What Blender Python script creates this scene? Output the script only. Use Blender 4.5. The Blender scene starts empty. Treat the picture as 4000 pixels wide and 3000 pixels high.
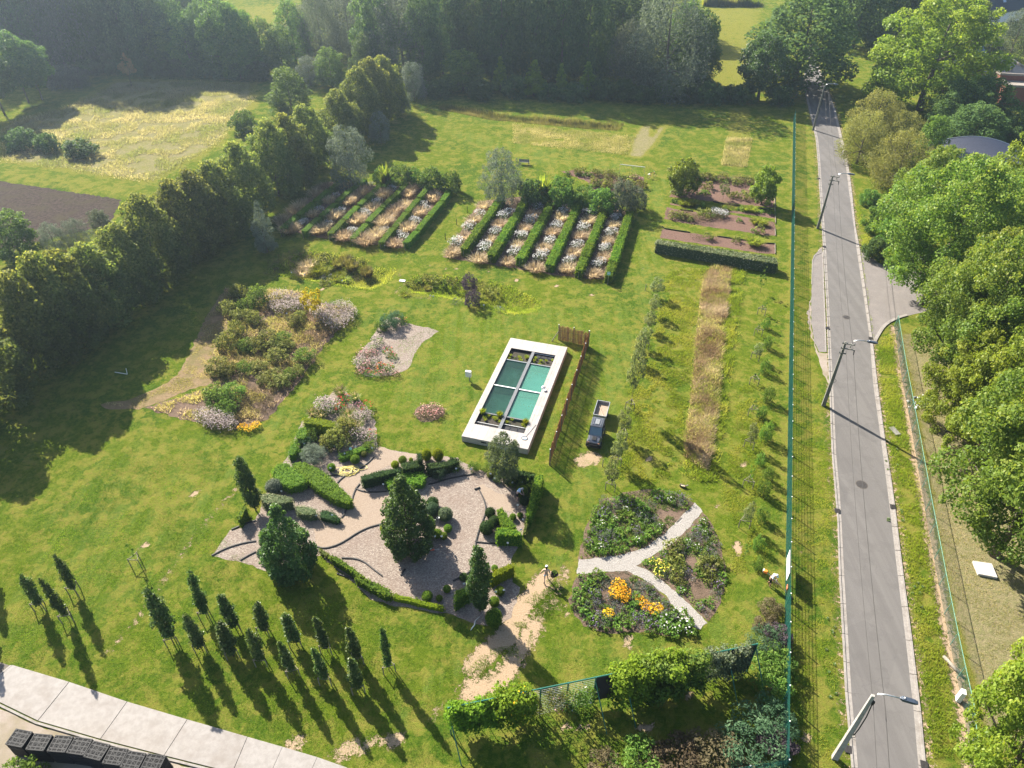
import bpy, bmesh, math, random
import numpy as np
from mathutils import Vector, Matrix
from mathutils.geometry import tessellate_polygon
C = bpy.context.scene
COL = C.collection
R = math.radians
rnd = random.Random(7)
# ---------------------------------------------------------------- camera, world, sun, exposure
CAM_H, PITCH, FPX = 48.0, R(38.9), 2829.0
cam = bpy.data.cameras.new('camera'); cam.lens = FPX / 4000 * 36; cam.sensor_width = 36
cam.clip_start = 0.5; cam.clip_end = 2000
cam_o = bpy.data.objects.new('camera', cam); COL.objects.link(cam_o)
cam_o.location = (0, 0, CAM_H); cam_o.rotation_euler = (math.pi / 2 - PITCH, 0, 0)
C.camera = cam_o
SUN_EL, SUN_AZ = R(35), R(-39)          # azimuth from +Y, clockwise positive
SUND = Vector((math.sin(SUN_AZ) * math.cos(SUN_EL), math.cos(SUN_AZ) * math.cos(SUN_EL), math.sin(SUN_EL)))
w = bpy.data.worlds.new('World'); C.world = w; w.use_nodes = True
wn = w.node_tree; bg = wn.nodes['Background']
sky = wn.nodes.new('ShaderNodeTexSky'); sky.sky_type = 'NISHITA'; sky.sun_disc = False
sky.sun_elevation = SUN_EL; sky.sun_rotation = SUN_AZ; sky.altitude = 20; sky.dust_density = 1.5
wn.links.new(sky.outputs[0], bg.inputs[0]); bg.inputs[1].default_value = 0.07
sl = bpy.data.lights.new('sun', 'SUN'); sl.energy = 5.0; sl.angle = R(0.55); sl.color = (1.0, 0.93, 0.80)
so = bpy.data.objects.new('sun', sl); COL.objects.link(so)
so.rotation_euler = (-SUND).to_track_quat('-Z', 'Y').to_euler(); so.location = (-60, 90, 90)
C.view_settings.view_transform = 'Standard'; C.view_settings.look = 'None'
C.view_settings.gamma = 1; C.view_settings.use_curve_mapping = False; C.view_settings.exposure = 1.88
C.render.engine = 'CYCLES'
C.cycles.max_bounces = 6; C.cycles.diffuse_bounces = 3; C.cycles.transmission_bounces = 3
C.cycles.transparent_max_bounces = 8; C.cycles.volume_bounces = 0
try: C.cycles.use_denoising = True
except Exception: pass

# ---------------------------------------------------------------- survey: plan positions in metres
SP, CP = math.sin(PITCH), math.cos(PITCH)
def G(px, py, z=0.0):
    "survey coordinate -> metres on the level ground (or on the level z)"
    u, v = (px - 2000) / FPX, (py - 1500) / FPX
    t = (CAM_H - z) / (SP + v * CP)
    return Vector((u * t, (CP - v * SP) * t, z))
def depth(p): return p[1] * CP + (CAM_H - p[2]) * SP
def hgt(b, ty):
    "height of an upright thing standing at b whose top shows on survey line ty"
    v = (ty - 1500) / FPX
    return CAM_H - b[1] / (CP - v * SP) * (SP + v * CP)
def wid(b, wpx): return wpx * depth(b) / FPX
S = 1000 / 2212
TL = {c: ((i % 4) * 1000, (i // 4) * 750, S) for i, c in enumerate('abcdefghijklmnop')}
TL['Z'] = (0, 0, 1.0)
TL['U'] = (1080, 1500, 440 / 1047); TL['V'] = (1780, 1960, 340 / 647); TL['W'] = (1080, 700, 740 / 1270)
TL['X'] = (2580, 620, 480 / 1731); TL['P'] = (1780, 1280, 500 / 1595); TL['Q'] = (0, 2820, 700 / 2212)
TL['Y'] = (2260, 1540, 160 / 1106); TL['B'] = (800, 1100, 620 / 952)
def at(t, x, y, z=0.0):
    o = TL[t]; return G(o[0] + x * o[2], o[1] + y * o[2], z)
def raw(t, x, y):
    o = TL[t]; return o[0] + x * o[2], o[1] + y * o[2]
def pl(spec, z=0.0):
    out, t = [], 'Z'
    for k in spec.split():
        if k in TL: t = k
        else:
            x, y = k.split(','); out.append(at(t, float(x), float(y), z))
    return out
# ---------------------------------------------------------------- objects
def link(o, parent=None):
    COL.objects.link(o)
    if parent is not None: o.parent = parent
    return o
def tag(o, label=None, cat=None, group=None, kind=None):
    if label: o['label'] = label
    if cat: o['category'] = cat
    if group: o['group'] = group
    if kind: o['kind'] = kind
    return o
def thing(name, label, cat, loc=(0, 0, 0), rz=0.0, scale=(1, 1, 1), group=None):
    o = bpy.data.objects.new(name, None); o.location = loc; o.rotation_euler = (0, 0, rz); o.scale = scale
    o.empty_display_size = 0.3
    return tag(link(o), label, cat, group)
def put(name, me, parent=None, loc=(0, 0, 0), rot=(0, 0, 0), scale=(1, 1, 1)):
    o = bpy.data.objects.new(name, me); o.location = loc; o.rotation_euler = rot; o.scale = scale
    return link(o, parent)
def copy_thing(root, loc=None, rz=None, label=None, scale=None):
    c = root.copy(); COL.objects.link(c)
    if loc is not None: c.location = loc
    if rz is not None: c.rotation_euler = (0, 0, rz)
    if scale is not None: c.scale = scale
    if label: c['label'] = label
    for ch in root.children:
        k = ch.copy(); COL.objects.link(k); k.parent = c
        for g in ch.children:
            d = g.copy(); COL.objects.link(d); d.parent = k
    return c
ORD = ['first', 'second', 'third', 'fourth', 'fifth', 'sixth', 'seventh', 'eighth', 'ninth', 'tenth', 'eleventh',
       'twelfth', 'thirteenth', 'fourteenth', 'fifteenth', 'sixteenth', 'seventeenth', 'eighteenth', 'nineteenth', 'twentieth',
       'twenty-first', 'twenty-second', 'twenty-third', 'twenty-fourth']
# ---------------------------------------------------------------- materials
class N:
    def __init__(s, name):
        s.m = bpy.data.materials.new(name); s.m.use_nodes = True; s.t = s.m.node_tree
        s.t.nodes.clear(); s.out = s.t.nodes.new('ShaderNodeOutputMaterial')
    def n(s, typ, **kw):
        x = s.t.nodes.new('ShaderNode' + typ)
        for k, v in kw.items(): setattr(x, k, v)
        return x
    def set(s, sock, v):
        if isinstance(v, bpy.types.NodeSocket): s.t.links.new(v, sock)
        elif isinstance(v, (tuple, list)) and len(v) == 3 and sock.type == 'RGBA': sock.default_value = (*v, 1)
        else: sock.default_value = v
    def mix(s, f, a, b, mode='MIX'):
        x = s.n('Mix', data_type='RGBA', blend_type=mode)
        s.set(x.inputs[0], f); s.set(x.inputs[6], a); s.set(x.inputs[7], b); return x.outputs[2]
    def math(s, op, a, b=0.0, c=0.0, clamp=False):
        x = s.n('Math', operation=op, use_clamp=clamp)
        s.set(x.inputs[0], a); s.set(x.inputs[1], b); s.set(x.inputs[2], c); return x.outputs[0]
    def step(s, v, lo, hi, a=0.0, b=1.0):
        x = s.n('MapRange', interpolation_type='SMOOTHSTEP'); s.set(x.inputs[0], v)
        x.inputs[1].default_value = lo; x.inputs[2].default_value = hi; x.inputs[3].default_value = a; x.inputs[4].default_value = b
        return x.outputs[0]
    def pos(s): return s.n('NewGeometry').outputs['Position']
    def obj(s): return s.n('TexCoord').outputs['Object']
    def noise(s, scale, vec=None, detail=3.0, rough=0.55, dist=0.0):
        x = s.n('TexNoise'); s.set(x.inputs['Vector'], vec if vec is not None else s.pos())
        x.inputs['Scale'].default_value = scale; x.inputs['Detail'].default_value = detail
        x.inputs['Roughness'].default_value = rough; x.inputs['Distortion'].default_value = dist
        return x.outputs[0]
    def voro(s, scale, vec=None, feat='F1', out=0):
        x = s.n('TexVoronoi', feature=feat); s.set(x.inputs['Vector'], vec if vec is not None else s.pos())
        x.inputs['Scale'].default_value = scale; return x.outputs[out]
    def attr(s, name, out='Fac'): return s.n('Attribute', attribute_name=name).outputs[out]
    def bump(s, h, strength, dist=0.05):
        x = s.n('Bump'); x.inputs['Strength'].default_value = strength; x.inputs['Distance'].default_value = dist
        s.set(x.inputs['Height'], h); return x.outputs[0]
    def pbr(s, col, rough=0.8, metal=0.0, spec=0.3, normal=None, **kw):
        x = s.n('BsdfPrincipled'); s.set(x.inputs['Base Color'], col); s.set(x.inputs['Roughness'], rough)
        x.inputs['Metallic'].default_value = metal; x.inputs['Specular IOR Level'].default_value = spec
        if normal is not None: s.set(x.inputs['Normal'], normal)
        for k, v in kw.items(): s.set(x.inputs[k], v)
        return x.outputs[0]
    def done(s, sh): s.t.links.new(sh, s.out.inputs['Surface']); return s.m
def plain(name, col, rough=0.6, metal=0.0, spec=0.4, grain=8.0, amt=0.25, bump=0.0):
    "painted / solid surfaces with a little grain and wear"
    k = N(name); o = k.obj()
    v = k.noise(grain, o, 4.0, 0.6)
    c = k.mix(k.step(v, 0.3, 0.75), tuple(a * (1 - amt) for a in col), tuple(min(1, a * (1 + amt)) for a in col))
    return k.done(k.pbr(c, rough, metal, spec, k.bump(v, bump) if bump else None))
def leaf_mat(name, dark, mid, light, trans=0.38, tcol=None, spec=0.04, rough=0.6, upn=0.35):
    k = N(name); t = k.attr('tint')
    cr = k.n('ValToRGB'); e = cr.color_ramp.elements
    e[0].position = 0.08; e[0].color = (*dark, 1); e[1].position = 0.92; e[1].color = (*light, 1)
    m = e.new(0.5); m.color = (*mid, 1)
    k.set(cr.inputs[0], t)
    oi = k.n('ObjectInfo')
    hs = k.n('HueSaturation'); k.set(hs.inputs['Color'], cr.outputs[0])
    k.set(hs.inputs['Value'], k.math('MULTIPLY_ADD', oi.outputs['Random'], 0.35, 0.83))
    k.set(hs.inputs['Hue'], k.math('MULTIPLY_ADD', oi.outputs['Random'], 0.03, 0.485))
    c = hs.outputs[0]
    nm = k.n('VectorMath', operation='NORMALIZE'); k.set(nm.inputs[0], k.mix(upn, k.n('NewGeometry').outputs['Normal'], (0, 0, 1)))
    sh = k.pbr(c, rough, 0, spec, nm.outputs[0])
    tr = k.n('BsdfTranslucent'); k.set(tr.inputs['Normal'], k.n('NewGeometry').outputs['Normal']); k.set(tr.inputs[0], k.mix(1.0, c, tcol or (1.5, 1.45, 0.7), 'MULTIPLY'))
    mx = k.n('MixShader'); mx.inputs[0].default_value = trans
    k.t.links.new(sh, mx.inputs[1]); k.t.links.new(tr.outputs[0], mx.inputs[2])
    return k.done(mx.outputs[0])
def ground_mat(name, cols, scales=(0.6, 6.0, 40.0), bump=0.5, dist=0.04, rough=0.95, rand=False):
    "loose ground: three colours broken up by two noises and a fine grain"
    k = N(name); p = k.pos()
    a = k.noise(scales[0], p, 4, 0.6); b = k.noise(scales[1], p, 4, 0.65); f = k.noise(scales[2], p, 2, 0.6)
    c = k.mix(k.step(b, 0.35, 0.68), cols[0], cols[1])
    c = k.mix(k.step(a, 0.42, 0.68), c, cols[2])
    c = k.mix(k.step(f, 0.2, 0.8, 0, 0.5), c, tuple(x * 0.55 for x in cols[0]))
    h = k.math('ADD', k.math('MULTIPLY', b, 1.6), f)
    return k.done(k.pbr(c, rough, 0, 0.04, k.bump(h, bump, dist)))
# ---------------------------------------------------------------- mesh tools
class MB:
    def __init__(s): s.v = []; s.f = []
    def add(s, vs, fs):
        o = len(s.v); s.v += [tuple(a) for a in vs]; s.f += [tuple(i + o for i in f) for f in fs]; return s
    def box(s, c, d, rz=0.0, M=None, taper=1.0):
        x, y, z = d[0] / 2, d[1] / 2, d[2] / 2
        vs = [Vector((sx * x * (taper if sz > 0 else 1), sy * y * (taper if sz > 0 else 1), sz * z)) for sz in (-1, 1) for sy in (-1, 1) for sx in (-1, 1)]
        m = M or Matrix.Rotation(rz, 3, 'Z')
        return s.add([m @ v + Vector(c) for v in vs], [(0, 2, 3, 1), (4, 5, 7, 6), (0, 1, 5, 4), (2, 6, 7, 3), (0, 4, 6, 2), (1, 3, 7, 5)])
    def tube(s, pts, r, n=6, cap=True):
        pts = [Vector(p) for p in pts]; rr = r if isinstance(r, (list, tuple)) else [r] * len(pts)
        rings = []
        for i, p in enumerate(pts):
            d = (pts[min(i + 1, len(pts) - 1)] - pts[max(i - 1, 0)]).normalized()
            a = d.cross(Vector((0, 0, 1)) if abs(d.z) < 0.95 else Vector((1, 0, 0))).normalized(); b = d.cross(a)
            rings.append([p + (a * math.cos(2 * math.pi * k / n) + b * math.sin(2 * math.pi * k / n)) * rr[i] for k in range(n)])
        fs = [(i * n + k, i * n + (k + 1) % n, (i + 1) * n + (k + 1) % n, (i + 1) * n + k) for i in range(len(pts) - 1) for k in range(n)]
        if cap: fs += [tuple(range(n - 1, -1, -1)), tuple((len(pts) - 1) * n + k for k in range(n))]
        return s.add([v for q in rings for v in q], fs)
    def prism(s, poly, z0, z1):
        n = len(poly)
        vs = [(p[0], p[1], z0) for p in poly] + [(p[0], p[1], z1) for p in poly]
        fs = [tuple(range(n, 2 * n)), tuple(range(n - 1, -1, -1))] + [(i, (i + 1) % n, n + (i + 1) % n, n + i) for i in range(n)]
        return s.add(vs, fs)
    def loft(s, rings, cap=True):
        n = len(rings[0]); fs = [(i * n + k, i * n + (k + 1) % n, (i + 1) * n + (k + 1) % n, (i + 1) * n + k) for i in range(len(rings) - 1) for k in range(n)]
        if cap: fs += [tuple(range(n - 1, -1, -1)), tuple((len(rings) - 1) * n + k for k in range(n))]
        return s.add([v for r in rings for v in r], fs)
    def lathe(s, prof, n=12, c=(0, 0, 0)):
        return s.loft([[(c[0] + r * math.cos(2 * math.pi * k / n), c[1] + r * math.sin(2 * math.pi * k / n), c[2] + z) for k in range(n)] for r, z in prof])
    def mesh(s, name, mat, smooth=False, bevel=0.0):
        me = bpy.data.meshes.new(name); me.from_pydata(s.v, [], s.f)
        bm = bmesh.new(); bm.from_mesh(me); bmesh.ops.recalc_face_normals(bm, faces=bm.faces)
        if bevel: bmesh.ops.bevel(bm, geom=bm.edges[:], offset=bevel, segments=2, affect='EDGES', profile=0.6, clamp_overlap=True)
        bm.to_mesh(me); bm.free()
        if smooth: me.polygons.foreach_set('use_smooth', [True] * len(me.polygons))
        me.materials.append(mat); return me
    def build(s, name, mat, parent=None, smooth=False, bevel=0.0, **kw):
        return put(name, s.mesh(name, mat, smooth, bevel), parent, **kw)
def raw_mesh(name, V, k, mat, tint=None):
    "V: (n, k, 3) array of separate k-gons; tint: one value per face"
    V = np.asarray(V, dtype=np.float32); n = V.shape[0]
    me = bpy.data.meshes.new(name)
    me.vertices.add(n * k); me.vertices.foreach_set('co', V.reshape(-1))
    me.loops.add(n * k); me.loops.foreach_set('vertex_index', np.arange(n * k, dtype=np.int32))
    me.polygons.add(n); me.polygons.foreach_set('loop_start', np.arange(0, n * k, k, dtype=np.int32))
    try: me.polygons.foreach_set('loop_total', np.full(n, k, dtype=np.int32))
    except Exception: pass
    me.update(calc_edges=True)
    if tint is not None:
        a = me.attributes.new('tint', 'FLOAT', 'FACE'); a.data.foreach_set('value', np.asarray(tint, dtype=np.float32))
    me.materials.append(mat); return me
def unit(v): return v / (np.linalg.norm(v, axis=-1, keepdims=True) + 1e-9)
def leaves(P, Nn, size, rs, aspect=0.62, spread=0.7, droop=0.0, sv=0.35):
    "rhombic leaf faces at P facing roughly along Nn"
    n = len(P); nn = unit(Nn + rs.normal(0, spread, (n, 3)))
    t = unit(np.cross(nn, rs.normal(0, 1, (n, 3))))
    if droop: t = unit(t * (1 - droop) + np.array([0, 0, -droop]) * 1.5)
    b = unit(np.cross(nn, t))
    s = (size * (1 + rs.uniform(-sv, sv, n)))[:, None] * 0.5
    V = np.stack([P + t * s, P + b * s * aspect, P - t * s, P - b * s * aspect], axis=1)
    return V
def vnoise(x, y, scale, seed=0):
    r = np.random.RandomState(seed); g = r.rand(64, 64)
    u, v = x / scale, y / scale; i, j = np.floor(u).astype(int), np.floor(v).astype(int); fu, fv = u - i, v - j
    fu = fu * fu * (3 - 2 * fu); fv = fv * fv * (3 - 2 * fv); q = lambda a, b: g[a % 64, b % 64]
    return (q(i, j) * (1 - fu) + q(i + 1, j) * fu) * (1 - fv) + (q(i, j + 1) * (1 - fu) + q(i + 1, j + 1) * fu) * fv
def inside(x, y, poly):
    res = np.zeros(x.shape, bool); n = len(poly)
    for i in range(n):
        x1, y1 = poly[i][0], poly[i][1]; x2, y2 = poly[(i + 1) % n][0], poly[(i + 1) % n][1]
        if y1 == y2: continue
        c = ((y1 > y) != (y2 > y)) & (x < (x2 - x1) * (y - y1) / (y2 - y1) + x1)
        res ^= c
    return res
def dline(x, y, pts, closed=False):
    d = np.full(x.shape, 1e9); n = len(pts)
    for i in range(n if closed else n - 1):
        ax, ay = pts[i][0], pts[i][1]; bx, by = pts[(i + 1) % n][0], pts[(i + 1) % n][1]
        L = (bx - ax) ** 2 + (by - ay) ** 2 + 1e-9
        t = np.clip(((x - ax) * (bx - ax) + (y - ay) * (by - ay)) / L, 0, 1)
        d = np.minimum(d, np.hypot(x - ax - t * (bx - ax), y - ay - t * (by - ay)))
    return d
def sample_poly(poly, n, rs):
    xs = [p[0] for p in poly]; ys = [p[1] for p in poly]; out = []
    tot = 0
    for _ in range(60):
        x = rs.uniform(min(xs), max(xs), n); y = rs.uniform(min(ys), max(ys), n); m = inside(x, y, poly)
        out.append(np.stack([x[m], y[m]], 1)); tot += m.sum()
        if tot >= n: break
    return np.concatenate(out)[:n]
def ragged(poly, step=0.45, amp=0.07, seed=1):
    rs = random.Random(seed); out = []
    for i in range(len(poly)):
        a, b = Vector(poly[i]), Vector(poly[(i + 1) % len(poly)]); L = (b - a).length; n = max(1, int(L / step))
        nr = Vector((-(b - a).y, (b - a).x, 0)).normalized()
        for k in range(n):
            out.append(a.lerp(b, k / n) + nr * (rs.uniform(-amp, amp)))
    return out
def smooth_poly(poly, it=2, closed=True):
    for _ in range(it):
        out = []; n = len(poly)
        if not closed: out.append(poly[0])
        for i in range(n if closed else n - 1):
            a, b = poly[i], poly[(i + 1) % n]; out += [a.lerp(b, 0.25), a.lerp(b, 0.75)]
        if not closed: out.append(poly[-1])
        poly = out
    return poly
def sheet(name, poly, z, mat, parent=None, seed=1, amp=0.07, step=0.45, kind='structure', thick=0.0):
    p = ragged([Vector((a[0], a[1], 0)) for a in poly], step, amp, seed) if amp else [Vector((a[0], a[1], 0)) for a in poly]
    tris = tessellate_polygon([p]); mb = MB()
    mb.add([(q.x, q.y, z) for q in p], tris)
    me = bpy.data.meshes.new(name); me.from_pydata(mb.v, [], mb.f); me.materials.append(mat)
    bm = bmesh.new(); bm.from_mesh(me); bmesh.ops.recalc_face_normals(bm, faces=bm.faces)
    if bm.faces and sum(f.normal.z * f.calc_area() for f in bm.faces) < 0: bmesh.ops.reverse_faces(bm, faces=bm.faces)
    bm.to_mesh(me); bm.free()
    o = put(name, me, parent)
    if kind: o['kind'] = kind
    return o
def ribbon(name, line, w, z, h, mat, parent=None, kind=None):
    "a strip w wide following a line, h thick"
    L = [Vector((p[0], p[1], 0)) for p in line]; l, r = [], []
    for i, p in enumerate(L):
        d = (L[min(i + 1, len(L) - 1)] - L[max(i - 1, 0)]).normalized(); nrm = Vector((-d.y, d.x, 0))
        l.append(p + nrm * w / 2); r.append(p - nrm * w / 2)
    rings = [[(a.x, a.y, z), (b.x, b.y, z), (b.x, b.y, z + h), (a.x, a.y, z + h)] for a, b in zip(l, r)]
    o = MB().loft(rings).build(name, mat, parent)
    if kind: o['kind'] = kind
    return o
# ================================================================ materials
def grass_material():
    k = N('lawn_grass'); p = k.pos()
    n0 = k.noise(0.10, p, 3, 0.5); n1 = k.noise(0.55, p, 4, 0.62); n2 = k.noise(2.6, p, 4, 0.65)
    n3 = k.noise(11.0, p, 3, 0.7); n4 = k.noise(45.0, p, 2, 0.7)
    mp = k.n('Mapping'); mp.inputs['Rotation'].default_value = (0, 0, R(17)); mp.inputs['Scale'].default_value = (1.15, 0.05, 1)
    k.set(mp.inputs[0], p); ns = k.noise(1.0, mp.outputs[0], 3, 0.6)
    bare, dry, lush, streak = (k.attr(a) for a in ('bare', 'dry', 'lush', 'streak'))
    g = k.mix(k.step(n2, 0.36, 0.66), (0.052, 0.102, 0.009), (0.110, 0.164, 0.014))
    g = k.mix(k.step(n0, 0.42, 0.60, 0, 0.7), g, (0.112, 0.150, 0.009)); g = k.mix(k.step(n0, 0.46, 0.34, 0, 0.65), g, (0.040, 0.092, 0.010))
    g = k.mix(k.math('MULTIPLY', lush, 0.65), g, (0.062, 0.122, 0.013))
    g = k.mix(k.math('MULTIPLY', streak, k.step(ns, 0.42, 0.56, 0, 0.85)), g, (0.140, 0.192, 0.036))
    y = k.math('ADD', k.math('MULTIPLY', n1, 0.82), k.math('MULTIPLY', n2, 0.35))
    y = k.math('ADD', y, k.math('MULTIPLY', dry, 0.46))
    vt = k.n('TexVoronoi'); vt.inputs['Scale'].default_value = 5.5; k.set(vt.inputs['Vector'], k.mix(0.10, p, k.n('TexNoise').outputs[1], 'ADD')); vs = k.n('SeparateColor'); k.set(vs.inputs[0], vt.outputs['Color'])
    v2 = k.n('TexVoronoi'); v2.inputs['Scale'].default_value = 1.7; k.set(v2.inputs['Vector'], k.mix(0.25, p, k.n('TexNoise').outputs[1], 'ADD')); vs2 = k.n('SeparateColor'); k.set(vs2.inputs[0], v2.outputs['Color'])
    g = k.mix(k.step(vs.outputs[0], 0.55, 1.0, 0, 0.42), g, (0.040, 0.078, 0.008)); g = k.mix(k.step(vs.outputs[1], 0.55, 1.0, 0, 0.40), g, (0.185, 0.205, 0.030))
    y = k.math('ADD', y, k.math('MULTIPLY', k.math('SUBTRACT', vs2.outputs[0], 0.5), 0.14))
    yf = k.step(y, 0.64, 0.84)
    straw = k.mix(k.step(n2, 0.35, 0.65), (0.265, 0.215, 0.052), (0.205, 0.215, 0.035))
    g = k.mix(k.math('MULTIPLY', yf, 0.85), g, straw)
    hay = k.mix(k.step(n2, 0.4, 0.62), (0.32, 0.26, 0.155), (0.24, 0.215, 0.11))
    g = k.mix(k.step(k.math('ADD', dry, k.math('MULTIPLY', n1, 0.5)), 1.05, 1.35), g, hay)
    g = k.mix(k.step(n4, 0.30, 0.66, 0.72, 0.0), g, (0.018, 0.036, 0.005))
    g = k.mix(k.step(n3, 0.50, 0.70, 0.0, 0.55), g, (0.19, 0.215, 0.04))
    b = k.math('ADD', bare, k.math('MULTIPLY', k.math('SUBTRACT', k.math('ADD', k.math('MULTIPLY', n2, 0.6), k.math('MULTIPLY', n3, 0.4)), 0.5), 2.3))
    sand = k.mix(k.step(n3, 0.35, 0.65), (0.25, 0.178, 0.112), (0.31, 0.235, 0.160))
    bf = k.math('MULTIPLY', k.step(b, 0.46, 0.60), k.step(bare, 0.12, 0.4))
    c = k.mix(bf, g, sand)
    h = k.math('ADD', k.math('MULTIPLY', n3, 1.0), k.math('MULTIPLY', n4, 0.55)); h = k.math('ADD', h, k.math('MULTIPLY', n2, 1.1))
    h = k.mix(bf, h, k.math('MULTIPLY', n3, 0.35))
    return k.done(k.pbr(c, 1.0, 0, 0.0, k.bump(h, 0.9, 0.11)))
M = {}
M['grass'] = grass_material()
def asphalt():
    k = N('asphalt'); p = k.pos(); mp = k.n('Mapping'); mp.inputs['Rotation'].default_value = (0, 0, R(17.2)); mp.inputs['Scale'].default_value = (1.1, 0.02, 1)
    k.set(mp.inputs[0], p); s = k.noise(1.0, mp.outputs[0], 3, 0.6); f = k.noise(60, p, 2, 0.7); b = k.noise(0.8, p, 4, 0.6)
    c = k.mix(k.step(s, 0.35, 0.65), (0.086, 0.080, 0.078), (0.108, 0.101, 0.098))
    c = k.mix(k.step(b, 0.50, 0.62, 0, 0.5), c, (0.076, 0.071, 0.069)); c = k.mix(k.step(f, 0.35, 0.7, 0, 0.35), c, (0.17, 0.16, 0.155))
    nd = k.n('TexNoise'); nd.inputs['Scale'].default_value = .6; k.set(nd.inputs['Vector'], p)
    cr = k.voro(0.11, k.mix(0.25, p, k.math('MULTIPLY', nd.outputs[0], 9.0), 'ADD'), 'DISTANCE_TO_EDGE')
    c = k.mix(k.step(cr, 0.0, 0.004, 0.2, 0.0), c, (0.035, 0.033, 0.032)); pa = k.voro(0.23, p, 'F1', 1); ps = k.n('SeparateColor'); k.set(ps.inputs[0], pa)
    c = k.mix(k.step(ps.outputs[0], 0.80, 0.82, 0, 0.22), c, (0.070, 0.066, 0.065))
    return k.done(k.pbr(c, 0.85, 0, 0.25, k.bump(f, 0.35, 0.01)))
M['asphalt'] = asphalt()
def concrete(name, a, b, stain, sc=1.0):
    k = N(name); p = k.pos(); n = k.noise(0.35 * sc, p, 5, 0.65); m = k.noise(2.2 * sc, p, 5, 0.7); f = k.noise(30, p, 2, 0.6)
    c = k.mix(k.step(m, 0.34, 0.66), a, b); c = k.mix(k.step(n, 0.46, 0.70, 0, 0.7), c, stain); c = k.mix(k.step(f, 0.3, 0.75, 0.25, 0), c, tuple(x * 0.7 for x in a))
    return k.done(k.pbr(c, 0.8, 0, 0.25, k.bump(f, 0.2, 0.01)))
M['drive'] = concrete('drive_concrete', (0.212, 0.194, 0.180), (0.262, 0.243, 0.228), (0.165, 0.140, 0.120))
M['kerb'] = concrete('kerb_concrete', (0.20, 0.182, 0.168), (0.265, 0.242, 0.225), (0.14, 0.122, 0.105), 3)
M['joint'] = plain('dark_joint', (0.10, 0.085, 0.07), 0.9)
M['gravel'] = ground_mat('pale_gravel', ((0.29, 0.265, 0.24), (0.48, 0.45, 0.425), (0.39, 0.36, 0.335)), (0.8, 11, 40), 1.0, 0.07)
M['sandpath'] = ground_mat('beige_chip_path', ((0.235, 0.180, 0.138), (0.31, 0.252, 0.20), (0.28, 0.225, 0.178)), (0.5, 8, 40), 0.5, 0.03)
def mulch():
    k = N('wood_chip_mulch'); p = k.pos(); v = k.n('TexVoronoi'); v.inputs['Scale'].default_value = 13.0; mp = k.n('Mapping'); mp.inputs['Scale'].default_value = (1, 1.6, 1)
    k.set(mp.inputs[0], k.mix(0.06, p, k.n('TexNoise').outputs[1], 'ADD')); k.set(v.inputs['Vector'], mp.outputs[0])
    sep = k.n('SeparateColor'); k.set(sep.inputs[0], v.outputs['Color']); a = k.noise(0.4, p, 4, 0.6); b = k.noise(3.0, p, 3, 0.6)
    c = k.mix(k.step(sep.outputs[0], 0.1, 0.9), (0.150, 0.118, 0.098), (0.265, 0.220, 0.185))
    c = k.mix(k.step(sep.outputs[1], 0.78, 0.95, 0, 0.7), c, (0.37, 0.33, 0.28)); c = k.mix(k.step(a, 0.42, 0.66, 0, 0.35), c, (0.17, 0.120, 0.095))
    c = k.mix(k.step(b, 0.35, 0.65, 0.25, 0), c, (0.13, 0.09, 0.075))
    return k.done(k.pbr(c, 0.9, 0, 0.2, k.bump(v.outputs['Distance'], 0.8, 0.05)))
M['mulch'] = mulch()
M['soil'] = ground_mat('red_brown_soil', ((0.125, 0.075, 0.058), (0.20, 0.130, 0.105), (0.16, 0.10, 0.08)), (0.6, 5, 30), 0.9, 0.06)
M['bedsoil'] = ground_mat('tan_bed_soil', ((0.13, 0.090, 0.068), (0.19, 0.135, 0.10), (0.11, 0.08, 0.055)), (0.5, 5, 30), 0.9, 0.05)
M['tansoil'] = ground_mat('dry_tan_ground', ((0.18, 0.128, 0.073), (0.26, 0.188, 0.108), (0.14, 0.125, 0.048)), (0.5, 4, 25), 0.9, 0.05)
M['plough'] = ground_mat('ploughed_soil', ((0.045, 0.032, 0.027), (0.100, 0.076, 0.064), (0.075, 0.064, 0.040)), (0.4, 2.2, 12), 1.0, 0.25)
M['yard'] = ground_mat('sandy_yard', ((0.26, 0.215, 0.18), (0.31, 0.27, 0.235), (0.20, 0.17, 0.115)), (0.5, 4, 30), 0.5, 0.03)
def paver():
    k = N('grey_clay_pavers'); p = k.pos(); b = k.n('TexBrick'); mp = k.n('Mapping'); mp.inputs['Rotation'].default_value = (0, 0, R(-17)); k.set(mp.inputs[0], p); k.set(b.inputs[0], mp.outputs[0])
    b.inputs['Scale'].default_value = 4.0; b.inputs['Color1'].default_value = (0.135, 0.120, 0.115, 1); b.inputs['Color2'].default_value = (0.165, 0.150, 0.143, 1); b.inputs['Mortar'].default_value = (0.09, 0.078, 0.07, 1); b.inputs['Mortar Size'].default_value = 0.012
    c = k.mix(k.step(k.noise(0.7, p, 4, 0.6), 0.45, 0.75, 0, 0.6), b.outputs[0], (0.19, 0.168, 0.158))
    return k.done(k.pbr(c, 0.85, 0, 0.25, k.bump(b.outputs[1], -0.3, 0.01)))
M['paver'] = paver()
M['iron'] = plain('cast_iron', (0.075, 0.068, 0.066), 0.6, 0.6, 0.4, 20, 0.3)
M['black'] = plain('black_rubber_edge', (0.022, 0.020, 0.020), 0.7)
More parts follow.
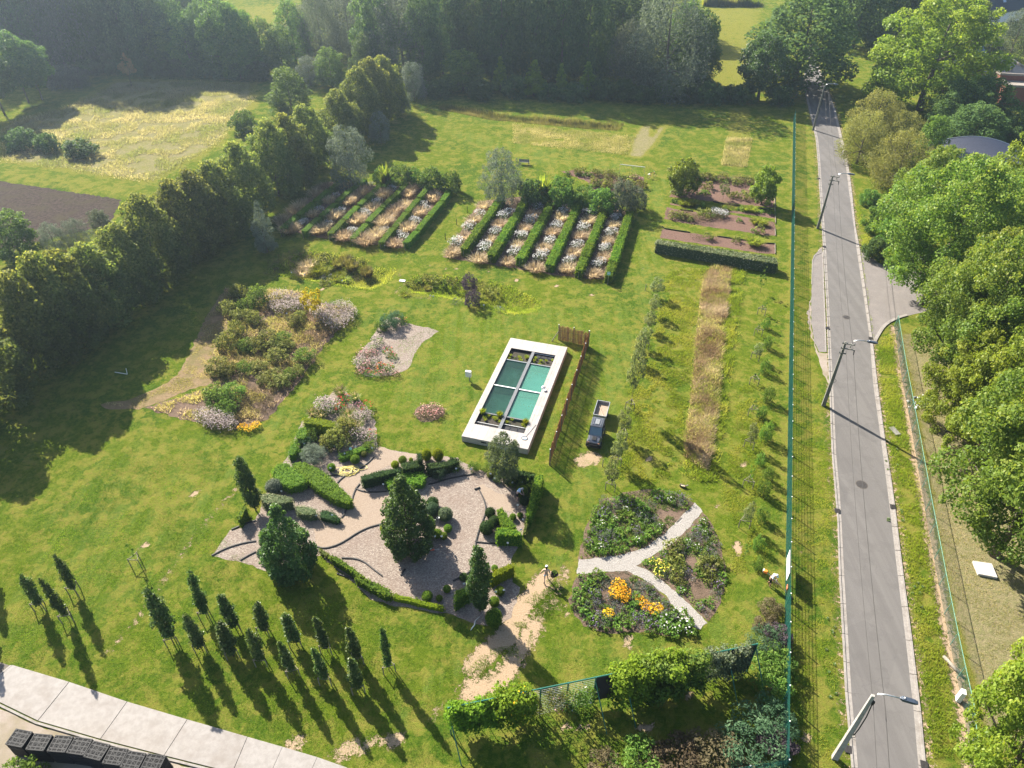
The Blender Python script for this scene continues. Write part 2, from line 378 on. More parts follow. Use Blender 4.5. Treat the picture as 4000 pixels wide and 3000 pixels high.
# ================================================================ ground
def axis(lo, hi, step, far, fstep):
    return np.concatenate([np.arange(-far, lo, fstep), np.arange(lo, hi, step), np.arange(hi, far + 1, fstep)])
gx = axis(-165, 165, 0.72, 460, 30); gy = axis(8, 262, 0.72, 460, 30); gy = gy[gy > -120]
XX, YY = np.meshgrid(gx, gy); X1, Y1 = XX.ravel(), YY.ravel(); ZZ = np.zeros(X1.shape)
def sd(poly):
    x0, x1 = min(p[0] for p in poly) - 6, max(p[0] for p in poly) + 6; y0, y1 = min(p[1] for p in poly) - 6, max(p[1] for p in poly) + 6
    m = (X1 > x0) & (X1 < x1) & (Y1 > y0) & (Y1 < y1); r = np.full(X1.shape, 6.0)
    d = dline(X1[m], Y1[m], poly, True); i = inside(X1[m], Y1[m], poly); r[m] = np.where(i, -d, d); return r
def sstep(v): v = np.clip(v, 0, 1); return v * v * (3 - 2 * v)
def area(poly, soft=0.8): return sstep(0.5 - sd(poly) / (2 * soft))
def along(line, wd, soft=0.5):
    x0, x1 = min(p[0] for p in line) - 8, max(p[0] for p in line) + 8; y0, y1 = min(p[1] for p in line) - 8, max(p[1] for p in line) + 8
    m = (X1 > x0) & (X1 < x1) & (Y1 > y0) & (Y1 < y1); r = np.zeros(X1.shape); r[m] = sstep(0.5 - (dline(X1[m], Y1[m], line) - wd / 2) / (2 * soft)); return r
bare = np.zeros(X1.shape); dry = np.full(X1.shape, 0.27); lush = np.zeros(X1.shape); streak = np.zeros(X1.shape)
def up(a, m, v): np.copyto(a, np.maximum(a, m * v))
def to(a, m, v): a[:] = a * (1 - m) + m * v
POND1 = pl('f 90,670 480,500 900,560 1220,670 1180,770 1000,860 560,790 120,720')
POND2 = pl('f 1290,870 1340,720 1600,700 2000,760 g 0,810 270,950 230,1050 0,1070 f 1900,990 1550,910')
DITCH = pl('b 1570,940 1620,900 c 0,1000 500,1030 970,1075 930,1130 600,1110 0,1050 b 2050,1040')
for P_, d_, s_ in ((POND1, 0.75, 2.2), (POND2, 0.85, 2.2), (DITCH, 1.0, 1.6)):
    q_ = sd(P_); ZZ -= d_ * sstep(-q_ / s_)
MEADOW = pl('a 0,1400 1300,1590 1900,1250 2212,900 2212,720 1500,690 1000,690 620,900 0,1080')
up(dry, area(MEADOW, 2.0), 1.0); to(lush, area(MEADOW, 2), 0)
up(dry, area(pl('a 0,1440 700,1530 1300,1600 Z 470,775 0,700'), 1), 0.42)
up(dry, area(pl('c 1620,60 2160,60 2140,780 1640,780'), 4), 0.62)
up(dry, area(pl('Z 760,40 1180,0 1160,150 830,190'), 8), 0.55)
for P_ in ('c 0,1070 150,1080 60,1240 0,1230', 'c 180,1090 380,1110 290,1260 110,1240', 'c 430,1110 620,1130 540,1280 350,1265', 'c 650,1130 830,1150 760,1300 590,1285', 'c 870,1170 1090,1190 1000,1340 820,1310'):
    up(dry, area(pl(P_), 0.7), 0.62)
up(dry, area(pl('c 0,1060 1080,1180 1000,1345 0,1240'), 0.8), 0.45)
up(dry, area(pl('c 1040,1180 1110,1090 1220,1080 1200,1180 1260,1090 1340,1090 1240,1250 1130,1370 1000,1350'), 0.7), 1.05)
up(dry, area(pl('c 1880,930 2060,930 2060,1200 1860,1190'), 0.7), 0.62); up(dry, area(pl('c 1850,1190 2080,1200 2030,1450 1800,1430'), 0.7), 0.8)
up(dry, area(pl('c 0,1240 1000,1350 1300,1400 1250,1480 0,1400'), 1.5), 0.35)
up(dry, area(pl('i 1250,450 2000,600 1800,1100 1500,1400 900,1100 1000,700'), 2.5), 0.42)
up(dry, area(pl('j 1050,150 1900,250 1850,500 1200,560'), 2), 0.34)
up(dry, area(pl('n 1150,300 2000,480 1800,800 1400,700 1000,500'), 1.5), 0.30)
up(dry, area(pl('m 250,150 900,100 900,800 300,700'), 2), 0.22)
up(dry, area(pl('g 1350,640 1740,650 1560,1659 1280,1659 k 950,500 980,850 1450,860 1480,0 1320,0'), 0.8), 0.44)
for x_, y_ in ((230, 900), (960, 1010), (1600, 430), (1660, 720), (830, 930)): pass
LAWNW = pl('d 1690,300 1930,320 1870,440 1680,430')
to(lush, area(pl('c 0,830 1200,900 2200,960 2200,1450 1350,1400 1100,1100 0,960'), 2), 0.55)
up(lush, area(pl('k 80,800 800,600 700,1000 600,1500 300,1600'), 1.5), 0.6); up(lush, area(pl('o 200,600 1100,560 1600,480 2212,150 2212,550 900,880 150,900'), 1.5), 0.6)
up(lush, area(pl('e 700,1450 1900,850 1700,1300 1400,1640 300,1659'), 2), 0.5)
up(lush, area(pl('n 1650,1250 2212,1250 o 2000,900 o 2000,1400 o 900,1500 n 2000,1640'), 1.5), 0.45)
for L_, w_ in (('o 330,0 k 420,1500 620,900 760,500 860,0 g 960,1400 1150,700 1230,200 c 1290,1500', 2.4), ('n 1300,1200 1500,950 1900,600 2200,420', 1.6), ('i 1150,1500 1700,1000 2060,700', 2.0), ('j 0,500 400,150 f 500,1500', 2.0), ('f 950,1150 1250,950 1450,1000', 1.6)):
    up(streak, along(pl(L_), w_, 0.8), 1.0)
up(streak, area(pl('k 70,740 1000,0 g 1000,1400 1300,600 1100,900 700,1000 f 1500,1000 j 1100,200 2000,600'), 2), 0.85); up(streak, area(pl('i 1250,450 2050,600 1900,1270 1400,1659 m 0,700 m 0,200 i 500,900'), 3), 0.7); up(streak, area(pl('o 150,600 1100,560 2212,200 2212,550 900,880'), 2), 0.8); up(streak, area(pl('b 1560,1100 c 1050,1400 c 1200,1659 c 200,1400 b 2000,1300'), 2), .9)
for L_, w_, v_ in (('o 285,20 190,150 60,300 n 2150,540 1990,660 1870,790', 1.7, 0.92), ('o 200,430 60,660 0,760 n 2150,880 1840,1000', 1.6, 0.86), ('k 470,1590 o 430,60 380,170 250,320 150,440', 0.8, 0.75), ('n 1640,1085 1560,1160 1490,1280', 0.5, 0.8),
                   ('o 200,180 430,260 480,330', 1.0, 0.62), ('i 2060,880 1750,1230 1480,1600 m 1400,60 1150,420 900,690', 0.45, 0.80), ('i 2090,910 1790,1250', 0.1, 0.5), ('f 550,1480 j 500,60 260,330 30,690', 0.16, 0.52), ('f 300,0 j 470,120', 0.2, 0.5),
                   ('n 0,1415 230,1475 530,1565 790,1650', 0.35, 0.6), ('m 250,740 600,870', 0.3, 0.4), ('j 1060,540 1240,590 1400,600', 0.4, 0.55), ('f 1240,700 1270,800 1190,880 1270,900 1500,920', 0.7, 0.62)):
    up(bare, along(pl(L_), w_, 0.8), v_)
for s_ in ('k 160,1300 520,700 760,300', 'k 300,1400 600,760 830,300', 'f 640,1500 900,1180 1250,980 1600,930', 'i 1700,1659 2050,1250 j 300,500', 'g 1180,1659 1330,600'):
    up(bare, along(pl(s_), .2, .5), .34); up(dry, along(pl(s_), .35, .6), .62)
for t_, x_, y_, r_, v_ in (('k', 600, 660, 1.5, .95), ('k', 665, 650, .8, 1), ('n', 1120, 1430, 1.1, .85), ('n', 750, 1510, 1.3, .8), ('n', 300, 1460, .9, .8), ('n', 830, 1540, .7, .8), ('o', 1000, 555, .3, .9), ('o', 960, 635, .35, .9)) + tuple(
        ('g', x, y, .33, .95) for x, y in ((1180, 285), (1070, 447), (1150, 455), (1165, 610), (1130, 670), (1060, 683), (665, 890), (905, 855), (930, 905), (865, 960), (980, 970), (370, 810), (45, 760), (300, 848))) + tuple(
        ('k', x, y, .3, .95) for x, y in ((1160, 650), (1190, 810), (1620, 955), (930, 985), (1760, 1065), (780, 826), (1640, 1590), (1940, 1400), (1960, 1460), (1990, 700))) + tuple(
        ('i', x, y, .35, .95) for x, y in ((1450, 1205), (785, 1610), (1670, 950), (700, 580), (640, 195), (1240, 1405))) + tuple(
        ('f', x, y, .35, .9) for x, y in ((1175, 565), (1280, 600), (1490, 635), (1630, 670), (1720, 660), (1990, 695), (560, 840), (1080, 880))) + tuple(
        ('p', x, y, .3, .9) for x, y in ((245, 440), (300, 580), (260, 850), (385, 890), (300, 1400), (450, 1560))) + (('l', 240, 1460, .3, .9), ('j', 480, 110, .4, .9), ('j', 270, 490, .3, .9), ('o', 400, 1350, .5, .8), ('o', 560, 1350, .6, .8), ('o', 1070, 1320, .5, .8), ('o', 1500, 1050, .6, .8), ('o', 1160, 1300, .5, .8)):
    c_ = at(t_, x_, y_); up(bare, along([c_, c_ + Vector((r_ * .8, r_ * .2, 0))], r_ * 1.1, r_ * .35), v_)
SAPL = []
RD_L = pl('d 352,560 318,620 306,700 322,820 366,1000 412,1200 430,1400 445,1659 h 477,500 505,1000 527,1659 l 550,600 575,900 600,1200 613,1659 p 640,500 665,1000 700,1400 720,1659 Z 3345,3300')
RD_R = pl('d 430,560 452,620 490,700 545,840 590,980 650,1230 690,1400 725,1659 h 755,300 790,480 850,900 905,1300 945,1659 l 1010,480 1060,800 1095,1050 1170,1659 p 1245,560 1320,1180 1365,1659 Z 3655,3300')
up(dry, area(pl('g 1720,640 1900,670 1850,1100 1810,1659 k 1760,400 1700,760 1600,720 1490,640 1480,560 1530,200 g 1570,1500 1580,1300 1640,800'), 0.6), 0.62)
up(bare, along(RD_L, 1.5, 0.5), 0.45); up(bare, along(RD_R, 1.6, 0.5), 0.5)
RFB = pl('h 1090,1165 1150,1560 l 1230,340 1290,690 1360,1100 1445,1560 p 1490,160 1600,730 1700,1200 Z 3800,3100')
up(bare, along(RFB, 1.2, 0.5), 0.75)
up(dry, area(pl('Z 3500,1295 3545,1480 3575,1650 3625,1990 3690,2330 3790,2700 3850,2950 4400,3000 4400,1900 4000,1700 3750,1450 3620,1290'), 1.0), 1.12)
up(dry, area(pl('h 730,0 930,500 1100,1200 l 1180,0 1450,1500 p 1600,800 1640,1659 1400,1659 1180,0 l 960,0 h 900,1300 800,500'), 0.8), 0.40)
up(dry, along(pl('d 240,1000 210,1400 h 200,500 170,1659 l 150,1000 130,1659'), 1.2, 0.6), 0.55)
up(dry, area(pl('d 0,700 280,740 350,900 100,900 0,850'), 2), 0.7)
up(dry, area(pl('d 260,900 420,1200 450,1659 h 430,500 380,1000 l 540,300 p 640,1659 200,1659 h 230,0'), 0.8), 0.38)
me = bpy.data.meshes.new('ground'); nx, ny = len(gx), len(gy)
V_ = np.stack([X1, Y1, ZZ], 1).astype(np.float32)
_a = R(73.95 - 90); _po = G(1780 + 75 * 500 / 1595, 1280 + 1350 * 500 / 1595, .68)      # hollow for the bathing pond
idx = np.arange(nx * ny).reshape(ny, nx); F_ = np.stack([idx[:-1, :-1], idx[:-1, 1:], idx[1:, 1:], idx[1:, :-1]], -1).reshape(-1, 4).astype(np.int32)
_c = V_[F_].mean(1); _x = (_c[:, 0] - _po.x) * math.cos(_a) + (_c[:, 1] - _po.y) * math.sin(_a); _y = -(_c[:, 0] - _po.x) * math.sin(_a) + (_c[:, 1] - _po.y) * math.cos(_a)
F_ = F_[~((_x > .6 - .51) & (_x < 5.62 + .51) & (_y > 2 - .51) & (_y < 15.05 + .51))]
me.vertices.add(len(V_)); me.vertices.foreach_set('co', V_.reshape(-1)); me.loops.add(F_.size); me.loops.foreach_set('vertex_index', F_.reshape(-1))
me.polygons.add(len(F_)); me.polygons.foreach_set('loop_start', np.arange(0, F_.size, 4, dtype=np.int32)); me.update(calc_edges=True)
me.polygons.foreach_set('use_smooth', np.ones(len(F_), bool))
for nm, a_ in (('bare', bare), ('dry', dry), ('lush', lush), ('streak', streak)):
    q_ = me.attributes.new(nm, 'FLOAT', 'POINT'); q_.data.foreach_set('value', a_.astype(np.float32))
me.materials.append(M['grass']); _g = tag(put('ground', me), kind='structure')
def _pp(x, y): return Vector((_po.x + x * math.cos(_a) - y * math.sin(_a), _po.y + x * math.sin(_a) + y * math.cos(_a), 0))
_o = [(-1, 0), (7.6, 0), (7.6, 17), (-1, 17)]; _i = [(.5, 1.9), (5.72, 1.9), (5.72, 15.15), (.5, 15.15)]
for k in range(4): sheet('lawn', [_pp(*_o[k]), _pp(*_o[(k + 1) % 4]), _pp(*_i[(k + 1) % 4]), _pp(*_i[k])], -.006, M['grass'], amp=0)
# ================================================================ road and pavements
def zip_quads(A, B): return A + B[::-1]
inL = [p + (q - p).normalized() * 0.42 for p, q in zip(RD_L, [min(RD_R, key=lambda r: (r - p).length) for p in RD_L])]
inR = [p + (q - p).normalized() * 0.45 for p, q in zip(RD_R, [min(RD_L, key=lambda r: (r - p).length) for p in RD_R])]
far_ = pl('d 330,470 400,470', 0)
road = sheet('road', zip_quads(inL, inR), 0.012, M['asphalt'], seed=3, amp=0)
sheet('road', zip_quads(pl('d 345,380 330,470') + [inL[0]], pl('d 430,380 400,470') + [inR[0]]), 0.010, M['asphalt'], seed=3, amp=0)
def strip(name, A, B, z, mat, h=0.0): return sheet(name, zip_quads(A, B), z, mat, amp=0)
def kerb_run(outer, inner, nm):
    # flush concrete channel made of one-metre blocks along both road edges
    root = tag(put(nm, MB().add([(p.x, p.y, 0.004) for p in outer] + [(p.x, p.y, 0.004) for p in inner], [(i, i + 1, len(outer) + i + 1, len(outer) + i) for i in range(len(outer) - 1)]).mesh(nm, M['joint'])), kind='structure')
    cnt = 0
    for i in range(len(outer) - 1):
        a, b, c, d = outer[i], outer[i + 1], inner[i], inner[i + 1]; n = max(1, int((b - a).length / 2.0))
        for k in range(n):
            t0, t1 = k / n + 0.004, (k + 1) / n - 0.004
            q = [a.lerp(b, t0), a.lerp(b, t1), c.lerp(d, t1), c.lerp(d, t0)]; m_ = [q[0].lerp(q[3], 0.35), q[1].lerp(q[2], 0.35)]
            mb = MB().prism([q[0], q[1], m_[1], m_[0]], 0.0, 0.075); mb.prism([m_[0], m_[1], q[2], q[3]], 0.001, 0.022); cnt += 1
            mb.build('kerb_block', M['kerb'], root)
kerb_run(RD_L, inL, 'kerb_left'); kerb_run(RD_R, inR, 'kerb_right')
JUNC = pl('h 788,480 850,540 1000,640 1400,700 1500,1000 1250,1060 1130,1085 1030,1130 965,1210 930,1290 905,1300 850,900')
sheet('pavement', JUNC, 0.008, M['paver'], amp=0.02)
ribbon('kerb_curve', smooth_poly(pl('h 1200,1065 1115,1090 1010,1145 950,1235 918,1300'), 2, False), 0.35, 0.0, 0.10, M['kerb'], kind='structure')
LAY = pl('h 470,480 440,505 390,555 382,700 375,950 372,1120 400,1300 440,1380 500,1385 488,900 472,520')
sheet('pavement', LAY, 0.008, M['paver'], amp=0.05)
ribbon('kerb_edging', pl('h 472,520 480,800 492,1100 500,1385'), 0.12, 0.0, 0.06, M['kerb'], kind='structure')
ribbon('kerb_edging', pl('h 472,520 405,548 384,590 378,800'), 0.10, 0.0, 0.05, M['kerb'], kind='structure')
sheet('verge_sand', pl('h 475,470 440,490 430,520 470,515'), 0.006, M['yard'], amp=0.1)
sheet('verge_sand', pl('h 372,900 340,1050 355,1180 420,1380 490,1600 525,1659 515,1400 440,1385 395,1300 368,1120'), 0.006, M['yard'], amp=0.12)
# ---------------- concrete drive, bottom left
UP = pl('Z -420,2450 m 0,742 110,772 600,918 1100,1088 1620,1242 2140,1392 n 230,1478 530,1568 790,1659 Z 1500,3060')
LO = pl('Z -620,2600 Z -150,2710 m 0,890 330,1252 870,1400 1420,1545 2020,1680 Z 1180,3040 Z 1270,3080 Z 1330,3110 Z 1420,3150')
LO = pl('Z -560,2640 Z -110,2740 m 0,1170 330,1262 870,1420 1420,1562 2020,1690 Z 1040,3030 Z 1180,3065 Z 1300,3100 Z 1560,3150')
UPn = pl('Z -420,2450 Z 40,2600 m 110,772 600,918 1100,1088 1620,1242 2140,1392 n 230,1478 530,1568 790,1659 Z 1600,3090')
LOn = pl('Z -560,2640 Z -160,2760 m -170,1010 330,1252 870,1410 1420,1552 2010,1700 Z 1050,3040 Z 1190,3070 Z 1330,3110 Z 1590,3160')
drv = tag(put('concrete_drive', MB().add([(p.x, p.y, 0.004) for p in UPn] + [(p.x, p.y, 0.004) for p in LOn], [(i, i + 1, len(UPn) + i + 1, len(UPn) + i) for i in range(len(UPn) - 1)]).mesh('concrete_drive', M['joint'])), kind='structure')
for i in range(1, len(UPn) - 1):
    a, b, c, d = UPn[i], UPn[i + 1], LOn[i + 1], LOn[i]; g_ = 0.004
    q = [a.lerp(b, g_), a.lerp(b, 1 - g_), d.lerp(c, 1 - g_), d.lerp(c, g_)]
    MB().prism(q, 0.0, 0.05 + 0.004 * (i % 3)).build('concrete_slab', M['drive'], drv, bevel=0.01)
ribbon('drive_kerb', [p + (p - q).normalized() * 0.16 for p, q in zip(LOn[1:], UPn[1:])], 0.14, 0.0, 0.09, M['kerb'], kind='structure')
sheet('yard', [p + (p - q).normalized() * 0.26 for p, q in zip(LOn[:7], UPn[:7])] + pl('Z 700,3400 Z -300,3400 Z -700,2800'), 0.004, M['yard'], amp=0.1)
# ---------------- garden sheets
MULCH = pl('Z 832,2172 i 1990,1270 j 0,1180 100,900 250,650 340,480 400,320 520,240 660,60 740,30 800,90 880,120 960,200 1030,330 1060,540 1240,590 1390,605 1740,640 1900,740 2120,800 k 20,830 100,960 130,1120 100,1290 60,1420 0,1480 n 2212,60 o 80,100 n 2200,350 2050,440 1850,400 1640,320 1250,270 1000,200 850,60 j 560,1480 200,1640 Z 1080,2246 Z 949,2194')
sheet('mulch_bed', MULCH, 0.004, M['mulch'], seed=5, amp=0.12)
PATH1 = pl('j 1060,540 1240,590 1390,605 1380,640 1250,650 1160,700 1000,770 890,850 860,910 1000,935 1160,930 1150,1200 1060,1215 960,1250 870,1290 760,1370 700,1390 590,1420 520,1400 490,1190 640,1190 740,1160 780,1090 785,1040 830,1010 760,900 705,850 760,800 930,720 1020,630')
sheet('chip_path', PATH1, 0.008, M['sandpath'], seed=6, amp=0.06)
sheet('chip_path', pl('j 1900,880 1960,870 2212,1000 k 20,1080 0,1110 j 2150,1100 2010,1060 1960,980'), 0.008, M['sandpath'], seed=8, amp=0.12)
sheet('mulch_bed', smooth_poly(pl('f 1310,1140 1590,1190 1530,1240 1400,1330 1330,1520 1240,1560 1150,1590 950,1600 870,1540 845,1450 920,1350 1000,1290 1040,1180 1080,1130 1200,1060'), 1), 0.004, M['mulch'], seed=9, amp=0.1)
sheet('mulch_bed', smooth_poly(pl('j 1360,250 1400,190 1500,170 1620,200 1640,260 1560,310 1470,335 1390,310'), 2), 0.004, M['bedsoil'], seed=10, amp=0.06)
OLD = pl('e 1950,830 f 40,830 400,860 560,960 860,1000 830,1090 700,1210 600,1310 380,1640 j 100,300 0,360 i 2000,390 1600,310 1250,210 e 1960,1640 1830,1400 1960,1200 1900,1000')
sheet('flower_bed', OLD, 0.004, M['bedsoil'], seed=11, amp=0.2)
sheet('tan_path', smooth_poly(pl('e 2000,820 1930,860 1800,1040 1690,1280 1560,1560 1450,1650 i 1150,130 850,170 900,215 1180,220 1260,200 1450,130 1700,20 e 1990,1640 1860,1420 1980,1200 1920,1000'), 1), 0.008, M['tansoil'], seed=12, amp=0.15)
YP = pl('k 1580,1025 1490,1120 1400,1215 1300,1310 1150,1410 950,1475 750,1503 575,1515 560,1643 800,1622 1000,1612 o 1090,5 1190,62 1330,172 1395,262 1460,342 1540,430 1622,462 1690,405 1560,270 1440,160 1290,40 k 1190,1620 1070,1570 1180,1500 1300,1430 1400,1370 1500,1270 1590,1170 1650,1100')
sheet('gravel_path', YP, 0.012, M['gravel'], seed=13, amp=0.07, step=0.3)
BEDA = pl('k 575,1520 600,1400 640,1250 680,1120 760,1010 1000,930 1250,905 1450,950 1580,1030 1490,1125 1300,1315 1150,1415 950,1480 750,1505')
BEDB = pl('k 1650,1105 1740,1230 1800,1400 1850,1560 o 1850,20 1840,140 1750,310 1690,400 1560,265 1440,155 1290,35 k 1190,1615 1075,1570 1300,1435 1400,1375 1590,1175')
BEDC = pl('k 565,1645 o 530,100 490,200 540,340 620,430 850,510 1100,480 1400,520 1600,470 1540,432 1460,345 1330,175 1190,65 1080,5 k 1000,1615')
for i, b_ in enumerate((BEDA, BEDB, BEDC)): sheet('flower_bed', b_, 0.006, M['bedsoil'], seed=20 + i, amp=0.12)
PLOUGH = pl('Z -400,600 Z 0,708 Z 470,779 Z 430,880 Z 200,930 Z 0,990 Z -500,1000')
sheet('ploughed_field', PLOUGH, 0.004, M['plough'], seed=30, amp=0.25)
for i, s_ in enumerate(('X 150,455 440,420 1590,560 1600,690 130,540', 'X 460,215 1320,280 1400,400 1600,480 1590,560 440,420 500,330', 'X 140,620 450,690 1610,780 1610,840 130,650', 'X 90,680 280,725 1000,790 1240,830 1610,900 1615,1080 1500,1085 1050,1010 680,960 280,900 60,850',
                        'X 20,990 300,1030 800,1100 1610,1200 1615,1340 1400,1330 700,1220 0,1120')):
    sheet('vegetable_bed', pl(s_), 0.004 + 0.001 * i, M['soil'], seed=40 + i, amp=0.12)
sheet('flower_bed', pl('c 420,1480 560,1470 900,1520 1140,1530 1130,1659 g 1050,0 700,0 c 650,1570'), 0.004, M['soil'], seed=50, amp=0.15)
sheet('flower_bed', pl('W 20,330 W 350,20 1165,65 870,470 500,420 330,400'), 0.0045, M['bedsoil'], seed=51, amp=0.15)
sheet('flower_bed', pl('f 1620,560 f 1930,80 g 60,40 1040,170 860,770 400,720 f 2100,640'), 0.0045, M['bedsoil'], seed=52, amp=0.2)
# manholes and gullies
def manhole(c, label, r=0.42):
    t = thing('manhole_cover', label, 'manhole', (c.x, c.y, 0.012))
    MB().lathe([(r + .035, 0), (r + .035, .006), (r, .006)], 24).build('frame', M['joint'], t)
    mb = MB().lathe([(r - .01, 0.0), (r - .01, .010), (0.01, .011)], 24)
    for i in range(-3, 4):
        for j in range(-3, 4):
            if i * i + j * j < 10: mb.box((i * .1, j * .1, .013), (.05, .05, .008))
    mb.build('lid', M['iron'], t)
manhole(at('h', 678, 1083), 'round cast iron manhole cover beside the paved side street junction')
manhole(at('l', 810, 870), 'round cast iron manhole cover in the empty middle of the road', 0.5)
manhole(at('d', 590, 1305), 'small round manhole cover far up the road beside the yellow willows', 0.4)
def gully(c, label, rz):
    t = thing('drain_grate', label, 'drain', (c.x, c.y, 0.076), rz)
    MB().box((0, 0, 0), (.46, .52, .01)).build('frame', M['black'], t)
    for k in range(6): put('bar', gbar, t, (0, -.2 + k * .08, .012))
gbar = MB().box((0, 0, 0), (.4, .04, .02)).mesh('bar', M['iron'])
for t_, x_, y_, lb in (('h', 513, 1180, 'slotted road drain at the lower end of the paved lay-by'), ('h', 885, 1268, 'slotted road drain beside the white curved kerb'), ('h', 483, 475, 'slotted road drain at the upper end of the paved lay-by'),
                       ('l', 598, 1100, 'slotted road drain on the left kerb below the middle manhole'), ('l', 1077, 1065, 'slotted road drain on the right kerb below the middle manhole'), ('p', 690, 1500, 'slotted road drain beside the foot of the nearest lamp post'),
                       ('p', 1348, 1635, 'slotted road drain on the right kerb at the bottom edge'), ('d', 437, 1545, 'slotted road drain far up the road beside the crossarm lamp')):
    gully(at(t_, x_, y_), lb, R(-17))
# ================================================================ foliage materials
LM = {}
LG = 1.12
def lm(n, *a, **k): LM[n] = leaf_mat(n + '_leaves', *[tuple(min(.9, x * LG) for x in c) if max(c) < .3 else c for c in a], **k)
lm('hornbeam', (.058, .086, .026), (.102, .136, .036), (.205, .215, .062), trans=.46, upn=.45)
lm('alder', (.042, .082, .018), (.076, .138, .028), (.140, .215, .042))
lm('dark', (.036, .066, .022), (.060, .102, .032), (.110, .165, .050), trans=.36)
lm('willow', (.055, .070, .048), (.095, .115, .078), (.165, .185, .130), trans=.36, tcol=(1.25, 1.25, .8))
lm('yellowwillow', (.095, .105, .030), (.175, .175, .055), (.27, .255, .10), trans=.42)
lm('poplar', (.050, .095, .014), (.100, .160, .024), (.215, .250, .045), trans=.42, spec=.12, rough=.45)
lm('golden', (.075, .125, .014), (.150, .205, .024), (.27, .30, .045), trans=.45, spec=.12, rough=.45)
lm('silver', (.070, .092, .062), (.120, .145, .105), (.215, .24, .19), trans=.3, tcol=(1.1, 1.1, .8))
lm('greygreen', (.050, .070, .038), (.085, .110, .062), (.16, .175, .115), trans=.36)
lm('palegreen', (.075, .105, .045), (.14, .17, .075), (.24, .25, .13), trans=.4)
lm('beech', (.026, .060, .014), (.050, .100, .022), (.13, .20, .06), trans=.38, spec=.2, rough=.4)
lm('sapling', (.034, .068, .016), (.064, .112, .026), (.20, .23, .08), trans=.40, spec=.2, rough=.4)
lm('box', (.050, .100, .010), (.100, .165, .014), (.200, .250, .024), trans=.40, upn=.55)
lm('yellowhedge', (.085, .120, .006), (.165, .200, .008), (.26, .27, .015), trans=.42)
lm('yew', (.014, .034, .010), (.028, .056, .013), (.055, .092, .018), trans=.25)
lm('greyhedge', (.06, .09, .035), (.15, .175, .09), (.36, .36, .25), trans=.3, upn=.55)
lm('softgreen', (.060, .118, .012), (.110, .185, .018), (.18, .26, .03), trans=.42)
lm('bedgreen', (.042, .090, .016), (.088, .155, .028), (.18, .245, .055), trans=.4)
lm('olive', (.055, .070, .016), (.115, .130, .032), (.26, .255, .085), trans=.38)
lm('purple', (.045, .034, .040), (.080, .062, .070), (.15, .125, .14), trans=.25, tcol=(1.1, .9, 1.0))
lm('lavender', (.060, .080, .048), (.10, .118, .082), (.17, .175, .150), trans=.3, tcol=(1.1, 1.1, .9))
lm('bluegreen', (.034, .070, .034), (.065, .115, .058), (.135, .19, .10), trans=.34, tcol=(1.1, 1.2, .8))
lm('brownleaf', (.060, .048, .028), (.110, .088, .050), (.18, .145, .085), trans=.3)
lm('strawgreen', (.19, .20, .06), (.34, .31, .12), (.52, .45, .25), trans=.45, upn=.9)
lm('straw', (.21, .150, .085), (.42, .325, .205), (.66, .55, .39), trans=.45, tcol=(1.2, 1.1, .8), upn=.95)
lm('meadowgrass', (.17, .20, .07), (.31, .29, .16), (.47, .41, .28), trans=.45, upn=.8)
lm('rough', (.125, .185, .018), (.215, .265, .030), (.35, .345, .075), trans=.45, upn=.8)
lm('reed', (.07, .08, .022), (.13, .125, .04), (.21, .18, .08), trans=.4, upn=.8)
lm('whiteflower', (.42, .41, .38), (.58, .57, .54), (.72, .70, .67), trans=.3, tcol=(1, 1, 1))
lm('pinkaster', (.22, .17, .15), (.35, .285, .265), (.50, .42, .395), trans=.3, tcol=(1, 1, 1))
lm('pink', (.50, .20, .20), (.62, .32, .30), (.74, .48, .44), trans=.3, tcol=(1, 1, 1))
lm('red', (.35, .025, .018), (.52, .06, .035), (.60, .13, .06), trans=.3, tcol=(1, .7, .6))
lm('orange', (.50, .24, .012), (.62, .34, .016), (.72, .46, .04), trans=.3, tcol=(1, .8, .4))
lm('lemon', (.60, .52, .05), (.72, .64, .10), (.80, .72, .2), trans=.3, tcol=(1, 1, .5))
lm('violet', (.12, .085, .17), (.19, .145, .26), (.28, .23, .36), trans=.3, tcol=(1, .9, 1.1))
lm('yellowtree', (.30, .26, .015), (.48, .40, .02), (.62, .52, .05), trans=.45, tcol=(1.1, 1.05, .6))
lm('autumn', (.20, .15, .055), (.33, .25, .10), (.47, .38, .18), trans=.42, tcol=(1.2, 1.1, .8))
def bark(name, a, b):
    k = N(name); o = k.obj(); mp = k.n('Mapping'); mp.inputs['Scale'].default_value = (9, 9, 1.6); k.set(mp.inputs[0], o); v = k.noise(2.0, mp.outputs[0], 4, .65)
    return k.done(k.pbr(k.mix(k.step(v, .35, .65), a, b), .9, 0, .15, k.bump(v, .6, .03)))
BARK = bark('grey_brown_bark', (.075, .060, .045), (.155, .130, .105)); PALEBARK = bark('pale_bark', (.16, .14, .115), (.27, .245, .21))
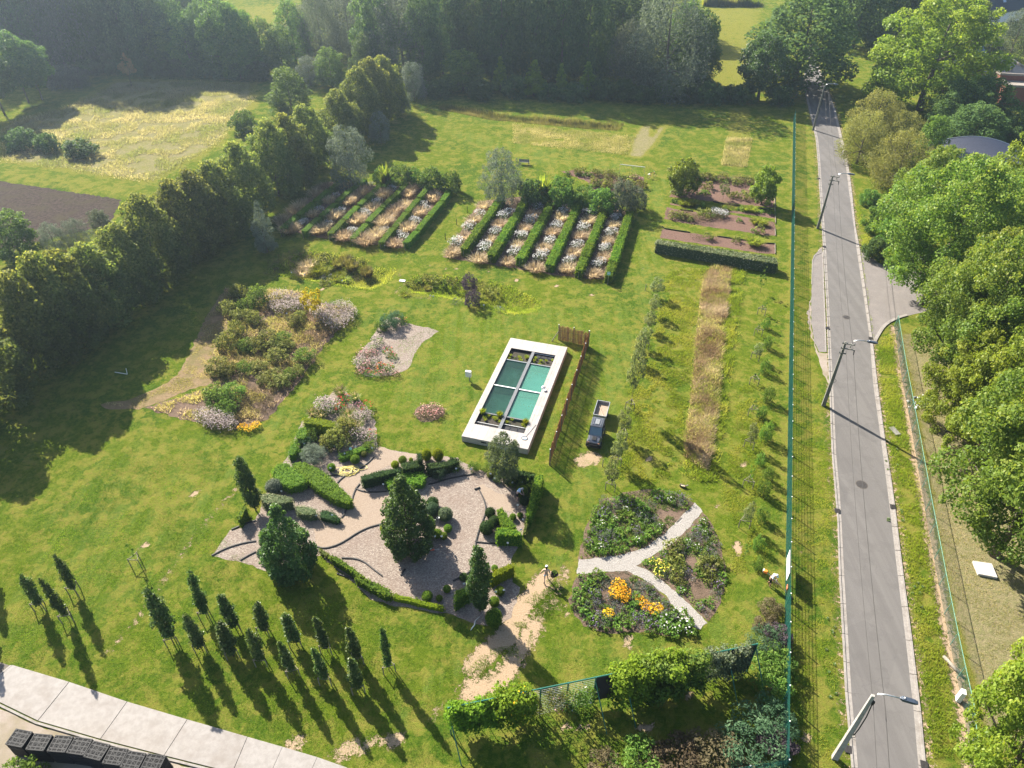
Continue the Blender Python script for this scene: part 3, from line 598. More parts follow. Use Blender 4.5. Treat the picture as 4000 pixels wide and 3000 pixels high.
# ================================================================ crowns and trunks
PROF = {
    'round': lambda t: (np.sin(np.pi * np.clip(t * .92 + .06, 0, 1))) ** .62,
    'dome': lambda t: np.where(t < .25, .80 + t * .8, np.cos((np.clip(t, .25, 1) - .25) / .75 * np.pi / 2) ** .60),
    'cone': lambda t: np.where(t < .12, .6 + t * 3.3, (1 - (np.clip(t, .12, 1) - .12) / .88) ** .85 + .03),
    'pyramid': lambda t: np.where(t < .22, .86 + t * .6, (1 - ((np.clip(t, .22, 1) - .22) / .78) ** 1.35) ** .9 + .04),
    'column': lambda t: np.clip(.45 + t * 3.0, 0, 1) * (1 - np.clip(t, 0, 1) ** 3.2) ** .6 + .05,
    'vase': lambda t: .35 + .65 * np.sin(np.pi * np.clip(t * .75 + .1, 0, 1)),
    'bush': lambda t: np.where(t < .3, .85 + t * .5, np.sqrt(np.clip(1 - ((t - .3) / .72) ** 2, .02, 1))),
}
def crown_np(h0, h1, rad, prof, nb, nl, leaf, seed, br=.30, tip=.0, droop=0., fill=.18, squash=.85, aspect=.62, lift=.35, inner=(.52, .86)):
    rs = np.random.RandomState(seed); f = PROF[prof]
    t = (np.arange(nb) + rs.uniform(0, 1, nb)) / nb; t = np.clip(t ** (1.35 if prof in ('pyramid', 'cone', 'column') else 1.05 if prof == 'bush' else .92), 0, .985)
    az = np.arange(nb) * 2.39996 + rs.normal(0, .35, nb)
    pr = f(t); rr = rad * pr * rs.uniform(inner[0], inner[1], nb)
    ctr = np.stack([rr * np.cos(az), rr * np.sin(az), h0 + (h1 - h0) * (.05 + .90 * t)], 1)
    brad = rad * br * rs.uniform(.5, 1.45, nb) * np.clip(pr * 1.1, .45, 1)
    n1 = int(nl * (1 - fill)); wsel = brad ** 2; bi = rs.choice(nb, n1, p=wsel / wsel.sum())
    d = unit(rs.normal(0, 1, (n1, 3)) + unit(np.stack([ctr[bi, 0], ctr[bi, 1], np.full(n1, lift * rad)], 1)) * .55)
    dist = brad[bi] * rs.uniform(.12, 1.0, n1) ** .42
    P = ctr[bi] + d * dist[:, None] * np.array([1, 1, squash])
    if droop: P[:, 2] -= droop * rs.uniform(0, 1, n1) ** 2 * brad[bi] * 2.0
    n2 = nl - n1; t2 = rs.uniform(.05, .93, n2); a2 = rs.uniform(0, 6.283, n2); r2 = rad * f(t2) * np.sqrt(rs.uniform(0, 1, n2)) * .72
    P2 = np.stack([r2 * np.cos(a2), r2 * np.sin(a2), h0 + (h1 - h0) * t2], 1)
    Pall = np.concatenate([P, P2]); D = np.concatenate([d + np.array([0, 0, .35]), rs.normal(0, 1, (n2, 3))])
    V = leaves(Pall, unit(D), leaf, rs, aspect, .75, droop * .6)
    bt = rs.uniform(-.14, .14, nb)
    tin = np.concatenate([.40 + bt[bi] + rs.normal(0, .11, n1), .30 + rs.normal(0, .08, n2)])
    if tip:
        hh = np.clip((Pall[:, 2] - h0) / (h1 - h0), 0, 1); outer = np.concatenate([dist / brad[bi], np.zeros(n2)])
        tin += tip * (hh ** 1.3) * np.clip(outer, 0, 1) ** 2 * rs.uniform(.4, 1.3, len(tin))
    return V, np.clip(tin, 0, 1), ctr
def trunk_mesh(h, r0, ctrs, seed, mat, fork=.35, n=9, limbs=9):
    rs = random.Random(seed); mb = MB(); z1 = h * .86
    lean = (rs.uniform(-.03, .03) * h, rs.uniform(-.03, .03) * h)
    ax = [Vector((lean[0] * (k / 6) ** 2 + (rs.uniform(-.012, .012) * h if 0 < k < 6 else 0), lean[1] * (k / 6) ** 2, z1 * k / 6)) for k in range(7)]
    mb.tube(ax, [r0 * (1.25 if k == 0 else 1) * (1 - k / 6 * .88) for k in range(7)], n)
    cs = [Vector(c) for c in ctrs]; rs.shuffle(cs)
    for c in cs[:limbs]:
        zb = max(h * fork * .8, min(z1 * .9, c.z - (c.xy.length) * rs.uniform(.5, .9))); k = zb / z1 * 6; i = int(min(5, k)); s = ax[i].lerp(ax[i + 1], k - i)
        rb = r0 * (1 - k / 6 * .88) * .55; mid = s.lerp(c, .5) + Vector((0, 0, -.04 * h))
        mb.tube([s, mid, s.lerp(c, 1.0)], [rb, rb * .6, rb * .18], 6)
        for q in range(2):
            e = c + Vector((rs.uniform(-1, 1), rs.uniform(-1, 1), rs.uniform(0, 1))) * h * .06
            mb.tube([mid.lerp(c, .3), e], [rb * .4, rb * .1], 4)
    return mb.mesh('trunk', mat, smooth=True)
SPEC = {}
def species(key, variants, h, w, mat, prof, h0, nb, nl, leaf, r0, bk=None, fork=.3, limbs=9, **kw):
    out = []
    for s in range(variants):
        V, t, c = crown_np(h0, h, w / 2, prof, nb, nl, leaf, sum(map(ord, key)) * 13 + s * 71, **kw)
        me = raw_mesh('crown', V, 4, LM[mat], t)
        out.append((me, trunk_mesh(h, r0, c, s + len(key), bk or BARK, fork, limbs=limbs)))
    SPEC[key] = (out, h, w)
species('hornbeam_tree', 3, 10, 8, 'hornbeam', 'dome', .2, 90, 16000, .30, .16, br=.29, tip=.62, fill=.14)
species('alder_tree', 3, 16, 10, 'alder', 'bush', .5, 75, 8500, .46, .2, br=.28, tip=.60)  # tip: paler, yellower outer top leaves paint a sunlit crown edge
species('dark_tree', 3, 22, 16, 'dark', 'bush', .4, 95, 12500, .60, .35, br=.27, tip=.60)  # sunlit crown edges put into the leaf colour: tip lightens outer top leaves
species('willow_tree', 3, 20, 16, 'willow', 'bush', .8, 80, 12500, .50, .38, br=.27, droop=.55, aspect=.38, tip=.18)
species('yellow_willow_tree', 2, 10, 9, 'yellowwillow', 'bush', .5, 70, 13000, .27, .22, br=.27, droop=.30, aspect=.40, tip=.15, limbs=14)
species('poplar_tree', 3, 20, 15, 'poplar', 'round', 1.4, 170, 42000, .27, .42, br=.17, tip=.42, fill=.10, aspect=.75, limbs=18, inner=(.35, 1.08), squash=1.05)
species('golden_tree', 2, 14, 12, 'golden', 'bush', .8, 140, 32000, .27, .3, br=.17, tip=.35, fill=.10, aspect=.7, limbs=14, inner=(.40, .98))
species('oak_tree', 2, 13, 11, 'beech', 'round', 1.4, 70, 10000, .42, .3, br=.26, tip=.12, squash=.55)
species('stem_tree', 2, 15, 9, 'alder', 'round', 3.0, 70, 8500, .45, .16, br=.29, tip=.30, fork=.35)
species('cone_tree', 2, 7, 3.6, 'softgreen', 'cone', .3, 60, 3200, .32, .08, br=.30, tip=.45, fill=.1)
species('silver_tree', 2, 6, 6, 'silver', 'bush', .3, 60, 8500, .24, .10, br=.27, aspect=.30, tip=.2)
species('silver_cone_tree', 1, 6.5, 3, 'silver', 'pyramid', .2, 60, 6500, .20, .08, br=.30, aspect=.35)
species('bush', 3, 3, 3.6, 'alder', 'bush', .1, 50, 3600, .21, .05, br=.26, tip=.40, limbs=5, inner=(.4, 1.0))
species('dark_bush', 2, 3, 4.2, 'dark', 'bush', .1, 36, 2600, .30, .05, br=.32, tip=.25, limbs=5)
species('grey_bush', 2, 3, 3.6, 'willow', 'bush', .1, 40, 3400, .24, .05, br=.32, aspect=.35, tip=.3, limbs=5)
species('globe_tree', 2, 6.4, 5, 'golden', 'bush', .7, 70, 9000, .24, .12, br=.25, tip=.30, aspect=.7)
species('topiary_beech_tree', 2, 7.0, 4.4, 'beech', 'pyramid', .1, 110, 18000, .17, .10, br=.24, tip=.38, fill=.12, aspect=.7)
species('column_beech_tree', 2, 6.0, 1.9, 'beech', 'column', .3, 60, 7500, .14, .06, br=.42, inner=(.3, .62), tip=.25, fill=.2, aspect=.7)
species('pear_tree', 1, 6.0, 4.2, 'greygreen', 'round', .5, 70, 10000, .17, .09, br=.26, tip=.25, aspect=.5)
species('column_sapling', 6, 4.6, 1.15, 'sapling', 'column', .42, 44, 2700, .15, .030, br=.52, inner=(.18, .55), tip=.42, fill=.2, aspect=.75, limbs=4, fork=.3)
species('fruit_sapling', 3, 3.4, 1.7, 'palegreen', 'column', .9, 24, 1500, .15, .022, br=.36, tip=.5, fill=.1, aspect=.6, limbs=6, fork=.35)
species('thin_sapling', 2, 3.4, 1.0, 'bedgreen', 'column', .9, 10, 260, .15, .018, br=.34, tip=.2, fill=.1, aspect=.6, limbs=6, fork=.35)
species('yellow_sapling', 1, 4.2, 3.0, 'yellowtree', 'vase', 1.2, 26, 1300, .22, .045, PALEBARK, br=.24, fill=.08, aspect=.7, limbs=8)
species('autumn_sapling', 1, 6.5, 3.4, 'autumn', 'pyramid', 2.4, 40, 1500, .26, .07, br=.26, fill=.1)
species('robinia_tree', 1, 20, 9, 'softgreen', 'vase', 6, 36, 5200, .48, .22, br=.22, fill=.05, limbs=14)
species('purple_shrub', 2, 2.4, 2.2, 'purple', 'bush', .1, 36, 2600, .16, .04, br=.28, aspect=.4, fill=.1)
species('leafy_shrub', 3, 2.2, 2.6, 'olive', 'bush', .05, 44, 1500, .20, .04, br=.24, tip=.45, fill=.10, inner=(.30, 1.0), squash=1.3, aspect=.5)
species('green_shrub', 3, 1.8, 2.4, 'bedgreen', 'bush', .05, 44, 1600, .16, .035, br=.24, tip=.45, fill=.10, inner=(.30, 1.0), squash=1.2, aspect=.5)
species('blue_shrub', 2, 2.2, 3.0, 'bluegreen', 'bush', .05, 34, 3000, .16, .04, br=.28, tip=.25, aspect=.35)
species('brown_shrub', 2, 1.8, 2.8, 'brownleaf', 'bush', .05, 34, 2800, .13, .03, br=.28, tip=.1)
def tree(key, base, top=None, w=None, h=None, label='', cat='tree', group=None, name=None, var=None, rz=None):
    vs, h0, w0 = SPEC[key]
    if h is None: h = hgt(base, top)
    sw, sh = w / w0, h / h0
    t = thing(name or key, label, cat, (base.x, base.y, 0), rnd.uniform(0, 6.28) if rz is None else rz, (sw, sw, sh), group)
    if 'sapling' in key: t.rotation_euler = (rnd.uniform(-.05, .05), rnd.uniform(-.05, .05), t.rotation_euler[2])
    me, tr = vs[rnd.randrange(len(vs)) if var is None else var]
    put('crown', me, t); put('trunk', tr, t); return t
def hedge(name, poly, h, mat, leaf, dens, label=None, cat=None, parent=None, group=None, loose=.05, seed=0, z0=0.0, top_h=None):
    "clipped hedge on a footprint: solid twiggy core and leaf faces over the top and the sides"
    rs = np.random.RandomState(seed + 5); P2 = [Vector((p[0], p[1], 0)) for p in poly]
    if sum(P2[i].x * P2[(i + 1) % len(P2)].y - P2[(i + 1) % len(P2)].x * P2[i].y for i in range(len(P2))) < 0: P2 = P2[::-1]
    c = sum(P2, Vector()) / len(P2); Ps, Ns = [], []
    A = abs(sum(P2[i].x * P2[(i + 1) % len(P2)].y - P2[(i + 1) % len(P2)].x * P2[i].y for i in range(len(P2)))) / 2
    q = sample_poly(P2, int(A * dens * 1.25) + 8, rs); e = dline(q[:, 0], q[:, 1], P2, True)
    edge = np.clip(1 - e / .16, 0, 1); zt = h - .10 * edge ** 2 + (vnoise(q[:, 0], q[:, 1], .9, seed) - .5) * .12
    Ps.append(np.stack([q[:, 0], q[:, 1], zt], 1)); Ns.append(np.tile([0, 0, 1.], (len(q), 1)))
    for i in range(len(P2)):
        a, b = P2[i], P2[(i + 1) % len(P2)]; L = (b - a).length; n = int(L * (h - z0) * dens) + 2; d = (b - a).normalized(); o = np.array([d.y, -d.x, 0])
        u, z = rs.uniform(0, 1, n), rs.uniform(z0, h, n)
        Ps.append(np.stack([a.x + (b.x - a.x) * u, a.y + (b.y - a.y) * u, z], 1) + o * rs.normal(0, loose, (n, 1))); Ns.append(np.tile(o, (n, 1)))
    Pt = np.concatenate(Ps) + rs.normal(0, loose * .6, (sum(map(len, Ps)), 3)); Pt[:, 2] = np.maximum(Pt[:, 2], .03)
    V = leaves(Pt, np.concatenate(Ns) + np.array([0, 0, .3]), leaf, rs, .6, .6)
    tn = np.clip(.45 + rs.normal(0, .16, len(V)) + (vnoise(Pt[:, 0], Pt[:, 1], 1.4, seed + 3) - .5) * .4, 0, 1)
    inset = [p + (c - p).normalized() * min(.10, (c - p).length * .3) for p in P2]
    core = [tessellate_polygon([inset])]; tri = []
    for f in core[0]: tri.append([(inset[k].x, inset[k].y, h - .09) for k in f])
    for i in range(len(inset)):
        a, b = inset[i], inset[(i + 1) % len(inset)]
        tri.append([(a.x, a.y, z0), (b.x, b.y, z0), (b.x, b.y, h - .09)]); tri.append([(a.x, a.y, z0), (b.x, b.y, h - .09), (a.x, a.y, h - .09)])
    q4 = np.array([[t[0], t[1], t[2], [(t[2][k] + t[0][k]) / 2 for k in range(3)]] for t in tri], dtype=np.float32)
    me = raw_mesh(name, np.concatenate([V, q4]), 4, LM[mat], np.concatenate([tn, np.full(len(q4), .12)]))
    o = put(name, me, parent); return tag(o, label, cat, group)
BALL = {}
def ball_mesh(mat, prof='ball', n=1500, leaf=.16, seed=1):
    key = (mat, prof)
    if key not in BALL:
        rs = np.random.RandomState(seed); d = unit(rs.normal(0, 1, (n, 3)))
        if prof == 'dome': P = np.stack([d[:, 0], d[:, 1], np.where(d[:, 2] > 0, 1 + d[:, 2], 1 + d[:, 2])], 1)
        else: P = d + np.array([0, 0, 1.0])
        sc = 1 + rs.normal(0, .025, (n, 1)); P = P * sc; P[:, 2] = np.maximum(P[:, 2], .02)
        V = leaves(P, d, leaf, rs, .6, .5); t = np.clip(.45 + rs.normal(0, .17, n), 0, 1)
        u = []; m = 14
        for i in range(7):
            for j in range(m):
                f = lambda a, b: (.9 * math.sin(math.pi * a / 7) * math.cos(2 * math.pi * b / m), .9 * math.sin(math.pi * a / 7) * math.sin(2 * math.pi * b / m), 1 - .9 * math.cos(math.pi * a / 7))
                u.append([f(i, j), f(i, j + 1), f(i + 1, j + 1), f(i + 1, j)])
        BALL[key] = raw_mesh('topiary_ball', np.concatenate([V, np.array(u)]), 4, LM[mat], np.concatenate([t, np.full(len(u), .12)]))
    return BALL[key]
def ball(c, r, label, mat='box', hs=1.0, group=None, name='topiary_ball', cat='topiary'):
    return tag(put(name, ball_mesh(mat), None, (c.x, c.y, -.08 * r), (0, 0, rnd.uniform(0, 6)), (r, r, r * hs)), label, cat, group)
# ---------------- small plants
def tuft_np(n, r, h, seed, lean=.5, wdt=.02, base=.25):
    rs = np.random.RandomState(seed); a = rs.uniform(0, 6.283, n); rr = r * base * np.sqrt(rs.uniform(0, 1, n)); b = np.stack([rr * np.cos(a), rr * np.sin(a), np.zeros(n)], 1)
    a2 = a + rs.normal(0, .6, n); L = h * rs.uniform(.6, 1.05, n); out = r * lean * rs.uniform(.2, 1.1, n)
    m = b + np.stack([out * .45 * np.cos(a2), out * .45 * np.sin(a2), L * .65], 1); t = b + np.stack([out * np.cos(a2), out * np.sin(a2), L * rs.uniform(.75, 1, n)], 1)
    s = np.stack([-np.sin(a2), np.cos(a2), np.zeros(n)], 1) * wdt
    V = np.stack([b - s, m - s * 1.3, t, m + s * 1.3], 1); return V, np.clip(.5 + rs.normal(0, .3, n), 0, 1)
PP = {}
def plant_proto(key, parts): PP[key] = parts
def lf(n, r, h, leaf, mat, seed, prof='bush', nb=14, tip=.2, aspect=.5, br=.34):
    V, t, c = crown_np(.02, h, r, prof, nb, n, leaf, seed, br=br, tip=tip, fill=.12, aspect=aspect); return raw_mesh('foliage', V, 4, LM[mat], t)
def fl(n, r, h, size, mat, seed, spread=.12, flat=.8, low=.6):
    rs = np.random.RandomState(seed); a = rs.uniform(0, 6.283, n); rr = np.sqrt(rs.uniform(0, 1, n)); P = np.stack([r * rr * np.cos(a), r * rr * np.sin(a), h * (low + (1 - low) * np.sqrt(np.clip(1 - rr ** 2, 0, 1))) + rs.normal(0, spread * h, n)], 1)
    P[:, 2] = np.maximum(P[:, 2], .05); P2 = P + np.array([0, 0, .004])
    V = leaves(P, np.tile([0, 0, 1.], (n, 1)), size, rs, flat, .5); return raw_mesh('flowers', V, 4, LM[mat], rs.uniform(0, 1, n))
def gr(n, r, h, mat, seed, **k):
    V, t = tuft_np(n, r, h, seed, **k); return raw_mesh('blades', V, 4, LM[mat], t)
for i in range(3):
    plant_proto(('white', i), [('foliage', lf(260, .75, .75, .17, 'greygreen', 10 + i)), ('flowers', fl(135, .88, .98, .13, 'whiteflower', 20 + i))])
    plant_proto(('straw', i), [('blades', gr(230, 1.05, 1.2, 'straw', 30 + i, lean=1.1, wdt=.021, base=.55))])
    plant_proto(('low', i), [('foliage', lf(130, .5, .38, .18, 'bedgreen', 40 + i, nb=9, aspect=.45, tip=.35))])
    plant_proto(('lav', i), [('foliage', lf(420, .6, .55, .10, 'lavender', 50 + i, nb=12, aspect=.25)), ('flowers', fl(34, .6, .6, .05, 'violet', 52 + i))])
    plant_proto(('grass', i), [('blades', gr(260, .8, .75, 'rough', 60 + i, lean=1.0, wdt=.018, base=.3))])
    plant_proto(('aster', i), [('foliage', lf(240, .8, .8, .15, 'olive', 70 + i)), ('flowers', fl(200, .95, .98, .12, 'pinkaster', 72 + i, spread=.2))])
    plant_proto(('dry', i), [('foliage', lf(260, .7, .8, .11, 'brownleaf', 80 + i, aspect=.3))])
    plant_proto(('olive', i), [('foliage', lf(240, .75, .85, .19, 'olive', 90 + i, tip=.35, aspect=.55))])
plant_proto(('lowwhite', 0), [('foliage', lf(150, .5, .42, .18, 'bedgreen', 101, nb=9)), ('flowers', fl(10, .4, .5, .10, 'whiteflower', 102))])
plant_proto(('violet', 0), [('foliage', lf(160, .5, .35, .14, 'bedgreen', 103, nb=9)), ('flowers', fl(30, .5, .45, .07, 'violet', 104))])
plant_proto(('orange', 0), [('foliage', lf(160, .7, .5, .16, 'bedgreen', 105)), ('flowers', fl(150, .75, .68, .15, 'orange', 106))])
plant_proto(('lemon', 0), [('foliage', lf(150, .5, .4, .14, 'bedgreen', 107)), ('flowers', fl(26, .5, .5, .10, 'lemon', 108))])
plant_proto(('redrose', 0), [('foliage', lf(260, .8, .9, .16, 'green' if 'green' in LM else 'bedgreen', 109)), ('flowers', fl(26, .7, 1.0, .14, 'red', 110))])
plant_proto(('pinkrose', 0), [('foliage', lf(320, .8, .8, .13, 'brownleaf', 111)), ('flowers', fl(40, .8, .9, .13, 'pink', 112))])
plant_proto(('whiterose', 0), [('foliage', lf(240, .8, .8, .15, 'bedgreen', 113)), ('flowers', fl(170, .85, .95, .13, 'pinkaster', 114))])
plant_proto(('plume', 0), [('blades', gr(160, 1.3, 4.0, 'rough', 115, lean=.9, wdt=.10, base=.25)), ('foliage', lf(500, 1.3, 2.2, .4, 'bedgreen', 116, aspect=.3))])
plant_proto(('reedtuft', 0), [('blades', gr(420, 1.0, 1.3, 'reed', 117, lean=.5, wdt=.018, base=.6))])
plant_proto(('fountain', 0), [('blades', gr(420, 1.0, 1.1, 'softgreen', 118, lean=1.0, wdt=.016, base=.35)), ('flowers', gr(160, 1.1, 1.35, 'straw', 119, lean=.8, wdt=.016, base=.4))])
plant_proto(('goldgrass', 0), [('blades', gr(420, 1.0, .9, 'yellowhedge', 120, lean=1.0, wdt=.02, base=.4))])
def plant(key, c, label, cat, s=1.0, group=None, name=None, hs=1.0, z=0.0):
    if not isinstance(key, tuple): key = (key, rnd.randrange(3) if (key, 1) in PP else 0)
    t = thing(name or 'plant', label, cat, (c.x, c.y, z), rnd.uniform(0, 6.28), (s, s, s * hs), group)
    for nm, me in PP[key]: tag(put(nm, me, t), kind='stuff' if nm == 'flowers' else None)
    return t
# ---------------- uncountable grass as real blades
def blades(name, poly, n, h, wd, mat, seed=1, clump=1.2, thr=.0, hole=None, zf=None, lean=.45, tintamp=.5, soft=.8):
    rs = np.random.RandomState(seed); q = sample_poly(poly, n, rs); x, y = q[:, 0], q[:, 1]
    v = vnoise(x, y, clump, seed) * .6 + vnoise(x, y, clump * 3.1, seed + 1) * .4; m = (v > thr) & (dline(x, y, poly, True) > soft * rs.uniform(0, 1, len(x)) ** 1.5); x, y, v = x[m], y[m], v[m]; n = len(x)
    z = np.zeros(n) if zf is None else zf(x, y)
    hh = h * (.35 + 1.0 * v) * rs.uniform(.6, 1.15, n); a = rs.uniform(0, 6.283, n); ln = hh * lean * rs.uniform(.2, 1.2, n)
    B = np.stack([x, y, z - .01], 1); T = B + np.stack([ln * np.cos(a), ln * np.sin(a), hh], 1); a2 = rs.uniform(0, 3.14, n)
    s = np.stack([np.cos(a2), np.sin(a2), np.zeros(n)], 1) * (wd * rs.uniform(.6, 1.3, n))[:, None]
    t = np.clip(.5 + (vnoise(x, y, clump * 2.2, seed + 2) - .5) * 2 * tintamp + rs.normal(0, .14, n), 0, 1)
    return tag(put(name, raw_mesh(name, np.stack([B - s, B + s, T], 1), 3, mat, t)), kind='stuff')
# ================================================================ trees
def T(key, bx, by, top, wpx, label, h=None, **k):
    b = G(bx, by); return tree(key, b, top, wid(b, wpx), h, label, **k)
# long clipped row of hornbeams on the left: centre line, crown tops seen along it
rowA, rowB = G(45, 1650), G(1560, 470)
rd = (rowB - rowA).normalized(); rn = Vector((-rd.y, rd.x, 0)); rowA = rowA + rn * 3.4; rowB = rowB + rn * 3.4
tops = [(14, 1057), (104, 981), (200, 985), (316, 953), (429, 872), (520, 759), (646, 705), (725, 660), (805, 624), (904, 551), (1027, 466), (1100, 440), (1181, 411), (1307, 348), (1384, 258), (1434, 221), (1488, 215)]
row = []
for tx, ty in tops:
    u, v = (tx - 2000) / FPX, (ty - 1500) / FPX; d = Vector((u, CP - v * SP, -SP - v * CP))
    t_ = (rowA.xy - Vector((0, 0))).dot(rn.xy) / d.xy.dot(rn.xy); p = Vector((0, 0, CAM_H)) + d * t_; row.append((p.dot(rd), p.z, p))
row.sort(key=lambda a: a[0])
s0 = row[0][0]
extra = [(s0 - 7.5 * k, 10.3 + .5 * (k % 2), row[0][2] - rd * 7.5 * k) for k in (3, 2, 1)]
hb = []
for i, (s, z, p) in enumerate(extra + row):
    w_ = 9.0 if i < 3 else 8.2
    lb = 'dense hornbeam with yellowing top, %s tree from the near end of the long row' % ORD[i]
    hb.append(tree('hornbeam_tree', Vector((p.x, p.y, 0)), None, w_, max(6.5, min(15, z + .3)), lb, group='hornbeams in the long row beside the meadow'))
# near-left neighbours of the row and the shrubs behind it
T('alder_tree', 90, 1010, 812, 190, 'dark green bushy tree at the corner of the ploughed field behind the row')
T('silver_tree', 225, 985, 870, 110, 'silvery bush between the dark bushy tree and the hornbeam row')
T('silver_tree', 310, 960, 855, 120, 'silvery bush at the edge of the ploughed soil behind the hornbeams')
T('grey_bush', 400, 900, 820, 90, 'pale grey bush beside the bare soil just behind the hornbeam row', cat='bush')
T('alder_tree', 1145, 455, 255, 175, 'bright green rounded tree rising behind the hornbeams beside the meadow')
T('bush', 960, 520, 430, 105, 'round green bush at the meadow edge behind the hornbeam row', cat='bush')
T('dark_bush', 90, 580, 502, 120, 'dark green thicket in the meadow, leftmost of three', cat='bush')
T('dark_bush', 195, 590, 520, 90, 'dark green thicket in the meadow, middle of three', cat='bush')
T('dark_bush', 320, 608, 547, 130, 'dark green thicket in the meadow, rightmost of three', cat='bush')
# meadow edge, left
for i, (x, y, tp, w_) in enumerate(((20, 450, 150, 190), (113, 400, 115, 180), (165, 390, 150, 170), (-50, 500, 220, 200))):
    T('stem_tree', x, y, tp, w_, 'leafy tree with bare stems at the left meadow edge, %s from the grey bushes' % ('third', 'second', 'first', 'fourth')[i], group='stemmed trees along the left meadow edge')
T('grey_bush', 240, 345, 245, 110, 'grey leaved bush in the meadow corner beside the stemmed trees', cat='bush')
T('grey_bush', 310, 340, 255, 110, 'grey leaved bush in the meadow corner against the dark wood', cat='bush')
T('autumn_sapling', 515, 338, 205, 60, 'young straw coloured tree standing alone in the meadow')
FAR = [('willow_tree', 50, 262, 24, 250), ('dark_tree', 180, 258, 26, 210), ('dark_tree', 255, 262, 27, 170), ('willow_tree', 330, 270, 27, 250), ('dark_tree', 430, 272, 27, 240), ('dark_tree', 520, 274, 24, 200), ('dark_tree', 590, 276, 19, 170)]
fl_ = ['tall silvery tree in the far left corner of the picture', 'tall dark tree beside the silvery one in the far left wood', 'narrow dark tree in front of the broad willow in the left wood', 'broad silvery willow filling the middle of the left wood',
       'dark tree just past the broad willow in the left wood', 'dark tree behind the straw coloured sapling', 'lower dark tree between the wood and the alders']
for (k_, x, y, h_, w_), lb in zip(FAR, fl_): T(k_, x, y, None, w_, lb, h=h_)
T('alder_tree', 668, 278, 60, 150, 'green tree with lit crown, left of the pair at the far meadow edge')
T('alder_tree', 755, 282, 38, 150, 'green tree with lit crown, right of the pair at the far meadow edge')
T('alder_tree', 895, 292, -25, 190, 'tall green tree beside the lamp post at the far meadow edge')
T('alder_tree', 985, 296, 25, 140, 'grey green tree between the tall green tree and the bright clearing')
T('alder_tree', 1110, 290, 84, 125, 'slim green tree in front of the bright clearing')
for i, (x, y, h_, w_, k_) in enumerate(((330, 130, 22, 230, 'willow_tree'), (470, 140, 22, 220, 'willow_tree'), (590, 150, 20, 190, 'alder_tree'), (700, 120, 18, 200, 'dark_tree'), (790, 40, 16, 220, 'dark_tree'), (120, 120, 22, 260, 'dark_tree'), (930, -60, 18, 200, 'dark_tree'), (1250, -40, 20, 220, 'dark_tree'))):
    T(k_, x, y, None, w_, 'hazy tree of the back wood beyond the left meadow, %s from the left edge' % ('second', 'third', 'fourth', 'fifth', 'sixth', 'first', 'seventh', 'eighth')[i], h=h_, group='hazy trees of the back wood on the left')
T('willow_tree', 1200, 190, 9, 140, 'rounded grey willow right of the bright clearing')
T('willow_tree', 1335, 225, 105, 130, 'low grey willow in front of the two big willows')
T('willow_tree', 1375, 235, -40, 185, 'tall grey willow left of the biggest grey willow')
T('willow_tree', 1580, 312, -45, 275, 'biggest silvery grey willow behind the far end of the hornbeams')
T('alder_tree', 1300, 340, 178, 120, 'green alder between the grey willows and the hornbeam row')
T('silver_tree', 1215, 335, 214, 115, 'silvery shrubby tree behind the bright green rounded tree')
T('dark_tree', 1440, 330, 120, 130, 'dark tree at the foot of the biggest grey willow')
for i, (x, y, h_, w_) in enumerate(((1730, 300, 22, 200), (1830, 290, 25, 230), (1960, 305, 25, 220), (2090, 318, 26, 210), (2190, 322, 25, 200), (2290, 330, 24, 190), (1900, 230, 25, 240), (2200, 230, 26, 240), (2420, 250, 24, 260), (2050, 100, 24, 280), (1700, 90, 24, 280), (2350, 60, 24, 280))):
    T('dark_tree', x, y, None, w_, 'dark tall tree of the wood behind the far lawn, %s from the grey willow' % ('first', 'second', 'fourth', 'sixth', 'eighth', 'tenth', 'third', 'ninth', 'eleventh', 'fifth', 'seventh', 'twelfth')[i], h=h_, group='dark trees of the wood behind the far lawn')
T('robinia_tree', 2036, 210, -60, 130, 'light green feathery tree standing out against the dark wood')
T('alder_tree', 1808, 352, 188, 175, 'broad green tree in front of the dark wood at the far lawn')
for i, (x, y, tp, w_) in enumerate(((1955, 358, 217, 75), (2085, 372, 230, 120), (2190, 370, 244, 62), (2292, 374, 238, 90))):
    T('cone_tree', x, y, tp, w_, 'pointed young conifer-shaped tree at the far lawn edge, %s from the left' % ORD[i], group='pointed young trees along the far lawn')
T('willow_tree', 2470, 345, 60, 230, 'pale lit willow on the left of the huge grey willow')
T('willow_tree', 2590, 370, -75, 330, 'huge grey green willow towering over the far lawn')
T('dark_tree', 2700, 352, 20, 200, 'dark tree on the right side of the huge willow')
T('oak_tree', 2960, 392, 122, 215, 'dark layered tree standing beside the far pale field')
for i, x in enumerate((1640, 1720, 1880, 2010, 2140, 2240, 2350, 2430, 2510, 2590, 2680, 2770, 2850, 2900, 3040)):
    b = G(x, 372 + (x - 1640) * .018 + (i % 3) * 5); tree('dark_bush', b, None, wid(b, 105), 3.0 + (i % 4) * .4, 'dark low bush of the hedge bank along the far lawn, %s from the left' % ORD[i], 'bush', 'low bushes along the far lawn edge')
T('dark_tree', 3100, 345, -60, 400, 'big dark green tree with a leaning trunk on the left of the road end')
T('dark_tree', 3330, 190, None, 260, 'dark tree shading the far end of the road', h=24)
T('dark_tree', 3440, 150, None, 260, 'dark tree right of the road end behind the big poplar', h=24)
T('dark_tree', 3240, 60, None, 300, 'dark tree closing the road at the top of the picture', h=24)
T('dark_tree', 3620, 60, None, 260, 'dark tree behind the poplars left of the white gable', h=20)
T('golden_tree', 3590, 430, -60, 470, 'big sunlit poplar with glittering leaves right of the road end')
T('poplar_tree', 3660, 300, -60, 240, 'tall poplar between the sunlit poplar and the white gable house')
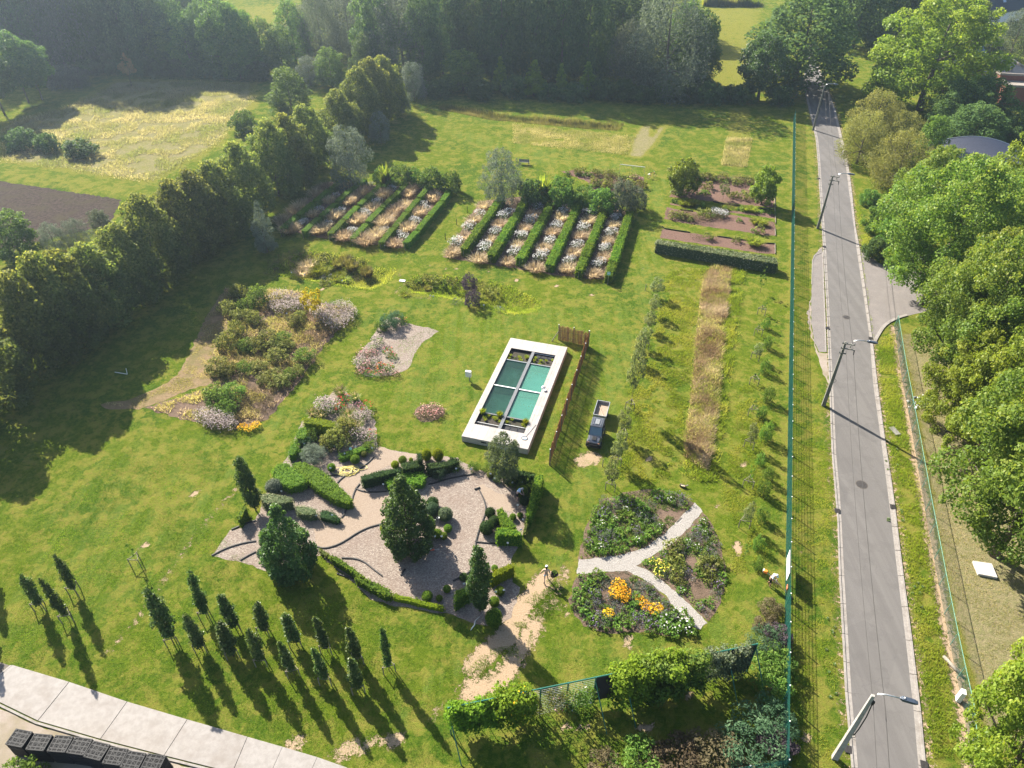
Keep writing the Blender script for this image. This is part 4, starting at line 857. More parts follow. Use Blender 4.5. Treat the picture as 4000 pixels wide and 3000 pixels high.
for i, (x, y, tp, w_) in enumerate(((3395, 560, 345, 225), (3345, 640, 425, 190), (3500, 600, 430, 180), (3490, 730, 505, 250))):
    T('yellow_willow_tree', x, y, tp, w_, ('feathery yellow green willow, top one of the clump beside the road', 'feathery yellow green willow hanging over the road kerb', 'feathery yellow green willow at the back of the roadside clump', 'feathery yellow green willow, lowest of the roadside clump')[i], group='yellow green willows beside the road')
T('alder_tree', 3590, 690, 440, 130, 'small bright green tree between the yellow willows and the dark trees')
T('dark_tree', 3800, 520, 290, 230, 'dark broad tree in front of the flat roofed building')
T('dark_tree', 3930, 565, 420, 150, 'dark tree beside the pale flat roof on the right')
T('dark_tree', 3700, 520, 300, 180, 'dark olive tree left of the broad dark tree')
T('dark_tree', 3780, 590, 400, 240, 'dark tree directly behind the curved metal roof')
T('willow_tree', 3935, 235, 22, 150, 'grey willow in front of the white gable house')
T('grey_bush', 3865, 238, 168, 95, 'rounded grey bush beside the glass pyramid roof', cat='bush')
T('golden_tree', 4035, 330, 75, 130, 'yellow green tree cut by the edge beside the pale flat roof')
# big trees along the right side of the road: one leafy wall
WALL = [('poplar_tree', 3605, 1190, 600, 475, 'big sunlit tree overhanging the paved side street'), ('poplar_tree', 3720, 1520, 900, 440, 'big green tree just below the paved side street'), ('golden_tree', 3975, 930, 440, 360, 'yellow green tree beside the curved metal roof'),
        ('poplar_tree', 3960, 1330, 760, 460, 'tall green tree behind the one over the side street'), ('golden_tree', 3960, 1700, 1200, 460, 'yellow tinted tree between the two big roadside trees'), ('poplar_tree', 3880, 2165, 1420, 640, 'big round green tree whose trunk stands beside the white slab'),
        ('golden_tree', 4080, 1950, 1350, 460, 'yellow green tree at the right edge behind the round green tree'), ('golden_tree', 3880, 3060, 2480, 470, 'low yellow green tree in the bottom right corner'), ('poplar_tree', 4130, 2900, 2330, 380, 'bright leafy tree at the right edge of the bottom corner'),
        ('poplar_tree', 3575, 960, 560, 290, 'green tree between the yellow willows and the tree over the side street'), ('poplar_tree', 3730, 940, 600, 330, 'green tree just in front of the curved metal roof'), ('poplar_tree', 3860, 1120, 640, 400, 'tall tree behind the tree over the side street, towards the right edge'),
        ('poplar_tree', 3760, 1390, 880, 380, 'green tree leaning out over the lower side street kerb'), ('poplar_tree', 3830, 1590, 1010, 440, 'green tree in the middle of the roadside wall of leaves'), ('golden_tree', 3830, 1800, 1290, 380, 'yellow green tree just above the round green tree'),
        ('poplar_tree', 4020, 1530, 900, 420, 'tall tree at the right edge beside the white vans'), ('poplar_tree', 4040, 2200, 1560, 420, 'green tree at the right edge behind the white slab'), ('golden_tree', 3700, 1680, 1290, 300, 'small yellow green tree at the inner edge of the roadside wall')]
for k_, x, y, tp, w_, lb in WALL: T(k_, x, y, tp, w_, lb)
for i, (x, y, tp, w_, k_) in enumerate(((3420, 905, 800, 110, 'bush'), (3390, 800, 740, 80, 'bush'), (3470, 960, 840, 120, 'bush'), (3410, 1010, 930, 90, 'dark_bush'), (3600, 760, 660, 110, 'bush'))):
    T(k_, x, y, tp, w_, ('green roadside shrub below the yellow willows', 'small shrub at the kerb below the lowest yellow willow', 'green shrub under the edge of the big sunlit tree', 'dark shrub beside the road just above the side street', 'green shrub behind the roadside willows')[i], cat='shrub')
for i, (x, y, h_, w_, k_) in enumerate(((-60, 300, 20, 200, 'dark_tree'), (110, 262, 24, 230, 'dark_tree'), (380, 258, 26, 240, 'willow_tree'), (640, 262, 17, 170, 'dark_tree'), (710, 268, 16, 160, 'dark_tree'), (830, 280, 15, 150, 'dark_tree'), (945, 290, 15, 150, 'alder_tree'), (1050, 285, 12, 120, 'alder_tree'), (1160, 250, 14, 140, 'alder_tree'), (1265, 250, 16, 160, 'willow_tree'), (1480, 300, 20, 190, 'dark_tree'), (1660, 320, 18, 170, 'dark_tree'), (250, 180, 26, 300, 'dark_tree'), (420, 170, 26, 300, 'dark_tree'), (1320, 80, 20, 260, 'dark_tree'), (1480, 90, 22, 260, 'willow_tree'), (1600, 120, 22, 260, 'dark_tree'), (1850, 130, 24, 280, 'dark_tree'), (2160, 140, 25, 280, 'dark_tree'), (2480, 120, 24, 280, 'dark_tree'), (540, 60, 20, 260, 'dark_tree'), (300, 40, 22, 300, 'dark_tree'), (60, 150, 24, 280, 'willow_tree'), (2650, 330, 17, 190, 'dark_tree'))):
    T(k_, x, y, None, w_, 'tree filling the dense far wood, %s from the left among the fillers' % (ORD[[0, 2, 5, 8, 9, 10, 11, 12, 13, 14, 17, 19, 3, 6, 15, 16, 18, 20, 21, 22, 7, 4, 1, 23][i]]), h=h_, group='trees filling the dense far wood')
for i, (x, y) in enumerate(((420, 285), (480, 288), (560, 290), (620, 292), (700, 296), (780, 298), (860, 302), (940, 306), (1010, 308), (360, 292))):
    b = G(x, y); tree('dark_bush', b, None, wid(b, 110), 3.6, 'dark bush at the foot of the wood behind the meadow, %s from the left' % ORD[(i + 1) % 10], 'bush', 'dark bushes at the foot of the wood behind the meadow')
# middle distance
T('silver_tree', 1375, 725, 485, 175, 'large silver grey tree at the foot of the hornbeam row')
T('silver_tree', 1490, 560, 430, 90, 'small pale green tree at the shaded foot of the hornbeams')
T('silver_tree', 1620, 395, 235, 110, 'silvery tree beside the far end of the hornbeam row')
T('grey_bush', 1575, 440, 350, 80, 'grey bush at the far foot of the hornbeam row', cat='bush')
T('silver_tree', 1960, 795, 575, 165, 'silver grey tree between the two hedge plots')
T('silver_cone_tree', 1045, 985, 777, 92, 'silvery cone shaped tree in front of the left hedge plot')
for i, (x, y, tp, w_) in enumerate(((1570, 725, 640, 90), (1625, 728, 655, 80), (1690, 742, 650, 100), (1760, 752, 665, 85), (1500, 720, 650, 80))):
    T('bush', x, y, tp, w_, 'green shrub of the row behind the left hedge plot, %s from the left' % ('second', 'third', 'fourth', 'fifth', 'first')[i], cat='shrub', group='shrubs behind the left hedge plot')
for i, (x, y, tp, w_, k_) in enumerate(((2080, 800, 705, 120, 'dark_bush'), (2190, 805, 690, 140, 'bush'), (2280, 805, 725, 120, 'bush'), (2350, 830, 735, 130, 'bush'), (2430, 830, 700, 115, 'grey_bush'), (2480, 815, 725, 90, 'grey_bush'))):
    T(k_, x, y, tp, w_, 'shrub of the belt behind the right hedge plot, %s from the silver tree' % ORD[i], cat='shrub', group='shrubs behind the right hedge plot')
T('globe_tree', 2664, 762, 616, 135, 'round crowned tree at the left corner of the vegetable beds')
T('globe_tree', 2973, 800, 640, 110, 'round crowned tree at the right end of the vegetable beds', var=1)
T('fruit_sapling', 2824, 778, 706, 38, 'small staked tree between the two round crowned trees')
T('yellow_sapling', 1229, 1248, 1132, 88, 'golden yellow leaved young tree in the old flower bed')
T('purple_shrub', 1836, 1150, 1066, 62, 'dark purple shrub at the back of the pond hollow', cat='shrub')
T('purple_shrub', 1846, 1195, 1130, 66, 'dark purple shrub at the near edge of the pond hollow', cat='shrub')
# topiary garden trees
T('topiary_beech_tree', 1600, 2138, 1845, 215, 'big dark pyramid shaped tree in the middle of the wood chip garden', var=0)
T('topiary_beech_tree', 1147, 2225, 1965, 205, 'big dark pyramid shaped tree at the left corner of the wood chip garden', var=1)
T('column_beech_tree', 1000, 1995, 1772, 76, 'leaning dark column tree at the left edge of the wood chip garden', var=0)
T('column_beech_tree', 1876, 2388, 2122, 98, 'dark column tree at the lower corner of the wood chip garden', var=1)
T('pear_tree', 1968, 1896, 1688, 140, 'grey green round tree standing beside the white pool deck')
# ================================================================ staked saplings, lower left
WOODM = plain('weathered_stake_wood', (.19, .165, .13), .85, 0, .2, 10, .3)
def stake_frame(loc, label, r=.48, h=.98, rz=0., group=None):
    t = thing('tree_stakes', label, 'stakes', loc, rz, group=group)
    pts = [Vector((r * math.cos(a), r * math.sin(a), 0)) for a in (R(90), R(210), R(330))]
    for p in pts: put('stake', STK, t, (p.x, p.y, 0))
    for i in range(3):
        a, b = pts[i], pts[(i + 1) % 3]; d = b - a
        put('rail', RAIL, t, ((a.x + b.x) / 2, (a.y + b.y) / 2, h - .08), (0, 0, math.atan2(d.y, d.x)), (d.length / 1.0, 1, 1))
    return t
STK = MB().tube([(0, 0, -.05), (0, 0, 1.0)], .038, 8).mesh('stake', WOODM); RAIL = MB().box((0, 0, 0), (1.0, .03, .06)).mesh('rail', WOODM)
SAP = [(298, 2318, 2155, 60), (538, 2205, 2083, 32), (163, 2377, 2235, 60), (271, 2422, 2241, 50), (678, 2512, 2300, 82), (809, 2413, 2228, 62), (791, 2539, 2395, 70), (922, 2458, 2309, 66), (913, 2562, 2422, 76), (1036, 2472, 2345, 60), (1027, 2594, 2444, 66),
       (1158, 2517, 2386, 72), (1149, 2634, 2494, 62), (1280, 2544, 2392, 52), (1276, 2666, 2517, 66), (1400, 2585, 2431, 68), (1402, 2698, 2562, 68), (1520, 2618, 2444, 56)]
SL = ['yellow tipped column sapling, first of the loose group by the left edge', 'thin sparse sapling nearest the worn track line', 'column sapling nearest the left edge of the picture', 'slim silvery column sapling nearest the concrete drive on the left', 'tallest column sapling at the left end of the front rows',
      'column sapling at the left end of the back row', 'column sapling, second of the front row', 'column sapling, second of the back row', 'column sapling, third of the front row', 'column sapling, third of the back row', 'column sapling, fourth of the front row',
      'column sapling with a side twig, fourth of the back row', 'column sapling, fifth of the front row', 'slim column sapling, fifth of the back row', 'column sapling, sixth of the front row', 'broad column sapling, sixth of the back row', 'short broad column sapling at the right end of the front row', 'slim column sapling at the right end of the back row']
offs = [(-35, 2250, 2090, 60), (-60, 2440, 2270, 60)]
for i, (x, y, tp, w_) in enumerate(SAP):
    b = G(x, y)
    tree('thin_sapling' if i == 1 else 'column_sapling', b, tp, wid(b, w_) * rnd.uniform(.72, .98), None, SL[i], group='staked column saplings on the lower lawn', rz=rnd.uniform(0, 6))
    stake_frame((b.x, b.y, 0), 'stakes round the ' + SL[i].replace('column sapling', 'sapling').replace('sapling,', 'sapling').replace(' of the picture', ''), rz=R(-10 + (i * 37) % 30), group='stake triangles round the lower saplings')
for i, (x, y, tp, w_) in enumerate(offs):
    b = G(x, y); tree('column_sapling', b, tp, wid(b, w_), None, 'column sapling just past the left edge of the lawn, %s one' % ('farther', 'nearer')[i], group='staked column saplings on the lower lawn')
# ================================================================ two rows of young fruit trees beside the tall grass
FR = [('k', 852, 908, 640, 46), ('k', 905, 690, 400, 52), ('k', 956, 470, 195, 50), ('k', 1020, 215, 1180 - 1659, 52), ('g', 1092, 1480, 1300, 44), ('g', 1148, 1350, 1155, 46), ('g', 1186, 1200, 1035, 44), ('g', 1225, 1068, 885, 44), ('g', 1243, 905, 735, 48)]
for i, (t_, x, y, ty, w_) in enumerate(FR):
    b = at(t_, x, y); tp = raw(t_, x, ty)[1]; h_ = hgt(b, tp)
    tree('fruit_sapling', b, None, wid(b, w_ * 1.05), h_ * 1.05, 'pale leaved young fruit tree, %s from the near end of its row' % ORD[i], group='young fruit trees left of the tall grass')
    if i in (0, 1, 2, 3, 5): stake_frame((b.x, b.y, 0), 'stake triangle round the pale fruit tree, %s from the near end' % ORD[i], .5, rz=R(-20), group='stake triangles round the fruit trees')
FR2 = [('g', 2142, 870, 640, 26), ('g', 2158, 1055, 930, 20), ('g', 2128, 1235, 1120, 20), ('g', 2108, 1445, 1290, 30), ('g', 2096, 1659, 1520, 22), ('k', 2082, 265, 100, 20), ('k', 2055, 545, 330, 32), ('k', 2045, 885, 640, 18), ('k', 2010, 1225, 1010, 34), ('k', 2000, 1520, 1350, 22)]
for i, (t_, x, y, ty, w_) in enumerate(FR2):
    b = at(t_, x, y); h_ = max(2.2, hgt(b, raw(t_, x, ty)[1]))
    tree('fruit_sapling' if w_ > 28 else 'thin_sapling', b, None, wid(b, w_ * 1.15), h_, 'thin young tree, %s from the far end of the row along the green fence' % ORD[i], group='thin young trees along the green fence')
    if i not in (0, 9): stake_frame((b.x - .1, b.y, 0), 'stake triangle round the thin young tree, %s from the far end' % ORD[i], .5, rz=R(-30 + 10 * (i % 3)), group='stake triangles along the green fence')
for i, (t_, x, y, s_) in enumerate((('k', 2150, 300, 1.0), ('k', 2185, 480, 1.3), ('k', 2140, 700, .9), ('k', 2170, 960, 1.1), ('k', 2150, 1180, 1.0), ('k', 2120, 1420, .9), ('g', 2200, 1350, 1.0), ('g', 2180, 1560, 1.1), ('g', 2190, 1180, .9), ('k', 2200, 150, 1.2), ('k', 2120, 1600, .9), ('k', 2200, 830, 1.0))):
    b = at(t_, x, y); tree('green_shrub', b, None, 1.15 * s_, 1.7 * s_, 'loose upright fruit bush close to the green fence, %s of its line' % ORD[i], 'bush', 'loose bushes beside the green fence')
# outside the left edge: bank of trees that shade the lower left lawn
# ================================================================ hedge plots
def block(a, b, wd):
    d = (b - a).normalized(); n = Vector((-d.y, d.x, 0)) * wd / 2; return [a + n, b + n, b - n, a - n]
LP = [[((890, 395), (938, 345)), ((948, 338), (1022, 247)), ((1030, 238), (1104, 152)), ((1112, 142), (1160, 68))],
      [((700, 425), (778, 325)), ((792, 318), (866, 224)), ((876, 214), (948, 132)), ((955, 122), (1020, 52))],
      [((508, 395), (598, 298)), ((612, 285), (698, 198)), ((706, 190), (790, 108)), ((800, 98), (872, 20))],
      [((358, 368), (446, 278)), ((455, 268), (538, 185)), ((556, 172), (638, 94)), ((648, 82), (725, 8))],
      [((180, 350), (278, 258)), ((297, 245), (392, 162)), ((405, 150), (497, 72)), ((510, 62), (592, 0))],
      [((32, 332), (132, 245)), ((147, 236), (240, 156)), ((256, 146), (348, 66)), ((366, 56), (448, -8))]]
for i, rowp in enumerate(LP):
    t = thing('hedge', 'stepped hedge of four blocks in the left plot, %s from the middle lawn' % ORD[i], 'hedge', (0, 0, 0), group='stepped hedges of the left plot')
    a0 = at('W', *rowp[0][0], 1.05) if i else at('W', 862, 425, 1.05)
    for k, (p, q) in enumerate(rowp):
        a, b = at('W', *p, 1.05), at('W', *q, 1.05); d = (b - a).normalized()
        if k == 0: a = a0 + d * .1
        hedge('hedge_block', block(a, b + d * .15, .85), 1.12 + rnd.uniform(-.06, .1), 'box', .13, 70, parent=t, seed=i * 10 + k)
    MB().tube([(a0.x - .05, a0.y - .35, 0), (a0.x - .05, a0.y - .35, .95)], .035, 6).build('end_post', WOODM, t)
RP = [('f', (1800, 505), (2125, 35)), ('f', (2035, 560), 'g', (122, 55)), ('g', (70, 590), (338, 90)), ('g', (325, 640), (572, 105)), ('g', (580, 690), (800, 145)), ('g', (835, 735), (1020, 170))]
for i, r_ in enumerate(RP):
    a = at(r_[0], *r_[1], .9); b = at(r_[0], *r_[2], 1.2) if len(r_) == 3 else at(r_[2], *r_[3], 1.2)
    t = thing('hedge', 'bulging leafy hedge of the right plot, %s from the left' % ORD[i], 'hedge', (0, 0, 0), group='leafy hedges of the right plot')
    for k in range(5):
        p, q = a.lerp(b, k / 5), a.lerp(b, (k + 1) / 5); d = (q - p).normalized()
        hedge('hedge_block', block(p - d * .15, q + d * .12, 1.0 + rnd.uniform(-.1, .12)), 1.28 + rnd.uniform(-.08, .1), 'box', .19, 48, parent=t, loose=.1, seed=100 + i * 10 + k)
    e = a - (b - a).normalized() * .35
    MB().tube([(e.x, e.y, 0), (e.x, e.y, 1.0)], .03, 6).build('end_post', WOODM, t)
def cols(t, pts, key, lab, cat, group, s, hs=1.0):
    for i, (x, y) in enumerate(pts):
        plant(key, at(t, x, y, .6), lab, cat, s * rnd.uniform(.85, 1.15), group, hs=hs, name='flower_clump' if cat == 'flowers' else 'ornamental_grass')
LW = 'white flowering clump between the stepped hedges of the left plot'; LG = 'straw coloured ornamental grass between the stepped hedges of the left plot'
cols('W', ((1080, 100), (1005, 185), (985, 160), (935, 275), (915, 262), (855, 380), (835, 355), (725, 330), (785, 45), (770, 60), (685, 130), (665, 145), (605, 225), (585, 212), (500, 330), (520, 335), (630, 30), (440, 195), (425, 210), (400, 100), (285, 195), (185, 275), (165, 285), (350, 290)), 'white', LW, 'flowers', 'white clumps of the left plot', .8)
cols('W', ((1050, 130), (1035, 110), (965, 215), (945, 225), (890, 315), (870, 330), (770, 425), (790, 430), (900, 70), (920, 55), (880, 95), (860, 160), (830, 190), (800, 205), (770, 235), (740, 275), (715, 290), (700, 270), (690, 345), (665, 370), (640, 385), (620, 405), (600, 420), (575, 400), (730, 90), (715, 105), (650, 190), (560, 255),
           (545, 275), (520, 275), (450, 385), (435, 375), (580, 75), (560, 90), (520, 125), (490, 145), (470, 150), (400, 235), (375, 250), (290, 340), (310, 330), (270, 345), (450, 40), (350, 140), (235, 230), (100, 335), (75, 340), (200, 150), (150, 190), (60, 250), (30, 280), (260, 100), (330, 45), (290, 70), (110, 215)), 'straw', LG, 'ornamental grass', 'straw grasses of the left plot', 1.1)
RW = 'white flowering clump between the leafy hedges of the right plot'; RG = 'straw coloured ornamental grass between the leafy hedges of the right plot'
for t_, pts in (('g', ((905, 205), (890, 215), (865, 335), (840, 345), (815, 465), (795, 480), (765, 590), (735, 615), (690, 170), (660, 180), (625, 295), (600, 310), (575, 440), (545, 455), (510, 570), (480, 590), (450, 140), (435, 160), (395, 275), (370, 290), (335, 400), (315, 425), (265, 535), (240, 565), (220, 130), (170, 230), (145, 250), (95, 355), (75, 375), (30, 490), (0, 520))), ('f', ((2195, 180), (2130, 205), (2075, 320), (2050, 340), (1985, 445), (1970, 480), (1935, 180), (1850, 280), (1825, 305), (1745, 420), (1715, 440)))):
    cols(t_, pts, 'white', RW, 'flowers', 'white clumps of the right plot', 1.0)
for t_, pts in (('g', ((885, 270), (865, 275), (820, 405), (790, 415), (800, 555), (770, 560), (655, 240), (670, 230), (600, 365), (575, 375), (550, 510), (530, 520), (480, 650), (450, 655), (690, 700), (720, 690), (425, 210), (360, 335), (345, 345), (285, 470), (270, 480), (195, 650), (220, 655), (190, 180), (120, 300), (100, 310), (40, 440))), ('f', ((2110, 270), (2090, 275), (2020, 390), (1940, 575), (1910, 570), (1890, 235), (1870, 230), (1800, 370), (1690, 510), (1680, 530), (1710, 500), (1975, 95), (1960, 110), (2170, 590)))):
    cols(t_, pts, 'straw', RG, 'ornamental grass', 'straw grasses of the right plot', .95, .85)
# ================================================================ topiary garden
def poly_at(t, s, z): return [at(t, *map(float, k.split(',')), z) for k in s.split()]
HG = [('U', '237,310 330,308 450,325 545,352 556,392 460,392 380,372 300,362 245,352', 1.55, 'yellowhedge', .11, 110, 'yellow topped clipped hedge at the back of the wood chip garden'),
      ('U', '215,400 262,388 290,440 275,490 225,505 185,500 172,470', 1.3, 'box', .13, 80, 'rounded green hedge block left of the yellow topped hedge'),
      ('U', '150,545 185,520 200,590 165,650 110,660 100,625', 1.0, 'box', .13, 80, 'low green hedge on the left edge of the wood chip garden'),
      ('j', '130,750 180,690 260,672 300,700 420,790 440,835 380,870 280,885 180,850', 1.0, 'softgreen', .13, 110, 'broad soft green clipped mound left of the wedge hedge'),
      ('j', '305,690 350,665 410,670 520,715 620,775 720,880 820,975 835,1005 790,1030 690,1000 560,925 430,820', .95, 'softgreen', .13, 110, 'long wedge shaped green hedge tapering to a point on the chip path'),
      ('j', '900,795 960,775 1120,735 1240,720 1258,750 1150,775 1000,815 915,832', 1.15, 'yew', .13, 100, 'long dark clipped hedge along the upper chip path'),
      ('j', '1252,680 1330,660 1440,648 1450,705 1340,725 1258,735', 1.25, 'yew', .14, 90, 'dark clipped hedge block left of the two green domes'),
      ('j', '1390,592 1430,592 1435,650 1395,650', 1.9, 'yew', .14, 90, 'tall dark clipped pillar beside the two green domes'),
      ('j', '1462,690 1560,672 1650,665 1690,632 1745,635 1752,670 1660,705 1560,725 1475,738', 1.1, 'yew', .15, 80, 'ragged dark hedge below the two green domes'),
      ('j', '1110,830 1180,780 1300,760 1440,755 1470,800 1440,860 1330,860 1230,850 1140,880', .75, 'softgreen', .14, 100, 'low feathery green hedge beside the big middle tree'),
      ('j', '30,945 120,935 310,978 322,1010 200,1035 60,1020 30,990', 1.15, 'greyhedge', .12, 90, 'grey green clipped hedge behind the left pyramid tree'),
      ('j', '335,1050 430,1050 520,1078 532,1115 470,1130 370,1115 340,1085', .9, 'greyhedge', .12, 90, 'short grey green clipped hedge right of the left pyramid tree'),
      ('j', '545,1100 600,1080 660,1095 735,1160 700,1185 600,1165 545,1145', .55, 'yew', .13, 80, 'low dark green hedge ending at the chip path'),
      ('i', '2035,1150 2075,1080 2110,1030 2135,1060 2100,1120 2062,1175', 1.25, 'box', .13, 80, 'small wedge hedge left of the leaning column tree'),
      ('k', '200,800 240,770 275,775 270,830 235,935 165,1135 125,1140 150,1010', 1.6, 'box', .16, 70, 'tall bright green hedge on the right edge of the wood chip garden'),
      ('k', '-60,735 60,735 200,770 198,805 50,790 -60,790', 1.3, 'yew', .16, 70, 'dark hedge behind the gardener bending by the round bushes'),
      ('k', '125,1150 150,1160 115,1290 92,1285', .7, 'olive', .13, 60, 'narrow pale hedge below the tall bright green hedge'),
      ('V', '305,55 345,40 400,110 455,185 400,205 355,160', 1.5, 'box', .15, 80, 'slanting bright green hedge arm of the corner hedge'),
      ('V', '303,195 350,188 440,195 480,215 502,248 420,245 300,238', 1.55, 'box', .15, 80, 'clipped bright green front block of the corner hedge'),
      ('V', '240,535 320,490 415,450 442,478 350,525 258,572', 1.3, 'yellowhedge', .13, 90, 'yellow green hedge block right of the lower column tree'),
      ('V', '-10,660 60,632 112,622 115,665 60,700 -10,745', 1.35, 'box', .13, 90, 'green hedge block left of the lower column tree'),
      ('j', '630,1470 690,1480 850,1590 960,1680 940,1700 830,1620 640,1500', .85, 'box', .14, 80, 'upper length of the low hedge curving round the garden foot'),
      ('n', '880,-10 960,20 1080,70 1165,120 1170,165 1110,165 1000,110 850,20', .85, 'box', .14, 80, 'middle length of the low hedge curving round the garden foot'),
      ('n', '1175,145 1320,175 1480,215 1630,255 1625,285 1450,248 1290,205 1180,185', .5, 'yellowhedge', .11, 90, 'thin yellow green hedge length at the garden foot'),
      ('j', '530,1400 640,1465 630,1500 540,1440', .5, 'olive', .14, 60, 'thin brownish hedge length beside the left pyramid tree'),
      ('j', '715,595 790,575 970,515 985,545 870,590 760,640 718,640', .6, 'box', .12, 90, 'low hedge with labels beside the yellow hose')]
for i, (t_, s_, h_, m_, l_, d_, lb) in enumerate(HG): hedge('hedge', poly_at(t_, s_, h_), h_, m_, l_, d_, lb, 'hedge', seed=200 + i)
big = hedge('clipped_hedge', [at('g', 1238, 440, 1.5), at('g', 1250, 405, 1.5), at('h', 75, 565, 1.5), at('h', 88, 620, 1.5)], 1.5, 'greyhedge', .20, 60, 'long pale topped clipped hedge below the vegetable beds', 'hedge', loose=.06, seed=300)
BL = [('j', 862, 655, 40, 'box', 'bright green ball bush above the yellow hose'), ('j', 657, 725, 36, 'box', 'green ball bush left of the yellow hose'), ('j', 937, 610, 27, 'olive', 'small brownish ball bush right of the bright green ball'), ('j', 1270, 660, 36, 'box', 'green ball bush at the head of the chip path'), ('j', 1340, 655, 18, 'yellowhedge', 'tiny yellow green ball beside the dark hedge block'),
      ('j', 1205, 700, 35, 'yellowhedge', 'flat yellow green cushion beside the long dark hedge'), ('j', 168, 895, 70, 'silver', 'silvery green ball bush above the grey green hedge'), ('j', 1640, 1130, 62, 'greygreen', 'large grey green ball right of the middle pyramid tree'), ('j', 1525, 1085, 60, 'bluegreen', 'large rough ball hard against the middle pyramid tree'),
      ('j', 1530, 1030, 52, 'yew', 'dark ball behind the large grey green ball'), ('j', 1570, 1295, 42, 'box', 'small green ball below the grey green ball'), ('j', 1622, 1315, 34, 'box', 'smallest green ball at the right of the ball group'), ('j', 1490, 1300, 42, 'yew', 'dark ball at the foot of the middle pyramid tree'), ('j', 1520, 1240, 34, 'yellowhedge', 'yellow green cushion in the ball group'),
      ('j', 1660, 1250, 36, 'box', 'green cushion at the right edge of the ball group'), ('j', 1110, 1250, 36, 'yellowhedge', 'yellow green bush at the left foot of the middle pyramid tree'), ('j', 2025, 1115, 46, 'yew', 'dark ball bush, upper of the three dark balls'), ('j', 2062, 1185, 46, 'yew', 'dark ball bush, middle of the three dark balls'), ('j', 1995, 1245, 62, 'yew', 'dark ball bush, largest of the three dark balls'),
      ('j', 85, 1365, 48, 'dark', 'dark bush at the upper left of the left pyramid tree'), ('j', 80, 1465, 58, 'bluegreen', 'blue green bush at the left foot of the left pyramid tree'), ('j', 150, 1540, 60, 'bluegreen', 'blue green bush below the left pyramid tree'), ('n', 1483, 172, 46, 'box', 'bright green ball bush at the garden foot, left of a smaller one'), ('n', 1585, 192, 30, 'box', 'small green ball bush right of the bright one at the garden foot'),
      ('n', 1652, 112, 34, 'box', 'small green ball bush on the chips near the lower column tree'), ('n', 2108, 130, 42, 'box', 'green ball bush right of the lower column tree'), ('n', 2060, 222, 46, 'box', 'half hidden ball bush above the big egg shaped one'), ('k', 85, 935, 52, 'box', 'round bush beside the bending gardener'), ('k', 108, 1012, 44, 'yew', 'round dark bush below the bending gardener'), ('k', 70, 1135, 26, 'box', 'tiny ball bush near the tall bright hedge'),
      ('k', 8, 1150, 30, 'box', 'small bush at the upper end of the corner hedge'), ('j', 2025, 785, 32, 'olive', 'small yellowish ball near the pool tree'), ('j', 2080, 825, 32, 'yew', 'small dark ball near the pool tree'), ('V', 60, 560, 32, 'dark', 'dark round bush left of the lower column tree'), ('V', 290, 495, 26, 'box', 'small round bush behind the yellow green hedge block')]
for t_, x, y, r, m_, lb in BL:
    c = at(t_, x, y + r * .55); rr = r * TL[t_][2] * depth(c) / FPX
    ball(c, rr, lb, m_)
for t_, x, y, r, hs, m_, lb in (('j', 1478, 618, 42, 1.5, 'yellowhedge', 'green clipped dome, left of the pair by the pool lawn'), ('j', 1577, 618, 46, 1.45, 'yellowhedge', 'green clipped dome, right of the pair by the pool lawn'), ('n', 2055, 345, 74, 1.25, 'box', 'big egg shaped clipped bush at the lower garden corner')):
    c = at(t_, x, y + r * .9); ball(c, r * S * depth(c) / FPX, lb, m_, hs)
for t_, x, y, k_, s_, lb in (('U', 340, 500, 'green_shrub', .75, 'loose green shrub in front of the yellow topped hedge'), ('U', 290, 590, 'blue_shrub', .55, 'small grey blue shrub by the left garden labels'), ('U', 230, 680, 'green_shrub', .5, 'small yellow green shrub left of the pale shrub'), ('U', 210, 600, 'green_shrub', .6, 'green shrub at the left garden edge'),
                             ('U', 560, 580, 'leafy_shrub', .95, 'olive brown shrub behind the low labelled hedge'), ('U', 490, 590, 'leafy_shrub', .7, 'small olive brown shrub beside the pale shrub'), ('U', 640, 470, 'leafy_shrub', .9, 'olive shrub right of the yellow topped hedge'), ('j', 1735, 735, 'green_shrub', .5, 'pale variegated shrub at the upper garden edge'), ('j', 1585, 800, 'blue_shrub', .5, 'small grey shrub below the ragged dark hedge'),
                             ('j', 1880, 740, 'green_shrub', .5, 'small dark shrub by the upper garden edge'), ('j', 1995, 750, 'green_shrub', .45, 'small shrub left of the pool tree'), ('j', 2140, 780, 'green_shrub', .6, 'shrub under the pool tree'), ('k', 130, 880, 'green_shrub', .7, 'green shrub behind the bending gardener'), ('k', 20, 880, 'green_shrub', .6, 'dark green shrub left of the bending gardener'),
                             ('U', 880, 610, 'green_shrub', .55, 'round green shrub at the right end of the labelled hedge')):
    b = at(t_, x, y); tree(k_, b, None, SPEC[k_][2] * s_, SPEC[k_][1] * s_, lb, 'shrub')
b = at('U', 350, 700); tree('silver_tree', b, None, 2.6, 1.5, 'pale variegated shrub in the middle of the label bed', 'shrub', name='pale_shrub')
b = at('U', 330, 640); tree('silver_tree', b, None, 1.6, 1.1, 'pale shrub just behind the variegated one', 'shrub', name='pale_shrub')
